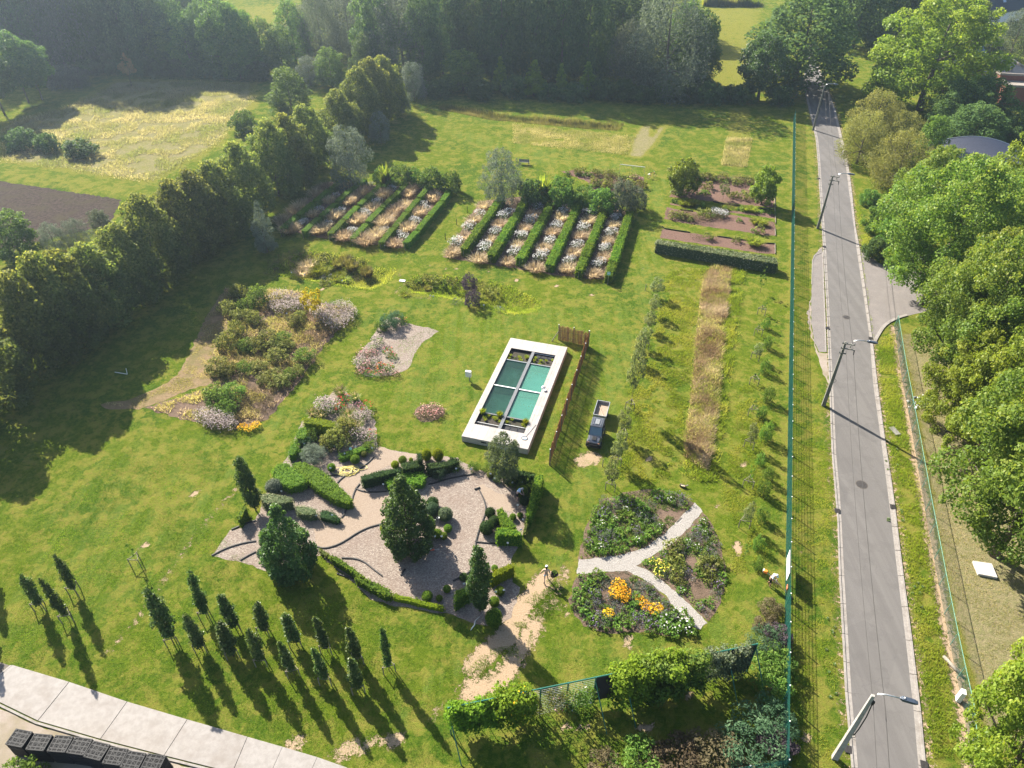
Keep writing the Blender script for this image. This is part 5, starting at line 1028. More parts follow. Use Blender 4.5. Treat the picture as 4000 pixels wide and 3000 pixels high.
# rose and grass mound behind the yellow hedge
for t_, x, y, k_, s_, lb in (('U', 600, 105, 'fountain', .8, 'feathery grass clump at the tip of the rose mound'), ('U', 735, 150, 'fountain', .65, 'feathery grass clump right of the red shrub'), ('U', 455, 240, 'whiterose', 1.3, 'mass of pale pink blossom on the left of the rose mound'), ('U', 520, 250, 'whiterose', 1.2, 'pale blossom bush beside the pink mass'), ('U', 420, 215, 'whiterose', .9, 'small pale blossom bush at the left of the mound'),
                             ('U', 660, 180, 'redrose', 1.0, 'red flowering bush near the top of the mound'), ('U', 610, 265, 'redrose', 1.0, 'red flowering bush in the middle of the mound'), ('U', 590, 180, 'redrose', .8, 'red flowering bush left of the mound top'), ('U', 840, 250, 'redrose', 1.0, 'red flowering bush on the right of the mound'), ('U', 760, 250, 'pinkrose', 1.0, 'dark leaved rose in the middle of the mound'),
                             ('U', 770, 350, 'whiterose', 1.0, 'white rose bush at the right foot of the mound'), ('U', 850, 320, 'whiterose', .8, 'white rose bush at the right edge of the mound'), ('U', 680, 320, 'fountain', .85, 'bright green grass clump below the red bushes'), ('U', 630, 390, 'fountain', .85, 'bright green grass clump beside the yellow hedge'), ('U', 725, 430, 'fountain', .9, 'bright green grass clump, lowest of three'),
                             ('U', 760, 500, 'whiterose', 1.0, 'grey white flowering shrub behind the labelled hedge'), ('U', 850, 520, 'whiterose', .9, 'grey white flowering shrub right of the last one'), ('U', 890, 500, 'redrose', .8, 'bright red flowers at the corner by the pool lawn'), ('U', 340, 300, 'fountain', .7, 'straw tipped grass behind the yellow hedge'), ('U', 420, 310, 'fountain', .7, 'straw tipped grass behind the middle of the yellow hedge'),
                             ('f', 1170, 1110, 'bluegreen', 1, ''), ):
    if k_ != 'bluegreen': plant((k_, 0), at(t_, x, y), lb, 'flowers' if 'rose' in k_ else 'ornamental grass', s_)
for t_, x, y, k_, s_, lb in (('f', 1150, 1170, 'blue_shrub', .85, 'blue green shrub at the top of the crescent rose bed'), ('f', 1220, 1130, 'blue_shrub', .75, 'tall blue green shrub at the back of the crescent bed'), ('f', 1080, 1200, 'green_shrub', .7, 'pink tinged shrub at the left of the crescent bed top')):
    b = at(t_, x, y); tree(k_, b, None, SPEC[k_][2] * s_, SPEC[k_][1] * s_, lb, 'shrub')
for i, (x, y, k_, s_) in enumerate(((1280, 1120, 'redrose', .8), (1060, 1290, 'whiterose', 1.0), (1010, 1340, 'whiterose', .8), (930, 1400, 'pinkrose', 1.1), (1010, 1410, 'pinkrose', 1.0), (1140, 1380, 'redrose', .9), (1180, 1420, 'redrose', .7), (900, 1480, 'whiterose', 1.0), (960, 1500, 'pinkrose', 1.0), (1030, 1480, 'whiterose', .9), (1090, 1520, 'redrose', .9), (1160, 1520, 'redrose', .8), (960, 1560, 'redrose', .7), (1030, 1570, 'redrose', .8), (1110, 1570, 'pinkrose', .8), (1210, 1570, 'pinkrose', .7), (900, 1550, 'pinkrose', .8))):
    plant((k_, 0), at('f', x, y + 20), 'rose bush of the crescent bed, %s counted from its upper end' % ORD[i], 'flowers', s_, 'roses of the crescent bed', name='rose_bush')
for i, (x, y) in enumerate(((1450, 240), (1530, 220), (1590, 245), (1420, 280), (1510, 285), (1570, 285))):
    plant(('pinkrose', 0), at('j', x, y), 'pink rose bush in the small round bed on the pool lawn', 'flowers', .8, 'pink roses of the small round bed', name='rose_bush')
# ================================================================ old flower bed, left
for i, (x, y, k_, w_, h_) in enumerate(((150, 190, 'leafy_shrub', 2.6, 2.2), (210, 110, 'leafy_shrub', 2.6, 2.6), (260, 170, 'green_shrub', 2.6, 2.0), (330, 130, 'green_shrub', 3.4, 2.8), (220, 240, 'leafy_shrub', 2.8, 2.0), (300, 250, 'leafy_shrub', 2.4, 1.8), (150, 390, 'leafy_shrub', 3.0, 2.4), (190, 330, 'leafy_shrub', 2.2, 2.4), (250, 410, 'green_shrub', 2.6, 1.6), (320, 400, 'leafy_shrub', 2.8, 1.8), (380, 360, 'leafy_shrub', 3.0, 1.8), (430, 400, 'leafy_shrub', 2.6, 1.6), (470, 370, 'green_shrub', 2.4, 1.8), (500, 410, 'leafy_shrub', 2.2, 1.5),
                                       (80, 540, 'leafy_shrub', 3.2, 2.0), (140, 560, 'leafy_shrub', 2.6, 1.8), (240, 540, 'green_shrub', 2.2, 1.5), (330, 540, 'leafy_shrub', 2.6, 1.5), (400, 600, 'leafy_shrub', 3.0, 1.5), (460, 620, 'leafy_shrub', 2.8, 1.5), (510, 580, 'green_shrub', 2.0, 1.4), (560, 560, 'leafy_shrub', 1.8, 1.5), (440, 480, 'leafy_shrub', 3.0, 1.9), (600, 480, 'green_shrub', 2.8, 2.0), (540, 260, 'leafy_shrub', 2.2, 1.5), (570, 230, 'leafy_shrub', 2.0, 1.4), (100, 730, 'green_shrub', 3.6, 2.2), (180, 700, 'green_shrub', 3.0, 2.0), (60, 700, 'green_shrub', 3.0, 1.8), (140, 790, 'green_shrub', 2.8, 1.9))):
    tree(k_, at('B', x, y), None, w_ * .92, h_ * .85, 'olive leaved shrub of the old flower bed, %s counted from its top' % (ORD[i] if i < 24 else 'twenty-' + ORD[i - 20]), 'shrub', 'leafy shrubs of the old flower bed')
for x, y in ((430, 110), (460, 90), (500, 120), (530, 110), (560, 130), (420, 150), (470, 150), (520, 160), (555, 165), (450, 180), (600, 150), (700, 200), (730, 170), (770, 160), (810, 150), (850, 165), (880, 180), (880, 205), (860, 230), (830, 250), (800, 275), (770, 260), (740, 230), (700, 230), (790, 215), (830, 200), (680, 190), (760, 200), (10, 830), (40, 850), (80, 860), (120, 865), (160, 870), (25, 800), (60, 825), (-20, 800), (100, 840), (140, 840)):
    plant('aster', at('B', x, y + 12), 'pale pink aster clump in the old flower bed', 'flowers', rnd.uniform(.8, 1.1), 'pale asters of the old flower bed', name='aster_clump')
for x, y in ((640, 320), (680, 300), (720, 310), (610, 350), (660, 360), (700, 370), (620, 420), (660, 430), (570, 450), (540, 490), (580, 510), (630, 500), (500, 540), (220, 610), (270, 650), (320, 670), (300, 720), (350, 710), (260, 770), (310, 790), (360, 760), (380, 720), (400, 690), (240, 830), (220, 720), (200, 760), (270, 500), (200, 490), (310, 480), (250, 340), (740, 290), (450, 130), (520, 140), (490, 170), (560, 150), (740, 190), (800, 185), (850, 200), (780, 240), (720, 210), (830, 260), (50, 840), (110, 855), (150, 850), (430, 160)):
    plant('dry', at('B', x, y + 10), 'brown dried up flower clump in the old flower bed', 'plant', rnd.uniform(1.0, 1.5), 'dried clumps of the old flower bed', name='dried_clump')
for x, y in ((230, 880), (270, 890), (310, 870)): plant(('orange', 0), at('B', x, y + 5), 'yellow flowering clump at the foot of the old flower bed', 'flowers', .7, 'yellow clumps at the foot of the old flower bed')
# ================================================================ Y path beds
def scatter(poly, n, keys, lab, group, s=(.7, 1.2), gap=.55, seed=0, avoid=()):
    rs = np.random.RandomState(seed); done = []
    for x, y in sample_poly(poly, n * 9, rs):
        if len(done) >= n: break
        if any((x - a) ** 2 + (y - b) ** 2 < gap * gap for a, b in done) or any((x - a.x) ** 2 + (y - a.y) ** 2 < r * r for a, r in avoid): continue
        if dline(np.array([x]), np.array([y]), poly, True)[0] < .35: continue
        done.append((x, y)); k = keys[rs.randint(len(keys))]
        cat = 'flowers' if k in ('lowwhite', 'violet', 'lemon', 'lav', 'orange') else 'plant'
        desc = {'low': 'low green leafy clump', 'lowwhite': 'green clump with white flowers', 'violet': 'low clump with violet flowers', 'lemon': 'clump dotted with small yellow flowers', 'lav': 'grey purple lavender clump', 'olive': 'olive leaved clump', 'dry': 'brown dry clump', 'green': 'green clump', 'grass': 'clump of green blades'}[k]
        plant(k if (k, 1) in PP else (k, 0), Vector((x, y, 0)), desc + ' ' + lab, cat, rs.uniform(*s), desc + ' ' + group)
scatter(BEDA, 130, ['low', 'low', 'low', 'low', 'lowwhite', 'low', 'violet', 'lav'], 'in the bed above the pale path', 'above the pale path', (.8, 1.35), .52, 1, [(at('k', 1130, 960), 1.1), (at('k', 1340, 1130), 1.5), (at('k', 1000, 1220), .8)])
scatter(BEDB, 85, ['low', 'low', 'lav', 'violet', 'olive', 'lowwhite'], 'in the bed right of the pale path', 'right of the pale path', (.7, 1.15), .52, 2, [(at('o', 1620, 130), 1.2), (at('k', 1560, 1500), .9)])
scatter(BEDC, 90, ['lav', 'lav', 'low', 'violet', 'low', 'low'], 'in the bed below the pale path', 'below the pale path', (.8, 1.35), .52, 3, [(at('o', 910, 130), 1.6)])
for i, (x, y) in enumerate(((1230, 1560), (1290, 1590), (1340, 1620), (1270, 1640))): plant(('lemon', 0), at('k', x, y), 'clump dotted with small yellow flowers beside the path fork', 'flowers', 1.1, 'yellow dotted clumps beside the path fork')
for i, (x, y, s_) in enumerate(((920, 90, 1.0), (890, 150, .95), (960, 160, 1.0), (970, 205, .6), (1100, 200, .6), (830, 330, .75), (1145, 255, .8), (1190, 300, .6), (1240, 295, .9), (1270, 280, .6))):
    plant(('orange', 0), at('o', x, y + 10), 'bright orange yellow flower mound below the pale path, %s from the top' % ORD[i], 'flowers', s_ * .82, 'orange yellow mounds below the pale path', name='marigold_mound')
for i, (x, y, s_) in enumerate(((1340, 400, 1.2), (1420, 360, 1.2), (1480, 450, 1.2), (1400, 470, 1.1), (1540, 490, 1.0), (1300, 450, 1.0))): plant(('lowwhite', 0), at('o', x, y), 'tall white flowered clump beside the lower path end', 'flowers', s_ * 1.25, 'white clumps beside the lower path end', name='flower_clump')
# ================================================================ vegetable beds and far borders
for s_, n, ks in (('X 460,230 1300,300 1350,400 1150,390 800,350 560,340', 34, ['dry', 'olive', 'dry', 'low']), ('X 540,390 780,430 800,450 560,440', 10, ['dry', 'olive']), ('X 470,470 710,480 720,525 500,520', 8, ['low']), ('X 1070,460 1290,500 1280,520 1080,500', 8, ['low']), ('X 930,500 1100,540 1290,560 1350,600 1200,590 950,550', 12, ['olive', 'dry']), ('X 150,560 320,610 690,640 690,680 450,700 150,640', 30, ['low', 'low', 'grass']), ('X 890,650 1060,680 1050,720 890,700', 8, ['dry', 'olive']), ('X 1080,700 1610,770 1610,800 1080,740', 22, ['low', 'grass']), ('X 80,760 280,770 670,880 650,930 350,890 80,840', 34, ['dry', 'olive', 'dry']), ('X 470,760 680,780 870,830 860,880 700,860 480,800', 22, ['dry', 'olive', 'lowwhite']), ('X 1060,850 1230,900 1220,930 1060,890', 9, ['low']), ('X 1250,880 1600,950 1600,980 1260,940', 20, ['dry', 'dry', 'grass']), ('X 820,950 1050,985 1050,1005 820,970', 12, ['low']), ('X 1220,1000 1590,1060 1590,1085 1230,1040', 18, ['low', 'olive']), ('X 400,1080 780,1130 780,1165 420,1130', 20, ['olive', 'dry', 'low']), ('X 1010,1120 1200,1200 1190,1230 1010,1180', 8, ['olive']), ('X 1220,1190 1420,1220 1410,1260 1230,1230', 10, ['grass']),
                    ('c 430,1480 700,1490 1130,1540 1130,1590 800,1560 450,1520', 26, ['dry', 'olive', 'low']), ('c 650,1560 1140,1600 1140,1650 700,1640', 26, ['olive', 'dry', 'low'])):
    scatter(pl(s_), n, ks, 'in the vegetable and border beds at the back', 'in the back beds', (.9, 1.5), .6, n + len(s_))
for t_, x, y in (('X', 800, 770), ('X', 840, 800), ('X', 880, 795), ('X', 760, 760)): plant('white', at(t_, x, y + 20), 'white daisy clump in the vegetable beds', 'flowers', .9, 'white daisies of the vegetable beds', name='flower_clump')
for t_, x, y, s_ in (('c', 1060, 1560, 1.1), ('c', 1100, 1570, .9), ('c', 960, 1590, .7)): plant(('pinkrose', 0), at(t_, x, y), 'pink flowered clump at the end of the back border', 'flowers', s_, 'pink clumps of the back border')
plant(('plume', 0), G(1510, 742), 'tall plume of broad pale leaves beside the silver tree', 'plant', 1.05, name='tall_leafy_plant')
plant(('plume', 0), G(2125, 795), 'tall plume of broad leaves behind the right hedge plot', 'plant', 1.15, name='tall_leafy_plant')
# ================================================================ ponds and rough grass
from bisect import bisect
def gz(x, y):
    z = np.zeros(x.shape)
    for P_, d_, s_ in ((POND1, 0.75, 2.2), (POND2, 0.85, 2.2), (DITCH, 1.0, 1.6)):
        d = dline(x, y, P_, True); i = inside(x, y, P_); z -= np.where(i, d_ * sstep(d / s_), 0)
    return z
blades('pond_bank_grass', POND2, 12000, .26, .034, LM['rough'], 61, 1.1, zf=gz, thr=.35, lean=.9)
blades('pond_bank_grass', POND1, 11000, .32, .034, LM['rough'], 62, 1.1, zf=gz, thr=.35, lean=.9)
blades('ditch_reeds', DITCH, 14000, .95, .035, LM['reed'], 63, 1.2, zf=gz)
for i, (x, y, k_, s_) in enumerate(((180, 640, 'dry', 1.7), (260, 600, 'dry', 1.8), (350, 570, 'dry', 1.8), (430, 540, 'dry', 1.6), (130, 690, 'dry', 1.4), (330, 660, 'dry', 1.6), (450, 640, 'straw', 1.0), (400, 700, 'straw', 1.0), (520, 580, 'dry', 1.7), (560, 620, 'olive', 1.5), (620, 590, 'olive', 1.6), (530, 680, 'goldgrass', 1.1), (600, 680, 'grass', 1.2), (660, 630, 'goldgrass', 1.0), (720, 640, 'reedtuft', 1.1), (780, 610, 'reedtuft', 1.2), (830, 660, 'reedtuft', 1.2), (880, 620, 'olive', 1.6), (940, 680, 'grass', 1.3), (960, 710, 'reedtuft', 1.2), (620, 760, 'lav', 1.6), (690, 750, 'grass', 1.2), (760, 760, 'grass', 1.2), (600, 790, 'olive', 1.2), (870, 760, 'dry', 1.2), (720, 720, 'goldgrass', .9))):
    plant(k_ if (k_, 1) in PP else (k_, 0), at('f', x, y), 'wild plant of the overgrown pond hollow, %s from its shaded end' % (ORD[i] if i < 24 else 'twenty-' + ORD[i - 20]), 'plant', s_, 'wild plants of the overgrown pond hollow', z=-.4)
for i, (x, y, k_, s_) in enumerate(((1490, 840, 'reedtuft', .7), (1330, 800, 'olive', 1.0), (1400, 770, 'low', 1.4), (1480, 760, 'olive', 1.2), (1560, 770, 'olive', 1.2), (1640, 780, 'low', 1.6), (1710, 790, 'olive', 1.3), (1800, 830, 'dry', 1.4), (1900, 850, 'dry', 1.4), (1740, 950, 'lav', 1.4), (2100, 1020, 'lav', 1.2), (1960, 840, 'olive', 1.3), (2050, 860, 'olive', 1.2), (1290, 890, 'grass', 1.0))):
    plant(k_ if (k_, 1) in PP else (k_, 0), at('f', x, y), 'wild plant of the sunny pond hollow, %s from its left end' % ORD[i], 'plant', s_, 'wild plants of the sunny pond hollow', z=-.35)
TALL = pl('g 1720,640 2030,690 2010,800 1960,1170 1900,1659 k 1850,400 1800,800 1770,940 1620,880 1470,810 1480,560 1530,200 g 1570,1500 1580,1300 1640,800')
TANP = pl('g 1720,640 1900,670 1850,1100 1810,1659 k 1760,400 1700,760 1600,720 1490,640 1480,560 1530,200 g 1570,1500 1580,1300 1640,800')
blades('tall_dry_grass', TANP, 40000, .62, .036, LM['straw'], 71, .9, thr=.26, lean=1.0)
blades('tall_dry_grass', TANP, 16000, .60, .034, LM['strawgreen'], 85, .9, thr=.3, lean=1.0)
blades('tall_green_grass', TALL, 22000, .50, .034, LM['rough'], 72, .9, thr=.40, lean=.9)
blades('hummocky_grass', pl('g 1350,640 1740,650 1640,800 1580,1300 1560,1659 k 1530,200 1480,560 1470,860 1100,860 900,820 960,500 1000,0 g 1200,1200'), 38000, .20, .034, LM['rough'], 73, .7, thr=.45, lean=1.0)
blades('meadow_grass', MEADOW, 60000, .42, .06, LM['meadowgrass'], 74, 2.0, thr=.44, lean=1.0, soft=2.5)
blades('rough_grass', pl('k 1900,0 2212,0 2212,1659 1900,1659 1850,1500 1800,900 1900,300'), 24000, .16, .026, LM['rough'], 75, .8, thr=.45, lean=1.0)
blades('rough_grass', pl('c 0,1060 1080,1180 1000,1345 0,1240'), 16000, .30, .035, LM['meadowgrass'], 76, 1.0, thr=.25)
blades('rough_grass', pl('c 1850,1190 2080,1200 2030,1450 1800,1430'), 9000, .5, .035, LM['meadowgrass'], 77, 1.0, thr=.2)
blades('verge_grass', pl('h 735,0 930,500 880,600 790,470 l 960,0 1010,400 1120,1100 1190,1659 p 1240,400 1340,1100 1400,1659 1640,1659 1560,800 l 1430,1500 1200,300 h 1100,1200 1000,1250 930,1330'), 34000, .26, .026, LM['rough'], 78, .8, thr=.35)
blades('dry_grass', pl('Z 3500,1295 3545,1480 3575,1650 3625,1990 3690,2330 3790,2700 3850,2950 4400,3000 4400,1900 4000,1700 3750,1450 3620,1290'), 30000, .12, .026, LM['strawgreen'], 79, .9, thr=.45, lean=1.2)
blades('verge_grass', pl('l 225,0 540,100 p 640,1659 200,1659 l 210,1000'), 30000, .14, .022, LM['rough'], 80, .7, thr=.45)
LAWN1 = pl('i 1250,450 2000,600 2080,850 1900,1270 j -100,1450 n 0,0 n 800,100 1640,320 2000,480 o -200,500 n 1650,1100 n 1750,1659 n 800,1659 m 2212,1390 m 0,730 i 0,1400 i 900,700')
blades('lawn_grass', LAWN1, 120000, .085, .022, LM['softgreen'], 81, .9, thr=.38, lean=.9)
blades('lawn_grass', pl('j 1060,530 1390,600 1750,640 k 20,740 270,780 130,1290 60,1500 o 500,100 640,450 1600,480 2212,300 2212,600 900,800 100,900 k 600,1400 1000,930 700,600 860,0 g 1100,900 700,1000 f 1400,1000 f 1000,1600'), 70000, .085, .022, LM['softgreen'], 82, .9, thr=.42, lean=.9)
blades('maize_field', pl('c 1640,5 2120,20 2140,60 1640,55'), 14000, 2.6, .14, LM['rough'], 83, 3.0, lean=.2)
blades('maize_field', pl('Z 2740,-80 2960,-80 2955,10 2740,2'), 16000, 2.6, .14, LM['rough'], 84, 3.0, lean=.2)
blades('dry_bed_grass', OLD, 30000, .45, .03, LM['strawgreen'], 91, 1.3, thr=.36, lean=.9)
blades('dry_bed_grass', OLD, 18000, .42, .03, LM['straw'], 92, 1.1, thr=.42, lean=.9)
blades('dry_grass', pl('e 1930,860 1800,1040 1690,1280 1560,1560 1450,1650 i 1150,130 850,170 1180,220 1450,130 1700,20 e 1990,1640 1860,1420 1980,1200'), 14000, .12, .03, LM['strawgreen'], 99, .8, thr=.45, lean=1.2)
blades('low_weeds', BEDA, 9000, .22, .035, LM['bedgreen'], 93, .8, thr=.42, lean=.8)
blades('low_weeds', BEDB, 6000, .20, .035, LM['bedgreen'], 94, .8, thr=.42, lean=.8)
blades('low_weeds', BEDC, 7000, .22, .035, LM['lavender'], 95, .8, thr=.40, lean=.8)
blades('thin_grass', pl('o 330,0 60,250 n 2150,480 n 1780,820 n 1800,1040 o 60,760 300,420 480,330 440,60'), 14000, .09, .025, LM['softgreen'], 96, .7, thr=.5, lean=.9)
blades('weeds', pl('W 20,330 W 350,20 1165,65 870,470 500,420 330,400'), 9000, .32, .03, LM['straw'], 97, 1.0, thr=.42, lean=.8)
blades('weeds', pl('f 1620,560 f 1930,80 g 60,40 1040,170 860,770 400,720 f 2100,640'), 12000, .30, .03, LM['straw'], 98, 1.0, thr=.42, lean=.8)
# black edging strips of the wood chip garden
ELB = ['at the end of the long green wedge hedge', 'under the coiled yellow hose', 'at the tip of the long dark clipped hedge', 'before the long dark clipped hedge', 'at the end of the low dark green hedge', 'in a long curve below the beige path', 'in an arc above the low foot hedge', 'round the foot of the middle pyramid tree', 'below the ragged dark hedge', 'below the front block of the corner hedge', 'along the left of the three dark balls', 'running down from the corner hedge', 'beside the small balls at the garden foot', 'across the left tip of the garden', 'left of the left pyramid tree, shorter one', 'before the leaning column tree', 'along the upper side of the foot hedge', 'short piece in the middle of the chips']
for ei, (t_, s_) in enumerate((('j', '705,855 730,825 770,795'), ('j', '620,790 700,790 770,795 850,775 960,690 1020,630'), ('j', '830,1005 840,960 860,910 895,865'), ('j', '860,905 920,930 1010,938 1130,930'), ('j', '740,1155 770,1120 785,1075'), ('j', '520,1405 590,1425 700,1395 790,1345 870,1290 960,1245 1065,1215 1150,1200'),
                  ('j', '740,1505 860,1508 940,1540 1010,1600 1090,1659'), ('j', '1068,1220 1075,1260 1100,1310 1180,1385'), ('j', '1490,870 1570,850 1680,815 1900,775'), ('j', '1895,1365 2000,1375 2212,1390'), ('j', '1900,1360 1920,1280 1960,1180 1990,1090 1970,1000 1930,920'), ('j', '1898,1360 1895,1450'), ('V', '-20,590 20,570 70,545 130,500'),
                  ('i', '1830,1485 1950,1420 2100,1375 2212,1358'), ('i', '2075,1525 2150,1480 2212,1450'), ('i', '2000,1260 2130,1205 2212,1180'), ('n', '850,30 700,-20'), ('j', '1250,1655 1290,1600'))):
    o = ribbon('bed_edging', smooth_poly(poly_at(t_, s_, 0), 2, False), .09, 0.0, .10, M['black']); tag(o, 'black garden edging strip ' + ELB[ei], 'edging', 'black edging strips of the wood chip garden')
# ================================================================ materials for built things
GREENP = plain('green_coated_steel', (.018, .12, .088), .45, .2, .5, 12, .2); GALV = plain('galvanised_steel', (.42, .43, .43), .4, .7, .5, 10, .15)
DARKMET = plain('dark_weathered_pole', (.16, .155, .135), .8, 0, .25, 5, .3); PALECON = concrete('pale_pole_concrete', (.28, .265, .24), (.36, .34, .31), (.21, .19, .16), 2)
WHITEP = plain('white_paint', (.62, .62, .60), .5, 0, .4, 6, .05); BLACKP = plain('black_plastic', (.014, .0145, .017), .6, 0, .25, 14, .3)
GREYP = plain('grey_plastic', (.16, .17, .18), .5, 0, .4, 10, .15); LUMN = plain('blue_grey_lamp_housing', (.045, .06, .085), .4, .2, .5, 8, .15)
CABLE = plain('black_cable', (.03, .028, .026), .7); GLASSM = plain('dark_screen_cloth', (.026, .025, .028), .8, 0, .2, 30, .25)
def plane_hit(px, py, p0, d):
    u, v = (px - 2000) / FPX, (py - 1500) / FPX; r = Vector((u, CP - v * SP, -SP - v * CP)); n = Vector((-d.y, d.x))
    t = p0.xy.dot(n) / r.xy.dot(n); q = Vector((0, 0, CAM_H)) + r * t; return (q - p0).xy.dot(d.xy), q.z
# ================================================================ lamps and wires
ROADD = (at('p', 665, 1000) - at('p', 640, 500)); ROADD = (G(3216, 1584) - G(3260, 2962)).normalized(); ACR = Vector((ROADD.y, -ROADD.x, 0))
LH = 7.95
def lamp(base, label, pole_mat, arms, jct=False):
    t = thing('street_lamp', label, 'street lamp', (base.x, base.y, 0), math.atan2(ACR.y, ACR.x), group='street lamps along the road')
    MB().loft([[(sx * r, sy * r * .8, z) for sx, sy in ((-1, -1), (1, -1), (1, 1), (-1, 1))] for z, r in ((-.1, .19), (LH, .095))]).build('pole', pole_mat, t, bevel=.015)
    x0 = .55 if arms else .08
    MB().tube([(x0, 0, LH - .55), (x0, 0, LH - .1), (x0 + .12, 0, LH + .28), (x0 + .5, 0, LH + .42), (x0 + 1.25, 0, LH + .45)], .045, 8).build('bracket', GALV, t, smooth=True)
    hd = MB(); hx = x0 + 1.2
    hd.loft([[(hx + a, -w_ / 2, LH + .40 + zz), (hx + a, w_ / 2, LH + .40 + zz), (hx + a, w_ / 2 * .8, LH + .40 + h_), (hx + a, -w_ / 2 * .8, LH + .40 + h_)] for a, w_, zz, h_ in ((0, .12, 0, .1), (.15, .30, -.02, .16), (.75, .32, -.02, .12), (.95, .22, 0, .07))])
    h_ = hd.build('lamp_head', LUMN, t, bevel=.012)
    MB().box((hx + .5, 0, LH + .365), (.5, .22, .02)).build('lamp_glass', GALV, h_); MB().lathe([(.05, 0), (.05, .05), (.02, .07)], 10, (hx + .22, 0, LH + .55)).build('sensor', WHITEP, h_)
    if arms:
        for z, l_, r_ in ((LH - .12, -.3, .85), (LH - .68, -.3, .95), (LH - 1.25, -.3, .35)):
            MB().box(((l_ + r_) / 2, -.12, z), (r_ - l_, .09, .09)).build('crossarm', DARKMET, t)
        ins = MB().lathe([(.035, 0), (.05, .04), (.03, .08), (.045, .12), (.015, .16)], 8).mesh('insulator', GREYP, True)
        for x, z in ((-.25, LH - .08), (.15, LH - .08), (.8, LH - .08), (-.25, LH - .64), (-.25, LH - 1.2)): put('insulator', ins, t, (x, -.12, z))
        MB().tube([(.95, -.12, LH - .7), (.97, -.15, LH - .95), (.93, -.4, LH - 1.0)], .05, 6).build('cable_clamp', BLACKP, t)
    else:
        MB().tube([(.12, -.05, LH - .4), (.16, -.12, LH - 1.0), (.2, -.2, LH - 2.0), (.2, -.2, LH - 3.6), (.16, -.16, LH - 4.4)], .035, 6).build('cable_run', CABLE, t)
        MB().box((.16, -.1, LH - .6), (.12, .1, .35)).build('cable_clamp', BLACKP, t)
    MB().tube([(.14 + .2 * math.sin(a), -.1, LH - 4.6 + .22 * math.cos(a)) for a in [k * .7 for k in range(10)]], .018, 5).build('cable_loop', CABLE, t)
    return t
LB = [(G(3260, 2962), 'nearest street lamp, pale pole, cut close to the bottom edge beside the road', PALECON, 0), (G(3216, 1584), 'dark street lamp pole with crossarms beside the lay-by', DARKMET, 1), (G(3194, 892), 'third street lamp up the road, dark pole with crossarms', DARKMET, 1), (G(3176, 508), 'farthest street lamp, leaning over the road by the big trees', DARKMET, 0)]
for b, lb, m_, a_ in LB: lamp(b, lb, m_, a_)
def wire(pts, label, r=.016, sag=.55):
    mb = MB()
    for a, b in zip(pts, pts[1:]):
        mb.tube([a.lerp(b, k / 10) - Vector((0, 0, sag * 4 * (k / 10) * (1 - k / 10))) for k in range(11)], r, 5)
    tag(mb.build('overhead_cable', CABLE), label, 'cable', 'overhead cables along the road')
bases = [LB[0][0] - (LB[1][0] - LB[0][0])] + [l[0] for l in LB]
wire([b + ACR * .28 + Vector((0, 0, LH - .95)) for b in bases], 'thin overhead wire on the fence side of the road', .013)
wire([b + ACR * .95 + Vector((0, 0, LH - 1.0)) for b in bases], 'thick twisted overhead cable over the middle of the road', .022)
# ================================================================ tall green mesh fence along the road
f0, f1 = at('p', 133, 1070), at('l', 172, 455); FD = (f1 - f0).normalized(); F_H = 1.9
s_near, _ = plane_hit(3084, 2967, f0, FD); s_far, _ = plane_hit(3120, 382, f0, FD)
NP = int(round((s_far - s_near) / 2.52)); stp = (s_far - s_near) / NP
def mesh_panel(L, H, mat, vs=.05, hs=.2, vr=.0032, hr=.006):
    mb = MB()
    for k in range(int(L / vs) + 1):
        x = k * vs; mb.add([(x - vr, -vr, .05), (x + vr, -vr, .05), (x, vr * 1.4, .05), (x - vr, -vr, H), (x + vr, -vr, H), (x, vr * 1.4, H)], [(0, 1, 4, 3), (1, 2, 5, 4), (2, 0, 3, 5)])
    for k in range(int((H - .05) / hs) + 1):
        for y in (-.012, .012): mb.box((L / 2, y, .06 + k * hs), (L, hr * 1.6, hr * 1.8))
    return mb.mesh('mesh_panel', mat)
fen = thing('mesh_fence', 'long tall green wire mesh fence between the garden and the road verge', 'fence', f0 + FD * s_near, math.atan2(FD.y, FD.x))
pm = mesh_panel(stp, F_H, GREENP); postm = MB().box((0, 0, F_H / 2), (.07, .06, F_H + .06)).mesh('post', GREENP); capm = MB().box((0, 0, 0), (.085, .075, .02)).mesh('cap', WHITEP)
for k in range(NP + 1):
    p_ = put('post', postm, fen, (k * stp, 0, 0)); put('cap', capm, p_, (0, 0, F_H + .045))
    if k < NP: put('mesh_panel', pm, fen, (k * stp, 0, 0))
cnr = f0 + FD * s_near; e2 = G(2881, 3000, 1.9); e2.z = 0; c2 = Vector((cnr.x, cnr.y, 0)); d2 = (Vector((e2.x, e2.y, 0)) - c2).normalized()
fen2 = thing('mesh_fence', 'short green mesh fence turning off at the bottom corner', 'fence', c2, math.atan2(d2.y, d2.x))
for k in range(5):
    put('mesh_panel', pm, fen2, (k * stp, 0, 0)); p_ = put('post', postm, fen2, ((k + 1) * stp, 0, 0)); put('cap', capm, p_, (0, 0, F_H + .045))
def board(sa, sb, z0, z1, off, mat, label, name='banner', cat='sign'):
    a, b = f0 + FD * sa, f0 + FD * sb; n = Vector((-FD.y, FD.x, 0)) * off; d = b - a
    return tag(MB().box(((a.x + b.x) / 2 + n.x, (a.y + b.y) / 2 + n.y, (z0 + z1) / 2), (d.length, .03, z1 - z0), math.atan2(d.y, d.x)).build(name, mat), label, cat)
bz = plane_hit(3080, 2210, f0, FD)[0]; board(bz - 1.35, bz + .95, .75, 1.78, .08, WHITEP, 'white board tied inside the green fence near the trimming gardener')
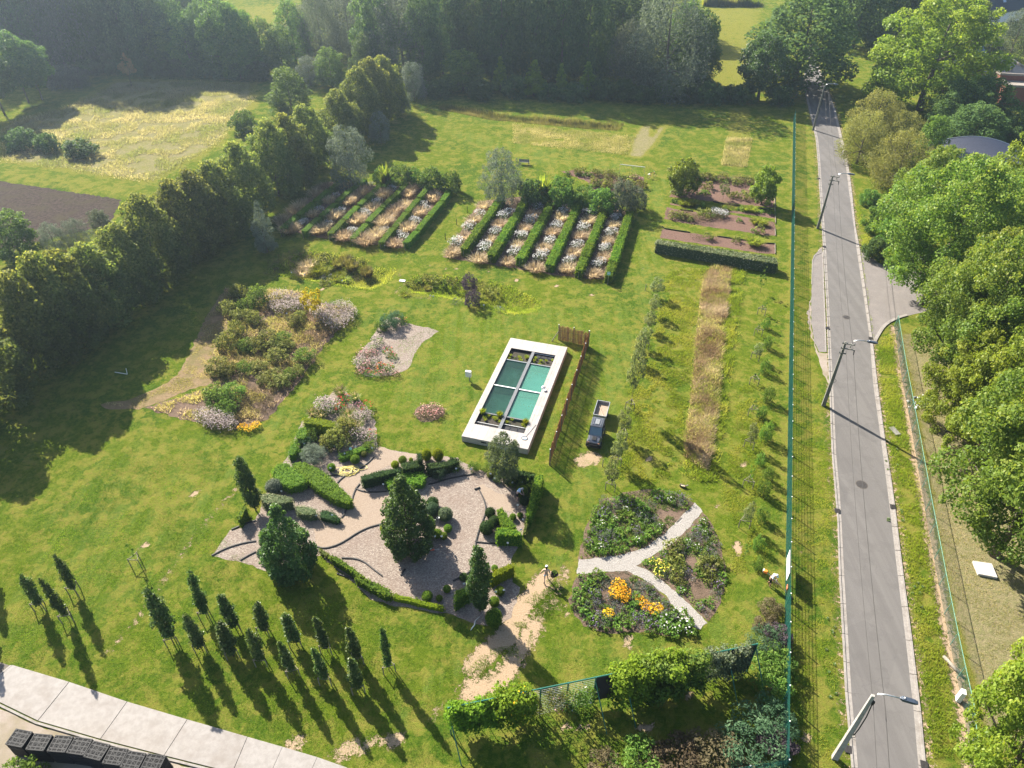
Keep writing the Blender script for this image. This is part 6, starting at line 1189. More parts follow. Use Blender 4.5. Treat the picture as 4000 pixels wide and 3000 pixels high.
board(bz - 2.35, bz - 1.95, .75, 1.15, .08, plain('orange_notice', (.55, .16, .08), .6), 'small orange notice on the green fence beside the white board')
# right chain-link fence
def chain_panel(L, H):
    mb = MB(); r = .0035; st = .085
    for s_ in (1, -1):
        for k in range(-int(H / st), int(L / st) + int(H / st)):
            x0 = k * st; x1 = x0 + H * s_; a, b = (x0, 0.0), (x1, H)
            def cut(xc): return (xc, (xc - a[0]) / (b[0] - a[0]) * H)
            lo, hi = sorted((a, b)); 
            if hi[0] <= 0 or lo[0] >= L: continue
            if lo[0] < 0: lo = cut(0.0)
            if hi[0] > L: hi = cut(L)
            y = r * s_; mb.add([(lo[0], y - r, lo[1]), (lo[0], y + r, lo[1]), (hi[0], y + r, hi[1]), (hi[0], y - r, hi[1])], [(0, 1, 2, 3)])
            mb.add([(lo[0] - r, y, lo[1]), (lo[0] + r, y, lo[1]), (hi[0] + r, y, hi[1]), (hi[0] - r, y, hi[1])], [(0, 1, 2, 3)])
    return mb.mesh('chain_link_panel', plain('pale_green_wire', (.10, .20, .165), .5, .2))
rb = [Vector((p.x, p.y, 0)) for p in RFB]; rb = [rb[0].lerp(rb[-1], 0)] + rb[1:]
LEN = [0]
for a, b in zip(rb, rb[1:]): LEN.append(LEN[-1] + (b - a).length)
def along_r(s):
    for i in range(len(rb) - 1):
        if s <= LEN[i + 1] or i == len(rb) - 2: return rb[i].lerp(rb[i + 1], (s - LEN[i]) / (LEN[i + 1] - LEN[i]))
RH = 1.55; PG = plain('pale_green_steel', (.12, .26, .21), .5, .2)
rf = thing('chain_link_fence', 'see-through pale green chain-link fence right of the road', 'fence', (0, 0, 0)); cp = chain_panel(2.6, RH); rp = MB().tube([(0, 0, 0), (0, 0, RH + .02)], .03, 6).mesh('post', PG); rr_ = MB().tube([(0, 0, RH), (2.6, 0, RH)], .022, 6).mesh('top_rail', PG)
ns = int(LEN[-1] / 2.6)
for k in range(ns):
    a, b = along_r(k * LEN[-1] / ns), along_r((k + 1) * LEN[-1] / ns); d = b - a; rz = math.atan2(d.y, d.x); sc = d.length / 2.6
    put('post', rp, rf, a, (0, 0, rz)); put('chain_link_panel', cp, rf, a, (0, 0, rz), (sc, 1, 1)); put('top_rail', rr_, rf, a, (0, 0, rz), (sc, 1, 1))
c_ = at('p', 1640, 1070); tag(MB().box((c_.x, c_.y, .55), (.3, .4, 1.1), R(-20)).build('utility_box', WHITEP, bevel=.02), 'slim white box standing at the right fence near the corner tree', 'utility box')
c_ = at('p', 1600, 800); tag(MB().tube([(c_.x - .3, c_.y + .9, .1), (c_.x, c_.y, .15), (c_.x + .3, c_.y - .6, .12)], .12, 8).build('fallen_log', PALEBARK, smooth=True), 'pale bare log lying at the foot of the right fence', 'log')
SLAB = pl('l 1762,1540 1925,1565 p 1975,28 1810,-5')
tag(MB().prism([SLAB[0], SLAB[1], SLAB[2], SLAB[3]], .0, .22).build('concrete_slab_cover', WHITEP if False else concrete('slab_concrete', (.38, .355, .33), (.45, .425, .40), (.30, .28, .255)), bevel=.02), 'pale concrete slab lying on the dry grass by the big trunk', 'slab')
c_ = at('l', 1093, 410); tag(MB().box((c_.x, c_.y, .06), (.55, 1.15, .12), R(12)).build('grate_cover', DARKMET, bevel=.01), 'brown rectangular cover in the verge right of the road', 'cover')
for i in range(40):
    c_ = at('l', 1330 + rnd.gauss(0, 45), 155 + rnd.gauss(0, 25)); s_ = rnd.uniform(.10, .22)
    tag(MB().lathe([(s_ * .8, 0), (s_, s_ * .4), (s_ * .5, s_ * .8), (.01, s_ * .85)], 6, (0, 0, 0)).build('stone', GREYP if i % 3 else WHITEP, loc=(c_.x, c_.y, 0), rot=(0, 0, rnd.uniform(0, 6)), scale=(1, rnd.uniform(.6, 1), 1)), 'grey stone in the small heap beyond the right fence', 'stone', 'stones of the heap beyond the right fence')
for i, (x, y) in enumerate(((240, 835), (150, 905), (175, 830))):
    c_ = at('d', x, y); tag(MB().tube([(c_.x, c_.y, 0), (c_.x, c_.y, 1.5)], .07, 6).build('wooden_post', WOODM), 'weathered wooden post at the far end of the green fence, %s one' % ('nearest the road', 'farthest left', 'middle')[i], 'post', 'wooden posts at the far end of the green fence')
# ================================================================ pool with white timber deck
def deckwood():
    k = N('bleached_deck_boards'); o = k.obj(); mp = k.n('Mapping'); mp.inputs['Scale'].default_value = (14, 1.2, 3); k.set(mp.inputs[0], o); oi = k.n('ObjectInfo'); v = k.noise(1.5, mp.outputs[0], 4, .65); w2 = k.noise(2.5, o, 3, .6)
    c = k.mix(k.step(v, .3, .7), (.27, .245, .23), (.335, .312, .295)); c = k.mix(k.step(w2, .5, .75, 0, .4), c, (.22, .188, .165)); hs = k.n('HueSaturation'); k.set(hs.inputs['Color'], c); k.set(hs.inputs['Value'], k.math('MULTIPLY_ADD', oi.outputs['Random'], .16, .90))
    return k.done(k.pbr(hs.outputs[0], .7, 0, .25, k.bump(v, .25, .01)))
DECK = deckwood()
PO = G(1780 + 75 * 500 / 1595, 1280 + 1350 * 500 / 1595, .68); pool = thing('swimming_pond', 'raised bathing pond with white timber deck and four green water cells', 'pool', (PO.x, PO.y, 0), R(73.95 - 90))
PW, PL_, DZ = 6.55, 16.9, .68; X0, X1_, Y0, Y1_ = .60, 5.62, 2.0, 15.05
def brd(a, b, c, d, z=DZ): MB().box(((a + b) / 2, (c + d) / 2, z - .02 + rnd.uniform(-.003, .003)), (b - a - .012, d - c - .012, .04)).build('deck_board', DECK, pool)
for (y0, y1) in ((0, Y0), (Y1_, PL_)):
    for k in range(9): brd(PW * k / 9, PW * (k + 1) / 9, y0, y1)
for k in range(9):
    for (a, b) in ((0, .2), (.2, .4), (.4, X0), (X1_, X1_ + .31), (X1_ + .31, X1_ + .62), (X1_ + .62, PW)): brd(a, b, Y0 + (Y1_ - Y0) * k / 9, Y0 + (Y1_ - Y0) * (k + 1) / 9)
CLAD = concrete('larch_cladding', (.40, .35, .31), (.48, .43, .39), (.33, .28, .24), 3)
for k in range(5):
    z = .02 + k * .126
    for (c, d) in (((PW / 2, -.03 + .02), (PW - .02, .03)), ((PW / 2, PL_ + .01), (PW - .02, .03))): MB().box((c[0], c[1], z + .06), (d[0], d[1], .115)).build('cladding_board', CLAD, pool)
    for x in (-.01, PW + .01): MB().box((x, PL_ / 2, z + .06), (.03, PL_ - .1, .115)).build('cladding_board', CLAD, pool)
MB().box((PW / 2, Y0 / 2, .31), (PW - .08, Y0 - .05, .62)).box((PW / 2, (Y1_ + PL_) / 2, .31), (PW - .08, PL_ - Y1_ - .05, .62)).box((X0 / 2, PL_ / 2, .31), (X0 - .06, PL_ - 4, .62)).box(((X1_ + PW) / 2, PL_ / 2, .31), (PW - X1_ - .06, PL_ - 4, .62)).build('deck_frame', BLACKP, pool)
MB().box((1.55 + .65, -.03, .42), (.55, .02, .16)).build('inlet_slot', BLACKP, pool)
def poolmat(name, a, b):
    k = N(name); v = k.noise(1.2, k.obj(), 4, .6); return k.done(k.pbr(k.mix(k.step(v, .35, .65), a, b), .8, 0, .2))
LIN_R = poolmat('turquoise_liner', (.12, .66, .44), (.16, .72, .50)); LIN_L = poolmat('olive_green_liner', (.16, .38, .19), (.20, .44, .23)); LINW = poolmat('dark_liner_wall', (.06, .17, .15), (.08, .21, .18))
def water(nm, milk, mf):
    k = N(nm); n = k.bump(k.noise(3.0, k.obj(), 2, .5), .06, .02); tr = k.n('BsdfTransparent'); tr.inputs[0].default_value = (.80, .93, .90, 1); gl = k.n('BsdfGlossy'); gl.inputs['Roughness'].default_value = .03; k.set(gl.inputs['Normal'], n)
    fr = k.n('Fresnel'); fr.inputs[0].default_value = 1.33; k.set(fr.inputs['Normal'], n); mx = k.n('MixShader'); k.set(mx.inputs[0], fr.outputs[0]); df = k.n('BsdfDiffuse'); df.inputs[0].default_value = milk; m2 = k.n('MixShader'); m2.inputs[0].default_value = mf; k.t.links.new(tr.outputs[0], m2.inputs[1]); k.t.links.new(df.outputs[0], m2.inputs[2]); k.t.links.new(m2.outputs[0], mx.inputs[1]); k.t.links.new(gl.outputs[0], mx.inputs[2]); return k.done(mx.outputs[0])
WAT = (water('clear_pond_water', (.12, .30, .22, 1), .10), water('milky_turquoise_water', (.20, .56, .42, 1), .24)); XM0, XM1 = 2.98, 3.30; YC = (3.95, 8.43, 13.0)
FLOORZ = -.45
# the pit itself sits in a hollow cut into the lawn sheet
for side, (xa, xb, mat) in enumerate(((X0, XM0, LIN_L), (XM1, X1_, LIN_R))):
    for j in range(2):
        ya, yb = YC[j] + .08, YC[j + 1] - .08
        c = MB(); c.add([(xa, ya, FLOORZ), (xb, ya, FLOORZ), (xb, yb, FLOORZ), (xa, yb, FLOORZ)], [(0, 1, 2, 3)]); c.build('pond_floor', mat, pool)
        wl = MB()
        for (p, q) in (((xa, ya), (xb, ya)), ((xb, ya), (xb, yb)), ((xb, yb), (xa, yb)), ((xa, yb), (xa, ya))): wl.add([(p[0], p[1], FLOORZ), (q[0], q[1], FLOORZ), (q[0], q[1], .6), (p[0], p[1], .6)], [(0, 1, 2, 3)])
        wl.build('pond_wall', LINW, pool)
        MB().add([(xa + .001, ya + .001, .50), (xb - .001, ya + .001, .50), (xb - .001, yb - .001, .50), (xa + .001, yb - .001, .50)], [(0, 1, 2, 3)]).build('water', WAT[side], pool)
GREYW = plain('grey_weathered_beam', (.13, .135, .145), .8, 0, .3, 14, .4)
MB().box(((XM0 + XM1) / 2, (Y0 + Y1_) / 2, .60), (XM1 - XM0, Y1_ - Y0 - .02, .10)).build('centre_beam', GREYW, pool)
for x, y, w_, m_ in ((1.78, YC[0], 2.36, GREYW), (4.46, YC[0], 2.30, GREYW), (1.78, YC[1], 2.36, WHITEP), (4.46, YC[1], 2.30, WHITEP), (1.78, YC[2], 2.36, GREYP), (4.46, YC[2], 2.30, GREYP)): MB().box((x, y, .56), (w_, .14, .09)).build('cross_beam', m_, pool)
SILT = ground_mat('pond_planting_silt', ((.05, .043, .036), (.085, .074, .062), (.05, .055, .03)), (1, 6, 30), .6, .04)
for x, w_, ya, yb in ((1.78, 2.34, 2.55, 3.85), (4.46, 2.28, 2.95, 3.85), (1.78, 2.34, 13.1, 15.0), (4.46, 2.28, 13.1, 14.35)): MB().box((x, (ya + yb) / 2, .36), (w_, yb - ya, .02)).build('planting_shelf', SILT, pool)
for x, w_, ya, yb in ((1.78, 2.34, 2.05, 2.5), (4.46, 2.28, 2.05, 2.9), (4.46, 2.28, 14.42, 15.0)):
    n_ = 3
    for k in range(n_):
        q = MB().box((x - w_ / 2 + (k + .5) * w_ / n_, (ya + yb) / 2, .40), (w_ / n_ - .08, yb - ya - .06, .03)).build('filter_lid', BLACKP, pool)
    MB().box((x, yb + .02, .5), (w_, .04, .06)).build('tray_rail', WHITEP, pool); MB().box((x, (ya + yb) / 2, .34), (w_, yb - ya, .03)).build('filter_tray', LUMN, pool)
wp = []
for i in range(46):
    x = rnd.choice((rnd.uniform(.75, 2.9), rnd.uniform(3.4, 5.5))); y = rnd.choice((rnd.uniform(3.0, 3.85), rnd.uniform(13.15, 14.3), rnd.uniform(13.15, 14.3)))
    wp.append(put('water_plant', PP[('grass' if i % 3 else 'low', i % 3)][0][1], pool, (x, y, .37), (0, 0, rnd.uniform(0, 6)), (.28, .28, .42)))
for x, y in ((.85, 3.9), (5.35, 3.6), (2.6, 3.95)): put('water_plant', PP[('goldgrass', 0)][0][1], pool, (x, y, .37), (0, 0, 1), (.35, .35, .8))
def pw(x, y, z): return Matrix.Rotation(R(73.95 - 90), 3, 'Z') @ Vector((x, y, 0)) + Vector((PO.x, PO.y, z))
t = thing('skimmer_pump', 'small white domed device on the pool edge halfway along', 'device', pw(5.75, 9.1, DZ), .4)
MB().lathe([(.2, 0), (.22, .12), (.17, .25), (.06, .32)], 14).build('dome', WHITEP, t, smooth=True); MB().box((.0, -.35, .08), (.3, .35, .16)).build('housing', WHITEP, t, bevel=.03)
t = thing('skimmer_net', 'round skimming net with a long pole lying on the pool deck', 'net', pw(5.85, 1.35, DZ + .03), R(73.95 - 90))
MB().tube([(.28 * math.cos(a * .5236), .28 * math.sin(a * .5236) * .8, 0) for a in range(13)], .025, 6, False).build('hoop', LUMN, t); MB().tube([(.05, .22, .0), (.55, 2.2, .02)], .02, 6).build('pole', GALV, t)
MB().add([(.27 * math.cos(a * .5236), .27 * math.sin(a * .5236) * .8, -.005) for a in range(12)], [tuple(range(12))]).build('net', plain('net_cloth', (.35, .42, .48), .8), t)
# white meter box on the lawn
c_ = at('f', 1838, 1632); t = thing('meter_box', 'white electric box on a short post standing on the pool lawn', 'utility box', (c_.x, c_.y, 0), R(-12))
MB().box((0, 0, .95), (.62, .3, .72)).build('box', WHITEP, t, bevel=.02); MB().box((0, -.155, .95), (.52, .012, .62)).build('door', WHITEP, t); MB().tube([(.1, 0, 0), (.1, 0, .6)], .06, 8).build('post', DARKMET, t)
# ================================================================ willow screen beside the pool
WIL = [plain('willow_rods_%d' % i, c, .8, 0, .2, 6, .25) for i, c in enumerate(((.33, .13, .05), (.46, .24, .10), (.19, .075, .035)))]; WILG = plain('pale_willow_rods', (.32, .23, .11), .8, 0, .2, 6, .3)
wf = [at('g', 400, 1278), at('g', 655, 1332), at('k', 322, 703)]
scr = thing('willow_screen', 'tall brown woven willow screen bent round the pool corner', 'fence', (0, 0, 0))
pmesh = MB().tube([(0, 0, 0), (0, 0, 2.05)], .055, 7).mesh('post', WOODM); pcap = MB().lathe([(.06, 0), (.05, .05), (.01, .06)], 7).mesh('cap', WHITEP)
for a, b, ht, mats in ((wf[0], wf[1], 1.85, [WILG, WIL[1], WILG]), (wf[1], wf[2], 1.95, WIL)):
    d = b - a; n = max(2, int(d.length / 2.3)); nr = Vector((-d.y, d.x, 0)).normalized()
    for k in range(n + 1):
        p = a.lerp(b, k / n) + nr * .06; q = put('post', pmesh, scr, p, (rnd.uniform(-.02, .02), rnd.uniform(-.02, .02), 0)); put('cap', pcap, q, (0, 0, 2.05))
    for k in range(n):
        for mi, m_ in enumerate(mats):
            mb = MB(); p0, p1 = a.lerp(b, k / n), a.lerp(b, (k + 1) / n)
            for s in range(20):
                u = (s * 3 + mi + rnd.uniform(-.7, .7)) / 60; p = p0.lerp(p1, u) + nr * rnd.uniform(-.03, .03); h_ = ht + rnd.gauss(0, .12)
                mb.tube([(p.x, p.y, .03), (p.x + rnd.uniform(-.03, .03), p.y + rnd.uniform(-.03, .03), h_)], rnd.uniform(.016, .026), 4)
            tag(mb.build('willow_rods', m_, scr), kind='stuff')
    for z in (.5, 1.3): MB().tube([(a.x, a.y, z), (b.x, b.y, z)], .03, 5).build('rail', WOODM, scr)
MB().tube([(wf[0].x, wf[0].y, 1.2), (wf[0].x - .75, wf[0].y - .25, 0)], .05, 6).build('brace', WOODM, scr)
# ================================================================ climbing plant frame, bottom
va, vb = at('o', 228, 1210), at('o', 2015, 830); VD = (vb - va).normalized(); VH = 3.55
def vs(t_, x, y): return plane_hit(*raw(t_, x, y), va, VD)
sL = vs('n', 1655, 1085)[0]; sR = vs('o', 2125, 575)[0]
vf = thing('climber_frame', 'high green steel frame with wires, dark screens and climbing plants', 'frame', (va.x, va.y, 0), math.atan2(VD.y, VD.x))
MB().tube([(sL, 0, VH), (sR, 0, VH)], .05, 8).build('top_rail', GREENP, vf)
S_ = [sL] + [vs('o', x, y)[0] for x, y in ((60, 975), (250, 940), (490, 890), (730, 850), (910, 815), (1650, 645), (1890, 600))] + [sR]
for s in S_: MB().tube([(s, 0, 0), (s, 0, VH + .05)], .055, 8).build('post', GREENP, vf)
for s in (S_[0], S_[4], S_[5] + .6, S_[7], S_[8]): MB().tube([(s, -.05, VH - .5), (s + .35, -2.1, 0)], .04, 7).build('brace', GREENP, vf)
for k in range(15):
    z = .25 + k * .22
    for (a, b) in ((S_[1], S_[2]), (S_[2], S_[3]), (S_[3], S_[4]), (S_[6], S_[7])): MB().box(((a + b) / 2, 0, z), (b - a, .012, .014)).build('wire', GALV, vf)
for (a, b, z0, z1) in ((S_[4] + .06, S_[5] - .02, .5, VH - .08), (S_[7] + .2, sR - .06, .35, VH - .08), (sL + .5, sL + 1.5, .7, 1.7)): MB().box(((a + b) / 2, .0, (z0 + z1) / 2), (b - a, .02, z1 - z0)).build('screen_panel', GLASSM, vf)
def climber(name, s0, s1, mat, leaf, n, thick, label, zlo=.2, zhi=VH + .25, bulge=.5, seed=1, dens=None, fl_=None):
    rs = np.random.RandomState(seed); nb = 80; bx = rs.uniform(s0, s1, nb); bz = rs.uniform(zlo, zhi, nb); by = rs.normal(-thick * .12, thick * .38, nb); br = rs.uniform(.22, .5, nb) * thick * 1.3 + .12
    i = rs.randint(0, nb, n); d = unit(rs.normal(0, 1, (n, 3)) + np.array([0, -.3, .5])); P = np.stack([bx[i], by[i], bz[i]], 1) + d * (br[i] * rs.uniform(.2, 1, n) ** .5)[:, None]; P[:, 2] = np.maximum(P[:, 2], .05)
    V = leaves(P, d, leaf, rs, .7, .6, .15); M4 = Matrix.Rotation(math.atan2(VD.y, VD.x), 3, 'Z'); A = np.array(M4); V = V @ A.T + np.array([va.x, va.y, 0])
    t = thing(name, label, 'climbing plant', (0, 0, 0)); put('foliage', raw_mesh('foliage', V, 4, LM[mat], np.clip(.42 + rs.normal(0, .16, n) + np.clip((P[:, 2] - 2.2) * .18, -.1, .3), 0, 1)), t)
    if fl_:
        m = rs.choice(n, fl_[1], replace=False); Vf = leaves(P[m] + d[m] * .05, d[m], fl_[2], rs, .8, .4) @ A.T + np.array([va.x, va.y, 0]); tag(put('flowers', raw_mesh('flowers', Vf, 4, LM[fl_[0]], rs.uniform(0, 1, fl_[1])), t), kind='stuff')
    sm = MB()
    for k in range(6):
        x = s0 + (s1 - s0) * (k + .5) / 6; sm.tube([(x, .02, 0), (x + rs.uniform(-.3, .3), .03, zhi * .4), (x + rs.uniform(-.5, .5), .02, zhi * .85)], .025, 5)
    o = sm.build('stems', BARK, t); o.location = (va.x, va.y, 0); o.rotation_euler = (0, 0, math.atan2(VD.y, VD.x))
climber('climbing_vine', sL, S_[1] - 1.2, 'softgreen', .19, 9500, .62, 'dense green creeper covering the left end of the climber frame', .9, VH - .1, seed=3)
climber('climbing_vine', S_[1] - 1.7, S_[1] + .9, 'softgreen', .20, 4800, .85, 'yellow green creeper with orange flowers beside the dense creeper', .6, VH + .3, seed=4, fl_=('orange', 60, .16))
climber('climbing_rose', S_[1] + .6, S_[3], 'olive', .11, 1300, .4, 'thin brownish rose on the wires of the climber frame', .2, 2.9, seed=5, fl_=('pink', 14, .12))
climber('climbing_rose', S_[3] - .1, S_[4] + .1, 'bedgreen', .14, 1300, .5, 'green rose with one white bloom left of the dark screen', .1, 2.6, seed=6, fl_=('whiteflower', 8, .22))
climber('climbing_vine', S_[5] - .15, S_[6] - 1.2, 'softgreen', .24, 10500, 1.1, 'huge overhanging mass of bright green creeper in the middle of the frame', .9, VH + .45, seed=7)
climber('climbing_vine', S_[5] + 1.2, S_[6] + .1, 'bedgreen', .22, 9000, 1.1, 'mid green creeper trailing long shoots right of the bright mass', .5, VH + .35, seed=8)
climber('climbing_vine', S_[6] + .3, S_[8] - .5, 'greygreen', .15, 6000, .65, 'loose grey green climber near the right end of the frame', .3, VH + .3, seed=9)
for i, (t_, x, y, k_, w_, h_, lb) in enumerate((('o', 2060, 1560, 'blue_shrub', 5.2, 2.6, 'large blue green shrub in the bottom right corner of the garden'), ('o', 1760, 1640, 'brown_shrub', 4.6, 2.0, 'dark brown shrub left of the large blue green one'), ('o', 1430, 1659, 'brown_shrub', 4.0, 1.8, 'brown green shrub in the middle of the bottom edge'), ('o', 1080, 1640, 'green_shrub', 3.2, 1.7, 'light green shrub with red specks at the bottom edge'), ('o', 790, 1700, 'brown_shrub', 2.8, 1.4, 'small brown shrub, leftmost at the bottom edge'),
                                             ('o', 2180, 600, 'blue_shrub', 3.0, 1.6, 'blue green shrub beside the right end of the climber frame'), ('o', 2180, 440, 'brown_shrub', 2.0, 1.0, 'brownish plant inside the fence above the blue green shrub'), ('p', 60, 800, 'green_shrub', 3.4, 1.7, 'bright green shrub pressed against the green fence'), ('p', 20, 1000, 'green_shrub', 2.8, 1.5, 'green shrub just below the bright one at the fence'), ('p', 70, 560, 'purple_shrub', 2.4, 1.4, 'purplish shrub against the inside of the green fence'), ('p', 40, 1300, 'blue_shrub', 3.4, 1.9, 'shaded blue shrub against the lower green fence'), ('p', 60, 1480, 'purple_shrub', 2.6, 1.4, 'violet flowered shrub at the lowest stretch of the green fence'), ('p', 20, 310, 'brown_shrub', 2.0, 1.0, 'low brown plant inside the green fence below the gardener'), ('o', 2212, 780, 'green_shrub', 2.4, 1.2, 'low green plant right of the dark screen'))):
    tree(k_, at(t_, x, y), None, w_, h_, lb, 'shrub')
# ================================================================ utility vehicle and trailer
UA = R(74); uc = Vector((8.05, 50.95, 0))
ut = thing('utility_vehicle', 'dark grey off-road utility vehicle parked on the lawn beside the willow screen', 'vehicle', uc, UA - math.pi / 2)
DG = plain('dark_grey_vehicle_paint', (.10, .108, .125), .30, .55, .6, 5, .12); RUB = plain('tyre_rubber', (.016, .016, .016), .85); SEATM = plain('black_seat', (.02, .02, .022), .7)
def glassy(name, c):
    k = N(name); return k.done(k.pbr(c, .06, 0, .8, **{'Coat Weight': .3}))
WIN = glassy('windscreen_glass', (.10, .15, .17))
# local: front is -Y
MB().loft([[(-.66, y, .34), (.66, y, .34), (.66, y, z), (-.66, y, z)] for y, z in ((-1.30, .62), (-1.15, .78), (.55, .80), (1.35, .84))]).build('body', DG, ut, bevel=.04)
hood = MB().loft([[(-w_, y, .74), (w_, y, .74), (w_ * .82, y, z), (-w_ * .82, y, z)] for y, w_, z in ((-1.42, .52, .84), (-1.2, .62, .98), (-.62, .66, 1.12))]).build('hood', DG, ut, bevel=.03)
MB().box((0, -1.0, 1.07), (.42, .42, .05), M=Matrix.Rotation(R(13), 3, 'X')).build('hood_scoop', BLACKP, hood, bevel=.015)
MB().box((0, -1.44, .62), (1.0, .06, .26)).build('grille', BLACKP, ut, bevel=.02)
hl = MB().box((0, 0, 0), (.26, .08, .10), M=Matrix.Rotation(R(20), 3, 'X')).mesh('headlight', plain('amber_tinted_lamp', (.20, .10, .06), .2, 0, .8))
put('headlight', hl, ut, (-.46, -1.37, .82), (0, 0, .25)); put('headlight', hl, ut, (.46, -1.37, .82), (0, 0, -.25))
MB().tube([(-.55, -1.5, .42), (-.5, -1.6, .5), (.5, -1.6, .5), (.55, -1.5, .42)], .035, 8).tube([(-.42, -1.58, .72), (.42, -1.58, .72)], .03, 8).build('bumper_bar', BLACKP, ut)
MB().add([(-.60, -.62, 1.12), (.60, -.62, 1.12), (.54, -.12, 1.80), (-.54, -.12, 1.80)], [(0, 1, 2, 3)]).build('windscreen', WIN, ut)
for x in (-1, 1):
    MB().tube([(x * .64, -.64, 1.1), (x * .58, -.10, 1.82), (x * .58, 1.0, 1.86), (x * .64, 1.12, .8)], .035, 8).build('roll_bar', BLACKP, ut)
    MB().box((x * .66, .15, .95), (.05, .95, .5)).build('door', DG, ut, bevel=.02); m_ = MB().box((x * .82, -.5, 1.25), (.16, .05, .16)).build('mirror', BLACKP, ut, bevel=.02)
MB().box((0, .62, .98), (1.15, .5, .14)).box((0, .86, 1.25), (1.15, .12, .5)).build('seat', SEATM, ut, bevel=.03)
MB().tube([(-.3 + .16 * math.cos(a), .12, 1.2 + .16 * math.sin(a)) for a in [k * .524 for k in range(13)]], .018, 6, False).build('steering_wheel', BLACKP, ut)
rf_ = MB().loft([[(-.62 * s, y, z), (.62 * s, y, z), (.56 * s, y, z + .07), (-.56 * s, y, z + .07)] for y, z, s in ((-.20, 1.80, .92), (.0, 1.86, 1.0), (.95, 1.89, 1.0), (1.12, 1.84, .95))]).build('roof', DG, ut, bevel=.02)
MB().box((0, .42, 1.965), (.40, .75, .04)).build('roof_panel', GREYP, rf_, bevel=.015)
for x in (-.36, .36): MB().box((x, .45, 1.965), (.03, 1.0, .03)).build('roof_rib', GREYP, rf_)
MB().box((0, 1.24, .95), (1.2, .34, .22)).build('cargo_bed', BLACKP, ut, bevel=.02); MB().box((.5, 1.10, 1.80), (.1, .04, .05)).build('tail_light', plain('red_lens', (.5, .02, .02), .3), ut)
wm = MB().lathe([(.12, -.12), (.31, -.13), (.34, -.08), (.34, .08), (.31, .13), (.12, .12)], 18).mesh('tyre', RUB, True); rm = MB().lathe([(.18, -.10), (.18, .10), (.05, .125), (.01, .125)], 12).mesh('rim', GREYP, True)
def wheels(t, pos, s=1.0):
    for x, y in pos:
        w_ = put('wheel', wm, t, (x, y, .34 * s), (0, math.pi / 2 if x > 0 else -math.pi / 2, 0), (s, s, s)); put('rim', rm, w_)
wheels(ut, ((-.60, -1.0), (.60, -1.0), (-.60, .95), (.60, .95)))
tc = Vector((8.90, 54.35, 0)); tr = thing('tipping_trailer', 'grey tipping trailer with sandy load floor hitched behind the utility vehicle', 'trailer', tc, UA - math.pi / 2)
ALU = plain('grey_aluminium_side', (.30, .31, .32), .45, .5, .5, 8, .15); PLY = ground_mat('dusty_ply_floor', ((.26, .20, .15), (.36, .29, .22), (.31, .25, .20)), (1.2, 6, 40), .3, .01)
MB().box((0, 0, .70), (1.24, 2.2, .06)).build('floor', PLY, tr)
for nm, c, d in (('side_board', (-.625, 0, .88), (.035, 2.24, .36)), ('side_board', (.625, 0, .88), (.035, 2.24, .36)), ('front_board', (0, -1.12, .88), (1.21, .035, .36)), ('tail_board', (0, 1.12, .88), (1.21, .035, .36))):
    o = MB().box(c, d).build(nm, ALU, tr); MB().box((c[0], c[1], c[2] + .19), (d[0] + .02, d[1] + .02, .025)).build('top_edge', GALV, o)
MB().box((0, -.1, .60), (.5, 2.0, .12)).build('chassis', BLACKP, tr); MB().box((0, -1.7, .50), (.09, 1.2, .09)).build('drawbar', BLACKP, tr); MB().tube([(.0, -1.75, .2), (0, -1.75, .75)], .035, 8).build('jockey_post', GALV, tr); MB().box((0, -1.62, .66), (.34, .14, .12)).build('winch', GALV, tr, bevel=.02)
wheels(tr, ((-.55, .1), (.55, .1)), .85)
# rake lying in the trailer
def frame_pt(c, a, v): return Matrix.Rotation(a, 3, 'Z') @ Vector(v) + c
rk = thing('rake', 'long handled rake with orange head lying in the trailer', 'rake', frame_pt(tc, UA - math.pi / 2, (0, 0, .76)), UA - math.pi / 2)
MB().tube([(-.38, .75, .02), (.30, -.85, .08)], .016, 6).build('handle', plain('pale_handle', (.55, .42, .32), .6), rk); MB().box((.32, -.93, .08), (.42, .06, .07), .1).build('head', plain('orange_metal', (.65, .18, .05), .5), rk)
MB().box((.34, -.99, .06), (.36, .05, .09), .1).build('tines', WHITEP, rk)
# ================================================================ stacks of black plastic crates
def crate_mesh():
    mb = MB(); w_, l_, h_ = 1.14, .96, .155; n = 13
    for x, y, dx, dy in ((0, -l_ / 2, w_, .03), (0, l_ / 2, w_, .03), (-w_ / 2, 0, .03, l_), (w_ / 2, 0, .03, l_)):
        mb.box((x, y, h_ - .03), (dx + .03, dy + .03, .05)); mb.box((x, y, .02), (dx, dy, .04))
    for i in range(n): 
        x = -w_ / 2 + .06 + i * (w_ - .12) / (n - 1)
        for y in (-l_ / 2, l_ / 2): mb.box((x, y, h_ / 2), (.035, .03, h_))
        mb.box((x, 0, h_ - .045), (.022, l_, .03))
    for i in range(11):
        y = -l_ / 2 + .06 + i * (l_ - .12) / 10
        for x in (-w_ / 2, w_ / 2): mb.box((x, y, h_ / 2), (.03, .035, h_))
        mb.box((0, y, h_ - .05), (w_, .018, .03))
    for k in (-1, 0, 1): mb.box((k * .33, 0, h_ - .035), (.07, l_, .035)); mb.box((0, k * .28, h_ - .037), (w_, .07, .035))
    for s in (-1, 1): mb.box((0, 0, h_ - .028), (1.3, .03, .03), s * .70)
    for sx in (-1, 1):
        for sy in (-1, 1): mb.box((sx * .52, sy * .43, h_ / 2), (.10, .10, h_ + .02))
    return mb.mesh('plastic_crate', BLACKP)
cm = crate_mesh()
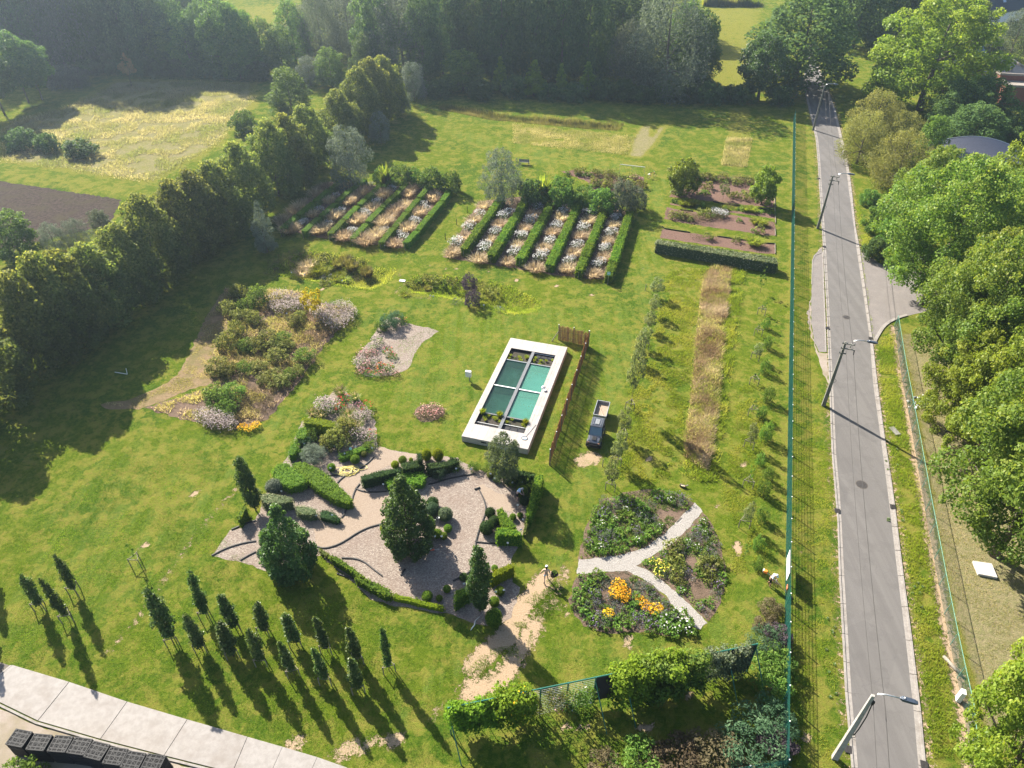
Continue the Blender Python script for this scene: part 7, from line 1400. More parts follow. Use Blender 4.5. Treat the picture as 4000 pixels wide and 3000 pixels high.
QC = [((190, 80), (410, 125), (265, 320), (60, 265)), ((410, 135), (660, 155), (550, 360), (300, 345)), ((680, 155), (915, 170), (805, 380), (560, 360)), ((925, 175), (1150, 205), (1030, 410), (810, 385)), ((1110, 215), (1375, 275), (1250, 485), (1030, 430)), ((1375, 300), (1590, 330), (1470, 530), (1250, 510)), ((1570, 350), (1810, 385), (1705, 590), (1475, 555)), ((1820, 385), (2050, 415), (1960, 620), (1720, 585))]
for i, q in enumerate(QC):
    cz = 1.66; ps = [at('Q', x, y, cz) for x, y in q]; c = sum(ps, Vector()) / 4; e = ps[1] - ps[0]; rz = math.atan2(e.y, e.x)
    for k in range(10):
        o = put('plastic_crate', cm, None, (c.x + rnd.uniform(-.012, .012), c.y + rnd.uniform(-.012, .012), k * .166), (0, 0, rz + rnd.uniform(-.012, .012)))
        tag(o, 'black plastic crate, %s from the top of the %s stack beside the drive' % (('topmost' if k == 9 else ORD[9 - k]), ORD[i]) if k == 9 else 'black plastic crate inside the %s stack from the left beside the drive' % ORD[i], 'crate', 'crates in the stacks beside the concrete drive')
        if k == 9: o['label'] = 'black gridded plastic crate on top of the %s stack from the left' % ORD[i]
b = G(110, 3060); tree('green_shrub', b, None, 3.0, 2.2, 'green conifer-like bush at the bottom left corner before the crates', 'bush')
# ================================================================ people
SKIN = plain('skin', (.56, .36, .27), .6, 0, .3, 5, .06); SKIND = plain('tanned_skin', (.36, .20, .14), .6, 0, .3, 5, .06)
def skin_obj(name, verts, edges, radii, mat, parent, root=0, sub=2):
    me = bpy.data.meshes.new(name); me.from_pydata([tuple(v) for v in verts], edges, []); me.materials.append(mat)
    o = put(name, me, parent); s = o.modifiers.new('skin', 'SKIN'); s.use_smooth_shade = True
    for i, r in enumerate(radii):
        d = me.skin_vertices[0].data[i]; r = r if isinstance(r, tuple) else (r, r); d.radius = r; d.use_root = (i == root)
    o.modifiers.new('sub', 'SUBSURF').levels = sub; o.modifiers['sub'].render_levels = sub
    return o
def person(label, loc, rz, J, clothes, skin, hat=None, hair=None, hold=(.05, .05)):
    "J: joint positions; the body is one skinned surface with separate fingers"
    t = thing('person', label, 'person', loc, rz)
    names = ['pelvis', 'belly', 'chest', 'neck', 'head', 'crown', 'nose']
    V, E, Rr, ix = [], [], [], {}
    def add(n, p, r, par=None):
        ix[n] = len(V); V.append(Vector(p)); Rr.append(r)
        if par: E.append((ix[par], ix[n]))
    add('pelvis', J['pelvis'], (.145, .115)); P = lambda n: Vector(J[n])
    add('belly', P('pelvis').lerp(P('chest'), .5), (.125, .10), 'pelvis'); add('chest', J['chest'], (.155, .115), 'belly'); add('neck', J['neck'], .055, 'chest')
    hd = P('head'); add('jaw', P('neck').lerp(hd, .45) + Vector(J.get('face', (0, .03, 0))) * .6, .062, 'neck'); add('head', hd, (.088, .10), 'jaw'); add('crown', hd + (hd - P('neck')).normalized() * .09, .07, 'head')
    add('nose', hd + Vector(J.get('face', (0, .1, -.02))).normalized() * .125, .016, 'head')
    for s in ('L', 'R'):
        add('sh' + s, J['sh' + s], .062, 'chest'); add('el' + s, J['el' + s], .043, 'sh' + s); add('wr' + s, J['wr' + s], .028, 'el' + s)
        d = (P('wr' + s) - P('el' + s)).normalized(); side = d.cross(Vector((0, 0, 1)) if abs(d.z) < .9 else Vector((0, 1, 0))).normalized(); up_ = side.cross(d)
        add('pa' + s, P('wr' + s) + d * .07, (.040, .022), 'wr' + s); pa = P('wr' + s) + d * .075
        for k, (o, l) in enumerate(((-.033, .062), (-.011, .075), (.011, .070), (.033, .055))):
            add('f%d' % k + s, pa + side * o + d * .03, .010, 'pa' + s); add('g%d' % k + s, pa + side * o + d * (.03 + l * .55) - up_ * .008, .0095, 'f%d' % k + s); add('h%d' % k + s, pa + side * o + d * (.03 + l * .8) - up_ * .04, .0085, 'g%d' % k + s)
        add('t0' + s, pa - side * .05 - d * .02, .012, 'pa' + s); add('t1' + s, pa - side * .065 + d * .025 - up_ * .02, .010, 't0' + s)
        add('hi' + s, J['hi' + s], .095, 'pelvis'); add('kn' + s, J['kn' + s], .060, 'hi' + s); add('ca' + s, P('kn' + s).lerp(P('an' + s), .3), .057, 'kn' + s); add('an' + s, J['an' + s], .036, 'ca' + s); add('to' + s, J['to' + s], (.04, .028), 'an' + s)
    skin_obj('body', V, E, Rr, skin, t)
    for nm, mat, chain in clothes:
        vs_, es_, rs_ = [], [], []; ids = {}
        for path in chain:
            prev = None
            for key, f, r in path:
                a = key.split('>'); p = P(a[0]) if len(a) == 1 else P(a[0]).lerp(P(a[1]), f); kk = (key, f)
                if kk not in ids: ids[kk] = len(vs_); vs_.append(p); rs_.append(r)
                if prev is not None: es_.append((prev, ids[kk]))
                prev = ids[kk]
        skin_obj(nm, vs_, es_, rs_, mat, t, sub=1)
    ax = (hd - P('neck')).normalized(); q = Vector((0, 0, 1)).rotation_difference(ax)
    if hair: put('hair', MB().lathe([(.03, -.16), (.075, -.12), (.10, -.03), (.105, .05), (.08, .11), (.02, .14)], 12).mesh('hair', hair, True), t, hd - Vector(J.get('face', (0, .1, 0))).normalized() * .035, q.to_euler())
    if hat:
        o = put('cap', MB().lathe([(.112, .0), (.118, .05), (.095, .11), (.05, .145), (.005, .155)], 14).mesh('cap', hat, True), t, hd + ax * .02, q.to_euler())
        f = Vector(J.get('face', (0, .1, 0))).normalized(); MB().box((hd + f * .15 + ax * .03), (.15, .13, .015), math.atan2(f.y, f.x) - math.pi / 2).build('peak', hat, t, bevel=.005)
    return t
WHITEC = plain('white_cloth', (.80, .79, .77), .85, 0, .1, 6, .06); OLIVEC = plain('olive_brown_cloth', (.12, .10, .055), .9, 0, .1); LBLUE = plain('pale_blue_shorts', (.34, .42, .50), .9, 0, .1); BLACKC = plain('black_cloth', (.022, .021, .024), .9, 0, .1); BLUEC = plain('light_blue_shirt', (.42, .55, .70), .9, 0, .1); HAIRB = plain('dark_brown_hair', (.035, .022, .016), .7); HAIRG = plain('grey_hair', (.35, .33, .31), .8); BOOT = plain('black_boot_leather', (.02, .018, .017), .6)
def tee(r=.03, sl=.5): return [[('pelvis>chest', .12, (.15, .118)), ('pelvis>chest', .55, (.14, .115)), ('chest', 0, (.17, .13)), ('chest>neck', .75, .075)], [('chest', 0, (.17, .13)), ('shL', 0, .078), ('shL>elL', sl, .066)], [('chest', 0, (.17, .13)), ('shR', 0, .078), ('shR>elR', sl, .066)]]
def vest(): return [[('pelvis>chest', .10, (.15, .118)), ('pelvis>chest', .55, (.14, .112)), ('chest', 0, (.165, .125)), ('chest>neck', .55, .07)], [('chest', 0, (.165, .125)), ('chest>shL', .7, .06)], [('chest', 0, (.165, .125)), ('chest>shR', .7, .06)]]
def pants(f, r): return [[('pelvis>chest', .12, (.15, .12)), ('pelvis', 0, (.16, .13)), ('hiL', 0, .108), ('hiL>knL', f, r)], [('pelvis', 0, (.16, .13)), ('hiR', 0, .108), ('hiR>knR', f, r)]]
def trousers(): return [[('pelvis>chest', .12, (.15, .12)), ('pelvis', 0, (.16, .13)), ('hiL', 0, .108), ('knL', 0, .074), ('knL>anL', .9, .055)], [('pelvis', 0, (.16, .13)), ('hiR', 0, .108), ('knR', 0, .074), ('knR>anR', .9, .055)]]
def boots(h=.55): return [[('knL>anL', h, .056), ('anL', 0, .052), ('toL', 0, (.05, .042))], [('knR>anR', h, .056), ('anR', 0, .052), ('toR', 0, (.05, .042))]]
# 1: walking away along the dirt path with a black tub on the right hip; facing local +Y
J1 = dict(pelvis=(0, 0, .93), chest=(0, .05, 1.30), neck=(0, .07, 1.49), head=(.01, .11, 1.62), face=(0, .1, -.03), shL=(-.19, .05, 1.40), elL=(-.36, -.02, 1.16), wrL=(-.44, .02, .93), shR=(.19, .05, 1.40), elR=(.30, -.06, 1.16), wrR=(.36, .16, .98), hiL=(-.09, .0, .88), knL=(-.09, -.10, .48), anL=(-.09, -.36, .13), toL=(-.10, -.22, .04), hiR=(.09, 0, .88), knR=(.10, .20, .50), anR=(.10, .24, .08), toR=(.10, .40, .03))
w1 = person('person in white cap, olive vest and pale shorts walking away with a black tub', (2.66, 34.72, 0), R(-8), J1, [('vest', OLIVEC, vest()), ('shorts', LBLUE, pants(.55, .10)), ('boots', BOOT, boots(.6)), ('glove', BOOT, [[('wrL', 0, .038), ('elL>wrL', 1.35, .045)]])], SKIN, WHITEC, HAIRB)
tb = thing('garden_tub', 'black plastic tub with green clippings carried on the walking person\'s hip', 'tub', (2.66 + .52, 34.72 + .05, .62), R(-8))
MB().lathe([(.20, 0), (.285, .40), (.30, .42), (.275, .42), (.19, .03), (.01, .03)], 16).build('tub', BLACKP, tb, smooth=True, rot=(R(6), R(24), 0)); MB().tube([(-.29, .0, .40), (-.33, .0, .50), (-.25, 0, .56), (-.2, .0, .5)], .015, 6).build('handle', BLACKP, tb)
put('clippings', PP[('low', 0)][0][1], tb, (.16, 0, .34), (0, 0, 0), (.45, .45, .5))
# 2: bending over a hoe beside the round bushes, facing right
J2 = dict(pelvis=(0, 0, .90), chest=(.22, .10, 1.18), neck=(.36, .14, 1.26), head=(.46, .17, 1.30), face=(.08, .03, -.08), shL=(.22, .27, 1.20), elL=(.42, .30, .98), wrL=(.52, .22, .84), shR=(.26, -.09, 1.20), elR=(.42, -.14, .98), wrR=(.58, -.02, .82), hiL=(0, .10, .86), knL=(.06, .14, .46), anL=(-.06, .18, .08), toL=(.10, .22, .03), hiR=(0, -.10, .86), knR=(.10, -.12, .46), anR=(.02, -.20, .08), toR=(.18, -.22, .03))
bp = Vector((.42, 43.25, 0)); w2 = person('person in light blue shirt and black shorts bending over with a long handled hoe', bp, R(-12), J2, [('shirt', BLUEC, tee()), ('shorts', BLACKC, pants(.9, .085)), ('boots', plain('tan_boots', (.30, .22, .16), .8), boots(.75))], SKIN, None, HAIRG)
ho = thing('hoe', 'long handled hoe held by the bending person', 'hoe', bp, R(-12)); MB().tube([(.50, .10, .92), (.95, -.62, .05)], .017, 6).build('handle', plain('brown_handle', (.35, .20, .10), .6), ho); MB().box((.97, -.66, .04), (.16, .05, .10), .4).build('blade', GALV, ho)
# 3: string trimmer user near the fence, facing lower right
J3 = dict(pelvis=(0, 0, .92), chest=(.03, .16, 1.26), neck=(.05, .24, 1.42), head=(.06, .32, 1.52), face=(.02, .08, -.07), shL=(-.15, .18, 1.34), elL=(-.24, .22, 1.08), wrL=(-.08, .44, .96), shR=(.22, .14, 1.34), elR=(.36, .24, 1.10), wrR=(.34, .52, 1.0), hiL=(-.10, 0, .88), knL=(-.12, .12, .48), anL=(-.14, -.10, .09), toL=(-.16, .06, .03), hiR=(.10, 0, .88), knR=(.12, .14, .48), anR=(.14, .12, .08), toR=(.16, .28, .03))
p3 = Vector((20.12, 34.35, 0)); a3 = R(-122); w3 = person('person in white shirt with harness using a string trimmer by the green fence', p3, a3, J3, [('shirt', WHITEC, tee()), ('trousers', BLACKC, pants(.95, .085)), ('boots', plain('brown_boots', (.16, .08, .045), .7), boots(.4)), ('harness', plain('purple_strap', (.04, .025, .10), .7), [[('shL>neck', .3, .06), ('chest', 0, (.176, .136)), ('pelvis>chest', .3, (.155, .124))]])], SKIND, plain('pale_helmet', (.62, .66, .68), .4), None)
st = thing('string_trimmer', 'orange and white string trimmer held by the person at the fence', 'trimmer', p3, a3)
MB().tube([(-.22, -.35, 1.02), (-.05, .45, .80), (.25, 1.75, .12)], .018, 8).build('shaft', GALV, st); MB().box((-.26, -.52, 1.05), (.24, .26, .24)).build('engine', plain('orange_plastic', (.75, .20, .03), .4), st, bevel=.04); MB().box((-.30, -.68, 1.05), (.22, .10, .20)).build('starter', WHITEP, st, bevel=.03)
MB().tube([(-.10, .42, .98), (.05, .42, .84), (.34, .50, 1.02)], .016, 6).build('handlebar', WHITEP, st); MB().lathe([(.16, 0), (.15, .04), (.03, .07)], 12, (.26, 1.80, .06)).build('guard', BLACKP, st); MB().lathe([(.05, 0), (.05, .06), (.01, .07)], 10, (.27, 1.84, .02)).build('spool', BLACKP, st)
# ================================================================ small things
for i, (t_, x, y) in enumerate((('j', 470, 425), ('j', 427, 553), ('j', 365, 598), ('j', 682, 575), ('j', 868, 580), ('j', 775, 640), ('j', 1010, 590), ('j', 652, 765), ('j', 340, 880), ('j', 578, 960), ('j', 783, 1035), ('j', 530, 1175), ('j', 667, 1172), ('j', 232, 965), ('j', 1106, 905), ('j', 1549, 1355), ('j', 1608, 1355), ('j', 1485, 1390), ('j', 494, 1575), ('j', 1733, 770), ('j', 1858, 775), ('j', 1597, 765), ('j', 2028, 815), ('j', 2065, 855), ('j', 2176, 1412), ('n', 1800, 105), ('n', 2074, 175), ('n', 2143, 160), ('n', 1980, 320), ('k', 47, 830), ('k', 3, 890), ('k', 85, 890), ('k', 48, 1085), ('V', 500, 165), ('V', 485, 240),
                                 ('X', 95, 1345), ('X', 515, 1405), ('X', 1010, 1478), ('X', 1330, 1520), ('f', 1535, 935), ('f', 1860, 1000), ('f', 1970, 1012), ('f', 2110, 1030), ('f', 1510, 930), ('f', 425, 748), ('f', 750, 800), ('f', 315, 730), ('f', 1115, 495), ('f', 548, 105), ('g', 115, 668), ('f', 275, 1085))):
    c_ = at(t_, x, y); t = thing('plant_label', 'small white plant label on a thin stake, %s' % ('in the wood chip garden' if i < 35 else 'below the pale topped hedge' if i < 39 else 'beside the pond hollows and beds'), 'plant label', (c_.x, c_.y, 0), rnd.uniform(-.4, .4), group='white plant labels ' + ('of the wood chip garden' if i < 35 else 'below the pale topped hedge' if i < 39 else 'beside the pond hollows and beds'))
    if i == 0: LBM = MB().box((0, -.02, .62), (.17, .012, .13), M=Matrix.Rotation(R(-35), 3, 'X')).mesh('plate', WHITEP); LBS = MB().tube([(0, 0, 0), (0, -.01, .60)], .012, 5).mesh('stake', GALV)
    put('plate', LBM, t); put('stake', LBS, t)
c_ = at('j', 800, 755); hs = []
for k in range(95):
    a = k * .55; ox = .42 * math.sin(k * .045) - .25; r = .62 + .22 * math.sin(k * .9) + .1 * math.sin(k * .23); hs.append((c_.x + ox + r * math.cos(a) * 1.15, c_.y + r * math.sin(a) * .75, .04 + .0009 * k + .02 * math.sin(k * 1.7)))
hs += [(c_.x + 1.2, c_.y + .1, .08), (c_.x + 1.7, c_.y + .35, .05), (c_.x + 1.5, c_.y + .7, .04), (c_.x + .9, c_.y + .8, .03)]
tag(MB().tube(hs, .022, 6).build('garden_hose', plain('yellow_hose', (.72, .60, .17), .5), smooth=True), 'coiled yellow garden hose lying on the wood chips', 'hose')
c_ = at('j', 825, 605); t = thing('marker_disc', 'green and white round marker on a stick beside the low labelled hedge', 'marker', (c_.x, c_.y, 0)); MB().lathe([(.13, 0), (.13, .02), (.01, .025)], 14).build('disc', plain('green_white_disc', (.35, .62, .50), .5), t, loc=(0, 0, .7), rot=(R(55), 0, 0)); MB().tube([(0, 0, 0), (0, 0, .7)], .015, 5).build('stick', GALV, t)
c_ = at('j', 1510, 1438); t = thing('garden_shears', 'orange handled garden tool lying on the wood chips', 'garden tool', (c_.x, c_.y, .03), R(8)); MB().box((-.0, 0, .02), (.62, .10, .05)).build('handle', plain('orange_red_plastic', (.72, .11, .05), .5), t, bevel=.01); MB().box((.50, .03, .02), (.42, .03, .02)).box((.50, -.05, .02), (.42, .03, .02), -.1).build('blade', GALV, t); MB().lathe([(.10, 0), (.09, .12), (.04, .16)], 10, (-.02, .12, .0)).build('can', WHITEP, t)
c_ = at('j', 1912, 905); tag(MB().box((c_.x, c_.y, .06), (.55, .12, .12), R(25)).build('black_pipe', BLACKP, bevel=.02), 'short black piece lying at the corner of the beige path', 'pipe')
c_ = at('j', 1578, 1205); tag(MB().tube([(c_.x + .11 * math.cos(a * .5), c_.y + .11 * math.sin(a * .5), .75) for a in range(14)] + [(c_.x, c_.y + .1, .5), (c_.x, c_.y, 0)], .014, 5).build('ring_stake', GALV), 'thin metal stake with a ring beside the grey green ball', 'stake')
a, b = at('n', 1930, 355), at('n', 1855, 470); tag(MB().tube([a + Vector((0, 0, .03)), a.lerp(b, .3) + Vector((-.12, 0, .04)), a.lerp(b, .6) + Vector((.03, 0, .03)), b + Vector((0, 0, .03))], [.03, .035, .05, .03], 6).build('white_tape', WHITEP, smooth=True), 'strip of white tape lying below the lower column tree', 'tape')
# sign at the right hedge plot
c_ = at('g', 828, 795); t = thing('garden_sign', 'pale green sign board on a post at the corner of the right hedge plot', 'sign', (c_.x, c_.y, 0), R(-5)); MB().tube([(0, 0, 0), (0, 0, 1.5)], .025, 6).build('post', GALV, t); o = MB().box((0, -.04, 1.55), (.42, .02, .42), M=Matrix.Rotation(R(-20), 3, 'X')).build('board', plain('pale_green_sign', (.22, .48, .36), .5), t); MB().box((-.02, -.065, 1.58), (.30, .012, .12), M=Matrix.Rotation(R(-20), 3, 'X')).build('panel', WHITEP, o)
# white flat marker between the ponds; animal like clod; triangle; bench, bar, cart
c_ = at('f', 1265, 770); tag(MB().box((c_.x, c_.y, .05), (.75, .45, .10), R(-12)).build('white_cover', WHITEP, bevel=.02), 'white rectangular cover on the ridge between the pond hollows', 'cover')
c_ = at('k', 1475, 888); t = thing('tree_stump', 'small split brown log with pale cut faces at the tall grass corner', 'log', (c_.x, c_.y, 0), R(-25)); MB().tube([(-.28, 0, .14), (.26, 0, .13)], .13, 9).build('bark', BARK, t); MB().box((.02, -.10, .20), (.36, .10, .10), .1).build('cut_face', plain('pale_cut_wood', (.55, .42, .26), .8), t, bevel=.02); MB().tube([(.3, .05, .2), (.42, .12, .3)], .06, 6).build('stub', PALEBARK, t)
c_ = at('e', 1060, 1572); t = thing('metal_bracket', 'pale metal bent bracket lying on the shaded lawn by the hornbeams', 'bracket', (c_.x, c_.y, 0)); MB().tube([(-.75, 0, .25), (.55, -.1, .05)], .04, 6).tube([(.55, -.1, .05), (.6, .0, .75)], .04, 6).build('bars', WHITEP, t)
c_ = at('c', 105, 1425); t = thing('garden_bench', 'grey wooden slatted bench half hidden behind the silver tree', 'bench', (c_.x, c_.y, 0), R(-8))
sl_ = MB().box((0, 0, 0), (1.7, .08, .03)).mesh('slat', GREYW)
for k in range(5): put('slat', sl_, t, (0, .05 + k * .1, .45)); put('slat', sl_, t, (0, .02 - k * .02, .56 + k * .1), (R(75), 0, 0))
for x in (-.75, .75):
    for y in (.0, .45): MB().box((x, y, .22), (.07, .07, .44)).build('leg', GREYW, t)
    MB().box((x, .0, .75), (.07, .06, .6)).build('back_post', GREYW, t); MB().box((x, .24, .66), (.07, .5, .05)).build('armrest', GREYW, t)
pa_, pb_ = at('c', 940, 1535), at('c', 1145, 1530); t = thing('bar_frame', 'thin white horizontal bar on slim legs at the back border', 'frame', (0, 0, 0)); q0, q1 = at('c', 935, 1420, 1.9), at('c', 1150, 1445, 1.9)
MB().tube([q0, q1], .05, 6).build('bar', WHITEP, t)
for p in (q0, q0.lerp(q1, .5), q1): MB().tube([(p.x, p.y, 0), (p.x, p.y, 1.9)], .022, 5).build('leg', GALV, t)
c_ = at('c', 1208, 1535); t = thing('bicycle', 'small red bicycle parked on the grass at the end of the back border', 'bicycle', (c_.x, c_.y, 0), R(25)); REDP = plain('red_paint', (.42, .05, .03), .4)
wr_ = MB().tube([(.33 * math.cos(k * .3927), 0, .33 * math.sin(k * .3927)) for k in range(17)], .022, 6, False).mesh('wheel', BLACKP)
hub = MB().tube([(0, -.03, 0), (0, .03, 0)], .03, 6).mesh('hub', GALV); spk = MB().tube([(-.32, 0, 0), (.32, 0, 0)], .005, 3).mesh('spoke', GALV)
for x in (-.52, .52):
    w_ = put('wheel', wr_, t, (x, 0, .34)); put('hub', hub, w_)
    for k in range(4): put('spoke', spk, w_, (0, 0, 0), (0, k * .785, 0))
MB().tube([(-.52, 0, .34), (-.12, 0, .32), (-.2, 0, .85), (-.52, 0, .34)], .02, 6).tube([(-.12, 0, .32), (.36, 0, .82), (-.18, 0, .74)], .022, 6).tube([(.52, 0, .34), (.34, 0, .95)], .02, 6).build('frame', REDP, t); MB().tube([(.28, -.28, .98), (.34, 0, .98), (.28, .28, .98)], .016, 6).build('handlebar', GALV, t); MB().box((-.22, 0, .90), (.26, .14, .06)).build('saddle', BLACKP, t, bevel=.02); MB().box((-.62, 0, .68), (.34, .2, .12)).build('carrier', WHITEP, t)
# far lamp in the left meadow
c_ = at('a', 1872, 672); t = thing('street_lamp', 'slim lamp post with pale flat head at the far meadow edge', 'street lamp', (c_.x, c_.y, 0)); h_ = hgt(c_, 217)
MB().tube([(0, 0, 0), (0, 0, h_)], [.11, .07], 8).build('pole', PALEBARK, t); MB().box((0, -.15, h_ + .05), (.7, .5, .16)).build('lamp_head', WHITEP, t, bevel=.04)
for i, (x, y) in enumerate(((1826, 175), (1735, 285), (1637, 410))):
    c_ = at('f', x, y); tag(MB().tube([(c_.x, c_.y, 0), (c_.x, c_.y, .95)], .05, 6).build('short_post', BLACKP), 'short dark post on the lawn between the hedge plots, %s from the back' % ORD[i], 'post', 'short dark posts between the hedge plots')
for i, (t_, x, y) in enumerate((('g', 1152, 850), ('k', 782, 712))):
    c_ = at(t_, x, y); tag(MB().tube([(c_.x, c_.y, 0), (c_.x, c_.y, .9)], .04, 6).build('short_post', DARKMET), 'short thin post beside the fruit tree row, at the %s end' % ('far', 'near')[i], 'post')
c_ = at('g', 1095, 1425); tag(MB().lathe([(.32, 0), (.45, .5), (.48, .52), (.42, .5), (.3, .05), (.01, .05)], 14).build('plant_pot', BLACKP, loc=(c_.x, c_.y - .1, .0), smooth=True), 'black round pot at the foot of a pale fruit tree', 'pot')
ed = [('X', '1605,480 1612,700 1618,920'), ('X', '1612,985 1617,1090'), ('X', '1612,1205 1614,1345'), ('X', '800,1098 1100,1140 1440,1190 1610,1205'), ('X', '20,960 60,990 420,1045'), ('X', '740,610 900,640 1250,690 1600,720'), ('X', '280,725 460,745'), ('X', '1110,265 1310,290')]
for i, (t_, s_) in enumerate(ed): tag(ribbon('bed_board', poly_at(t_, s_, 0), .06, 0, .16, WOODM if i < 3 else BLACKP), 'narrow edging board of the vegetable beds, %s counted' % ORD[i], 'edging', 'edging boards of the vegetable beds')
a_, b_ = at('k', 1420, 1195), at('k', 1463, 1155); tag(MB().box(((a_ + b_) / 2 + Vector((0, 0, .03))), ((b_ - a_).length, .06, .05), math.atan2((b_ - a_).y, (b_ - a_).x)).build('wooden_board', WOODM), 'thin brown board lying at the upper edge of the pale path', 'board')
for i in range(26):
    t_, x, y = rnd.choice((('p', rnd.uniform(1230, 1340), rnd.uniform(0, 400)), ('l', rnd.uniform(1000, 1200), rnd.uniform(300, 1200)), ('p', rnd.uniform(480, 620), rnd.uniform(300, 1600))))
    c_ = at(t_, x, y); plant(('lowwhite', 0), c_, 'tiny white wildflower in the rough grass verge', 'flowers', .28, 'tiny white wildflowers in the verges', name='wildflower')
# ================================================================ buildings at the upper right
ROOFG = concrete('pale_flat_roof', (.22, .19, .165), (.28, .25, .215), (.17, .145, .11)); BRICK = plain('brown_red_brick', (.20, .085, .06), .85, 0, .2, 6, .25); BGREY = concrete('grey_flat_roof', (.20, .20, .205), (.25, .25, .255), (.16, .16, .165)); TRIM = plain('dark_roof_trim', (.07, .085, .09), .5)
BR = G(3840, 330); bz_ = R(-8)
bld = thing('flat_roofed_building', 'low brown brick building with pale flat roofs and a glass pyramid', 'building', (BR.x, BR.y, 0), bz_)
def lb_(px, py, z): 
    p = G(px, py, z); return Matrix.Rotation(-bz_, 3, 'Z') @ (p - Vector((BR.x, BR.y, 0)))
def blockroof(pts, z, mat, nm='wing'):
    q = [lb_(x, y, z) for x, y in pts]; MB().prism(q, 0, z).build('wall', BRICK, bld); c = sum(q, Vector()) / len(q); MB().prism([c + (p - c) * .97 for p in q], z - .02, z + .02).build('roof', mat, bld)
    for a, b in zip(q, q[1:] + q[:1]): MB().box(((a.x + b.x) / 2, (a.y + b.y) / 2, z + .18), ((b - a).length, .35, .40), math.atan2((b - a).y, (b - a).x)).build('parapet', TRIM if mat is BGREY else ROOFG, bld)
blockroof(((3680, 277), (3900, 290), (3990, 262), (3830, 232), (3700, 236)), 4.2, BGREY); blockroof(((3836, 230), (3950, 237), (4060, 300), (3910, 292), (3890, 282)), 4.6, ROOFG); blockroof(((3908, 298), (4120, 310), (4180, 350), (3930, 338)), 3.6, ROOFG)
MB().box((lb_(3895, 255, 4.9)), (.6, 7.5, .6), R(25)).build('roof_beam', ROOFG, bld)
for x in range(4):
    for k, zz in enumerate((1.4,)):
        p = lb_(3925 + x * 35, 342 + x * 2, 0); f = MB().box((p.x, p.y - .35, 1.6), (1.5, .10, 1.2)).build('window', WHITEP, bld); MB().box((p.x, p.y - .42, 1.6), (1.3, .05, 1.0)).build('pane', WIN, f)
PYG = glassy('blue_grey_roof_glass', (.16, .21, .25)); BLUEF = plain('dark_blue_frame', (.02, .035, .075), .5)
pc = lb_(3806, 252, 4.4); ap = Vector((pc.x + .2, pc.y, 8.4)); cs_ = [Vector((pc.x + x, pc.y + y, 4.5)) for x, y in ((-3.4, -2.6), (3.2, -2.6), (3.2, 2.8), (-3.4, 2.8))]
for k in range(4):
    a, b = cs_[k], cs_[(k + 1) % 4]
    for u in range(2):
        p, q = a.lerp(b, u / 2), a.lerp(b, (u + 1) / 2); m0, m1 = p.lerp(ap, .5), q.lerp(ap, .5)
        MB().add([p, q, m1, m0], [(0, 1, 2, 3)]).build('roof_pane', PYG, bld); MB().add([m0, m1, ap], [(0, 1, 2)]).build('roof_pane', PYG, bld)
        MB().tube([p, ap], .09, 5).build('glazing_bar', BLUEF, bld)
    MB().tube([a, b], .12, 5).build('glazing_bar', BLUEF, bld); MB().tube([a.lerp(ap, .5), b.lerp(ap, .5)], .08, 5).build('glazing_bar', BLUEF, bld)
MB().box(((cs_[0].x + cs_[1].x) / 2, pc.y + .1, 4.35), (6.4, 5.2, .5)).build('skylight_kerb', TRIM, bld)
# white gable house: sunny left gable, long dark roof facing the camera
hp = G(3845, 102); hs_ = thing('gable_house', 'house with blinding white gable wall and dark roof at the top right', 'house', (hp.x, hp.y, 0), R(28))
WH = plain('white_render', (.80, .76, .70), .8, 0, .2, 3, .08); DR = plain('dark_blue_slate', (.030, .038, .045), .6, 0, .3, 6, .25)
W_, D_, E_, RG_ = 16., 9., 3.4, 9.4
MB().add([(0, 0, 0), (0, D_, 0), (0, D_, E_), (0, D_ / 2, RG_), (0, 0, E_), (W_, 0, 0), (W_, D_, 0), (W_, D_, E_), (W_, D_ / 2, RG_), (W_, 0, E_)], [(0, 1, 2, 3, 4), (5, 9, 8, 7, 6), (0, 4, 9, 5), (1, 6, 7, 2)]).build('wall', WH, hs_)
for y0, y1 in ((-.5, D_ / 2), (D_ + .5, D_ / 2)):
    z0 = E_ - .5 * (RG_ - E_) / (D_ / 2); MB().loft([[(-.2, y0, z0), (-.2, y1, RG_), (-.2, y1, RG_ + .18), (-.2, y0, z0 + .18)], [(W_ + .2, y0, z0), (W_ + .2, y1, RG_), (W_ + .2, y1, RG_ + .18), (W_ + .2, y0, z0 + .18)]]).build('roof', DR, hs_)
sn = math.atan2(RG_ - E_, D_ / 2); f = MB().box((7.0, 1.6, 3.4 + 1.6 * math.tan(sn) + .24), (1.3, 2.0, .08), M=Matrix.Rotation(sn, 3, 'X')).build('roof_window', GREYP, hs_); MB().box((7.0, 1.57, 3.4 + 1.57 * math.tan(sn) + .30), (1.1, 1.8, .06), M=Matrix.Rotation(sn, 3, 'X')).build('pane', plain('sky_blue_pane', (.30, .40, .52), .2, 0, .8), f)
for y, z in ((3.0, 1.5), (6.0, 1.5), (4.5, 5.2)): f = MB().box((-.04, y, z), (.10, 1.3, 1.4)).build('window', GREYP, hs_); MB().box((-.08, y, z), (.06, 1.1, 1.2)).build('pane', WIN, f)
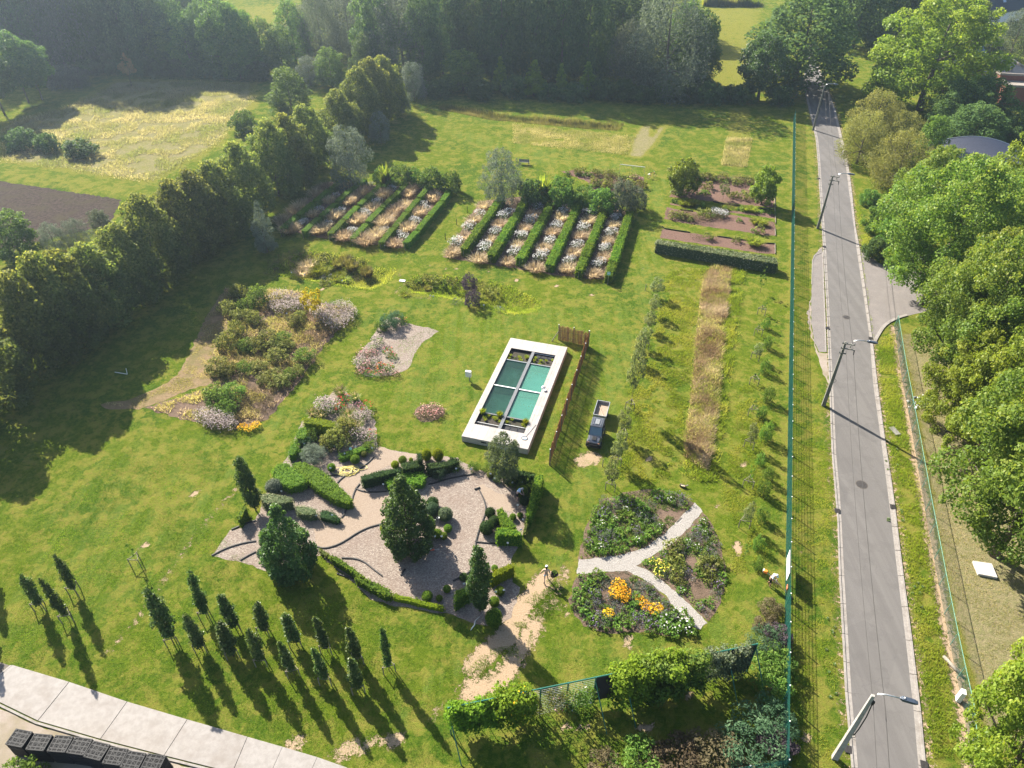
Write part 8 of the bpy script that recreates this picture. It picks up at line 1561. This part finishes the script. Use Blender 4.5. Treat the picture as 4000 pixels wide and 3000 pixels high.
# curved metal roof shed
sp = G(3850, 605, 4.6); sh = thing('arched_shed', 'shed with curved blue grey corrugated metal roof among the right hand trees', 'shed', (sp.x, sp.y, 0), R(-6)); COR = plain('blue_grey_sheet_metal', (.085, .09, .115), .4, .4, .5, 4, .12)
rings = []
Wd, Ln = 15., 10.5
for k in range(31):
    x = -Wd / 2 + Wd * k / 30; rings.append((x, 3.0 + 2.6 * math.cos(x / (Wd / 2) * 1.25)))
nY = 92
mb = MB(); vs_ = []
for j in range(nY + 1):
    y = -Ln / 2 + Ln * j / nY; r_ = .05 * math.sin(j * math.pi / 2)
    vs_ += [(x, y, z + r_) for x, z in rings]
mb.add(vs_, [(j * 31 + i, j * 31 + i + 1, (j + 1) * 31 + i + 1, (j + 1) * 31 + i) for j in range(nY) for i in range(30)]); mb.build('roof', COR, sh)
MB().prism([(-Wd / 2 + .3, -Ln / 2 + .2), (Wd / 2 - .3, -Ln / 2 + .2), (Wd / 2 - .3, Ln / 2 - .2), (-Wd / 2 + .3, Ln / 2 - .2)], 0, 3.6).build('wall', plain('green_sheet_wall', (.03, .09, .08), .6), sh)
for y in (-Ln / 2, Ln / 2): MB().tube([(x, y, z + .03) for x, z in rings], .06, 6).build('edge_trim', GALV, sh)
# white vans parked beyond the roadside trees
VW = plain('white_van_paint', (.80, .80, .80), .3, 0, .5, 3, .04)
for i, (x, y, rz) in enumerate(((3850, 1150, 75), (3870, 1235, 70))):
    c_ = G(x, y + 40); t = thing('parked_van', 'white van half hidden by leaves behind the roadside trees, %s one' % ('farther', 'nearer')[i], 'van', (c_.x, c_.y, 0), R(rz))
    MB().loft([[(xx, -.95, .35), (xx, .95, .35), (xx, .88, z), (xx, -.88, z)] for xx, z in ((-2.6, 2.3), (1.3, 2.35), (1.9, 1.45), (2.5, 1.15))]).build('body', VW, t, bevel=.06); MB().add([(1.35, -.8, 2.25), (1.35, .8, 2.25), (1.92, .82, 1.5), (1.92, -.82, 1.5)], [(0, 1, 2, 3)]).build('windscreen', WIN, t, loc=(.04, 0, .04))
    for xx in (-1.6, 1.6):
        for yy in (-.85, .85): w_ = put('wheel', wm, t, (xx, yy, .34), (math.pi / 2, 0, 0)); put('rim', rm, w_)
# ================================================================ air
def haze():
    k = N('haze_air'); v = k.n('VolumePrincipled'); v.inputs['Color'].default_value = (.62, .78, 1.0, 1); v.inputs['Density'].default_value = HAZE_D; v.inputs['Anisotropy'].default_value = .65
    k.t.links.new(v.outputs[0], k.out.inputs['Volume']); o = MB().box((0, 170, 24.5), (940, 640, 55)).build('haze', k.m); o['kind'] = 'stuff'; return o
HAZE_D = 0.00033
haze()
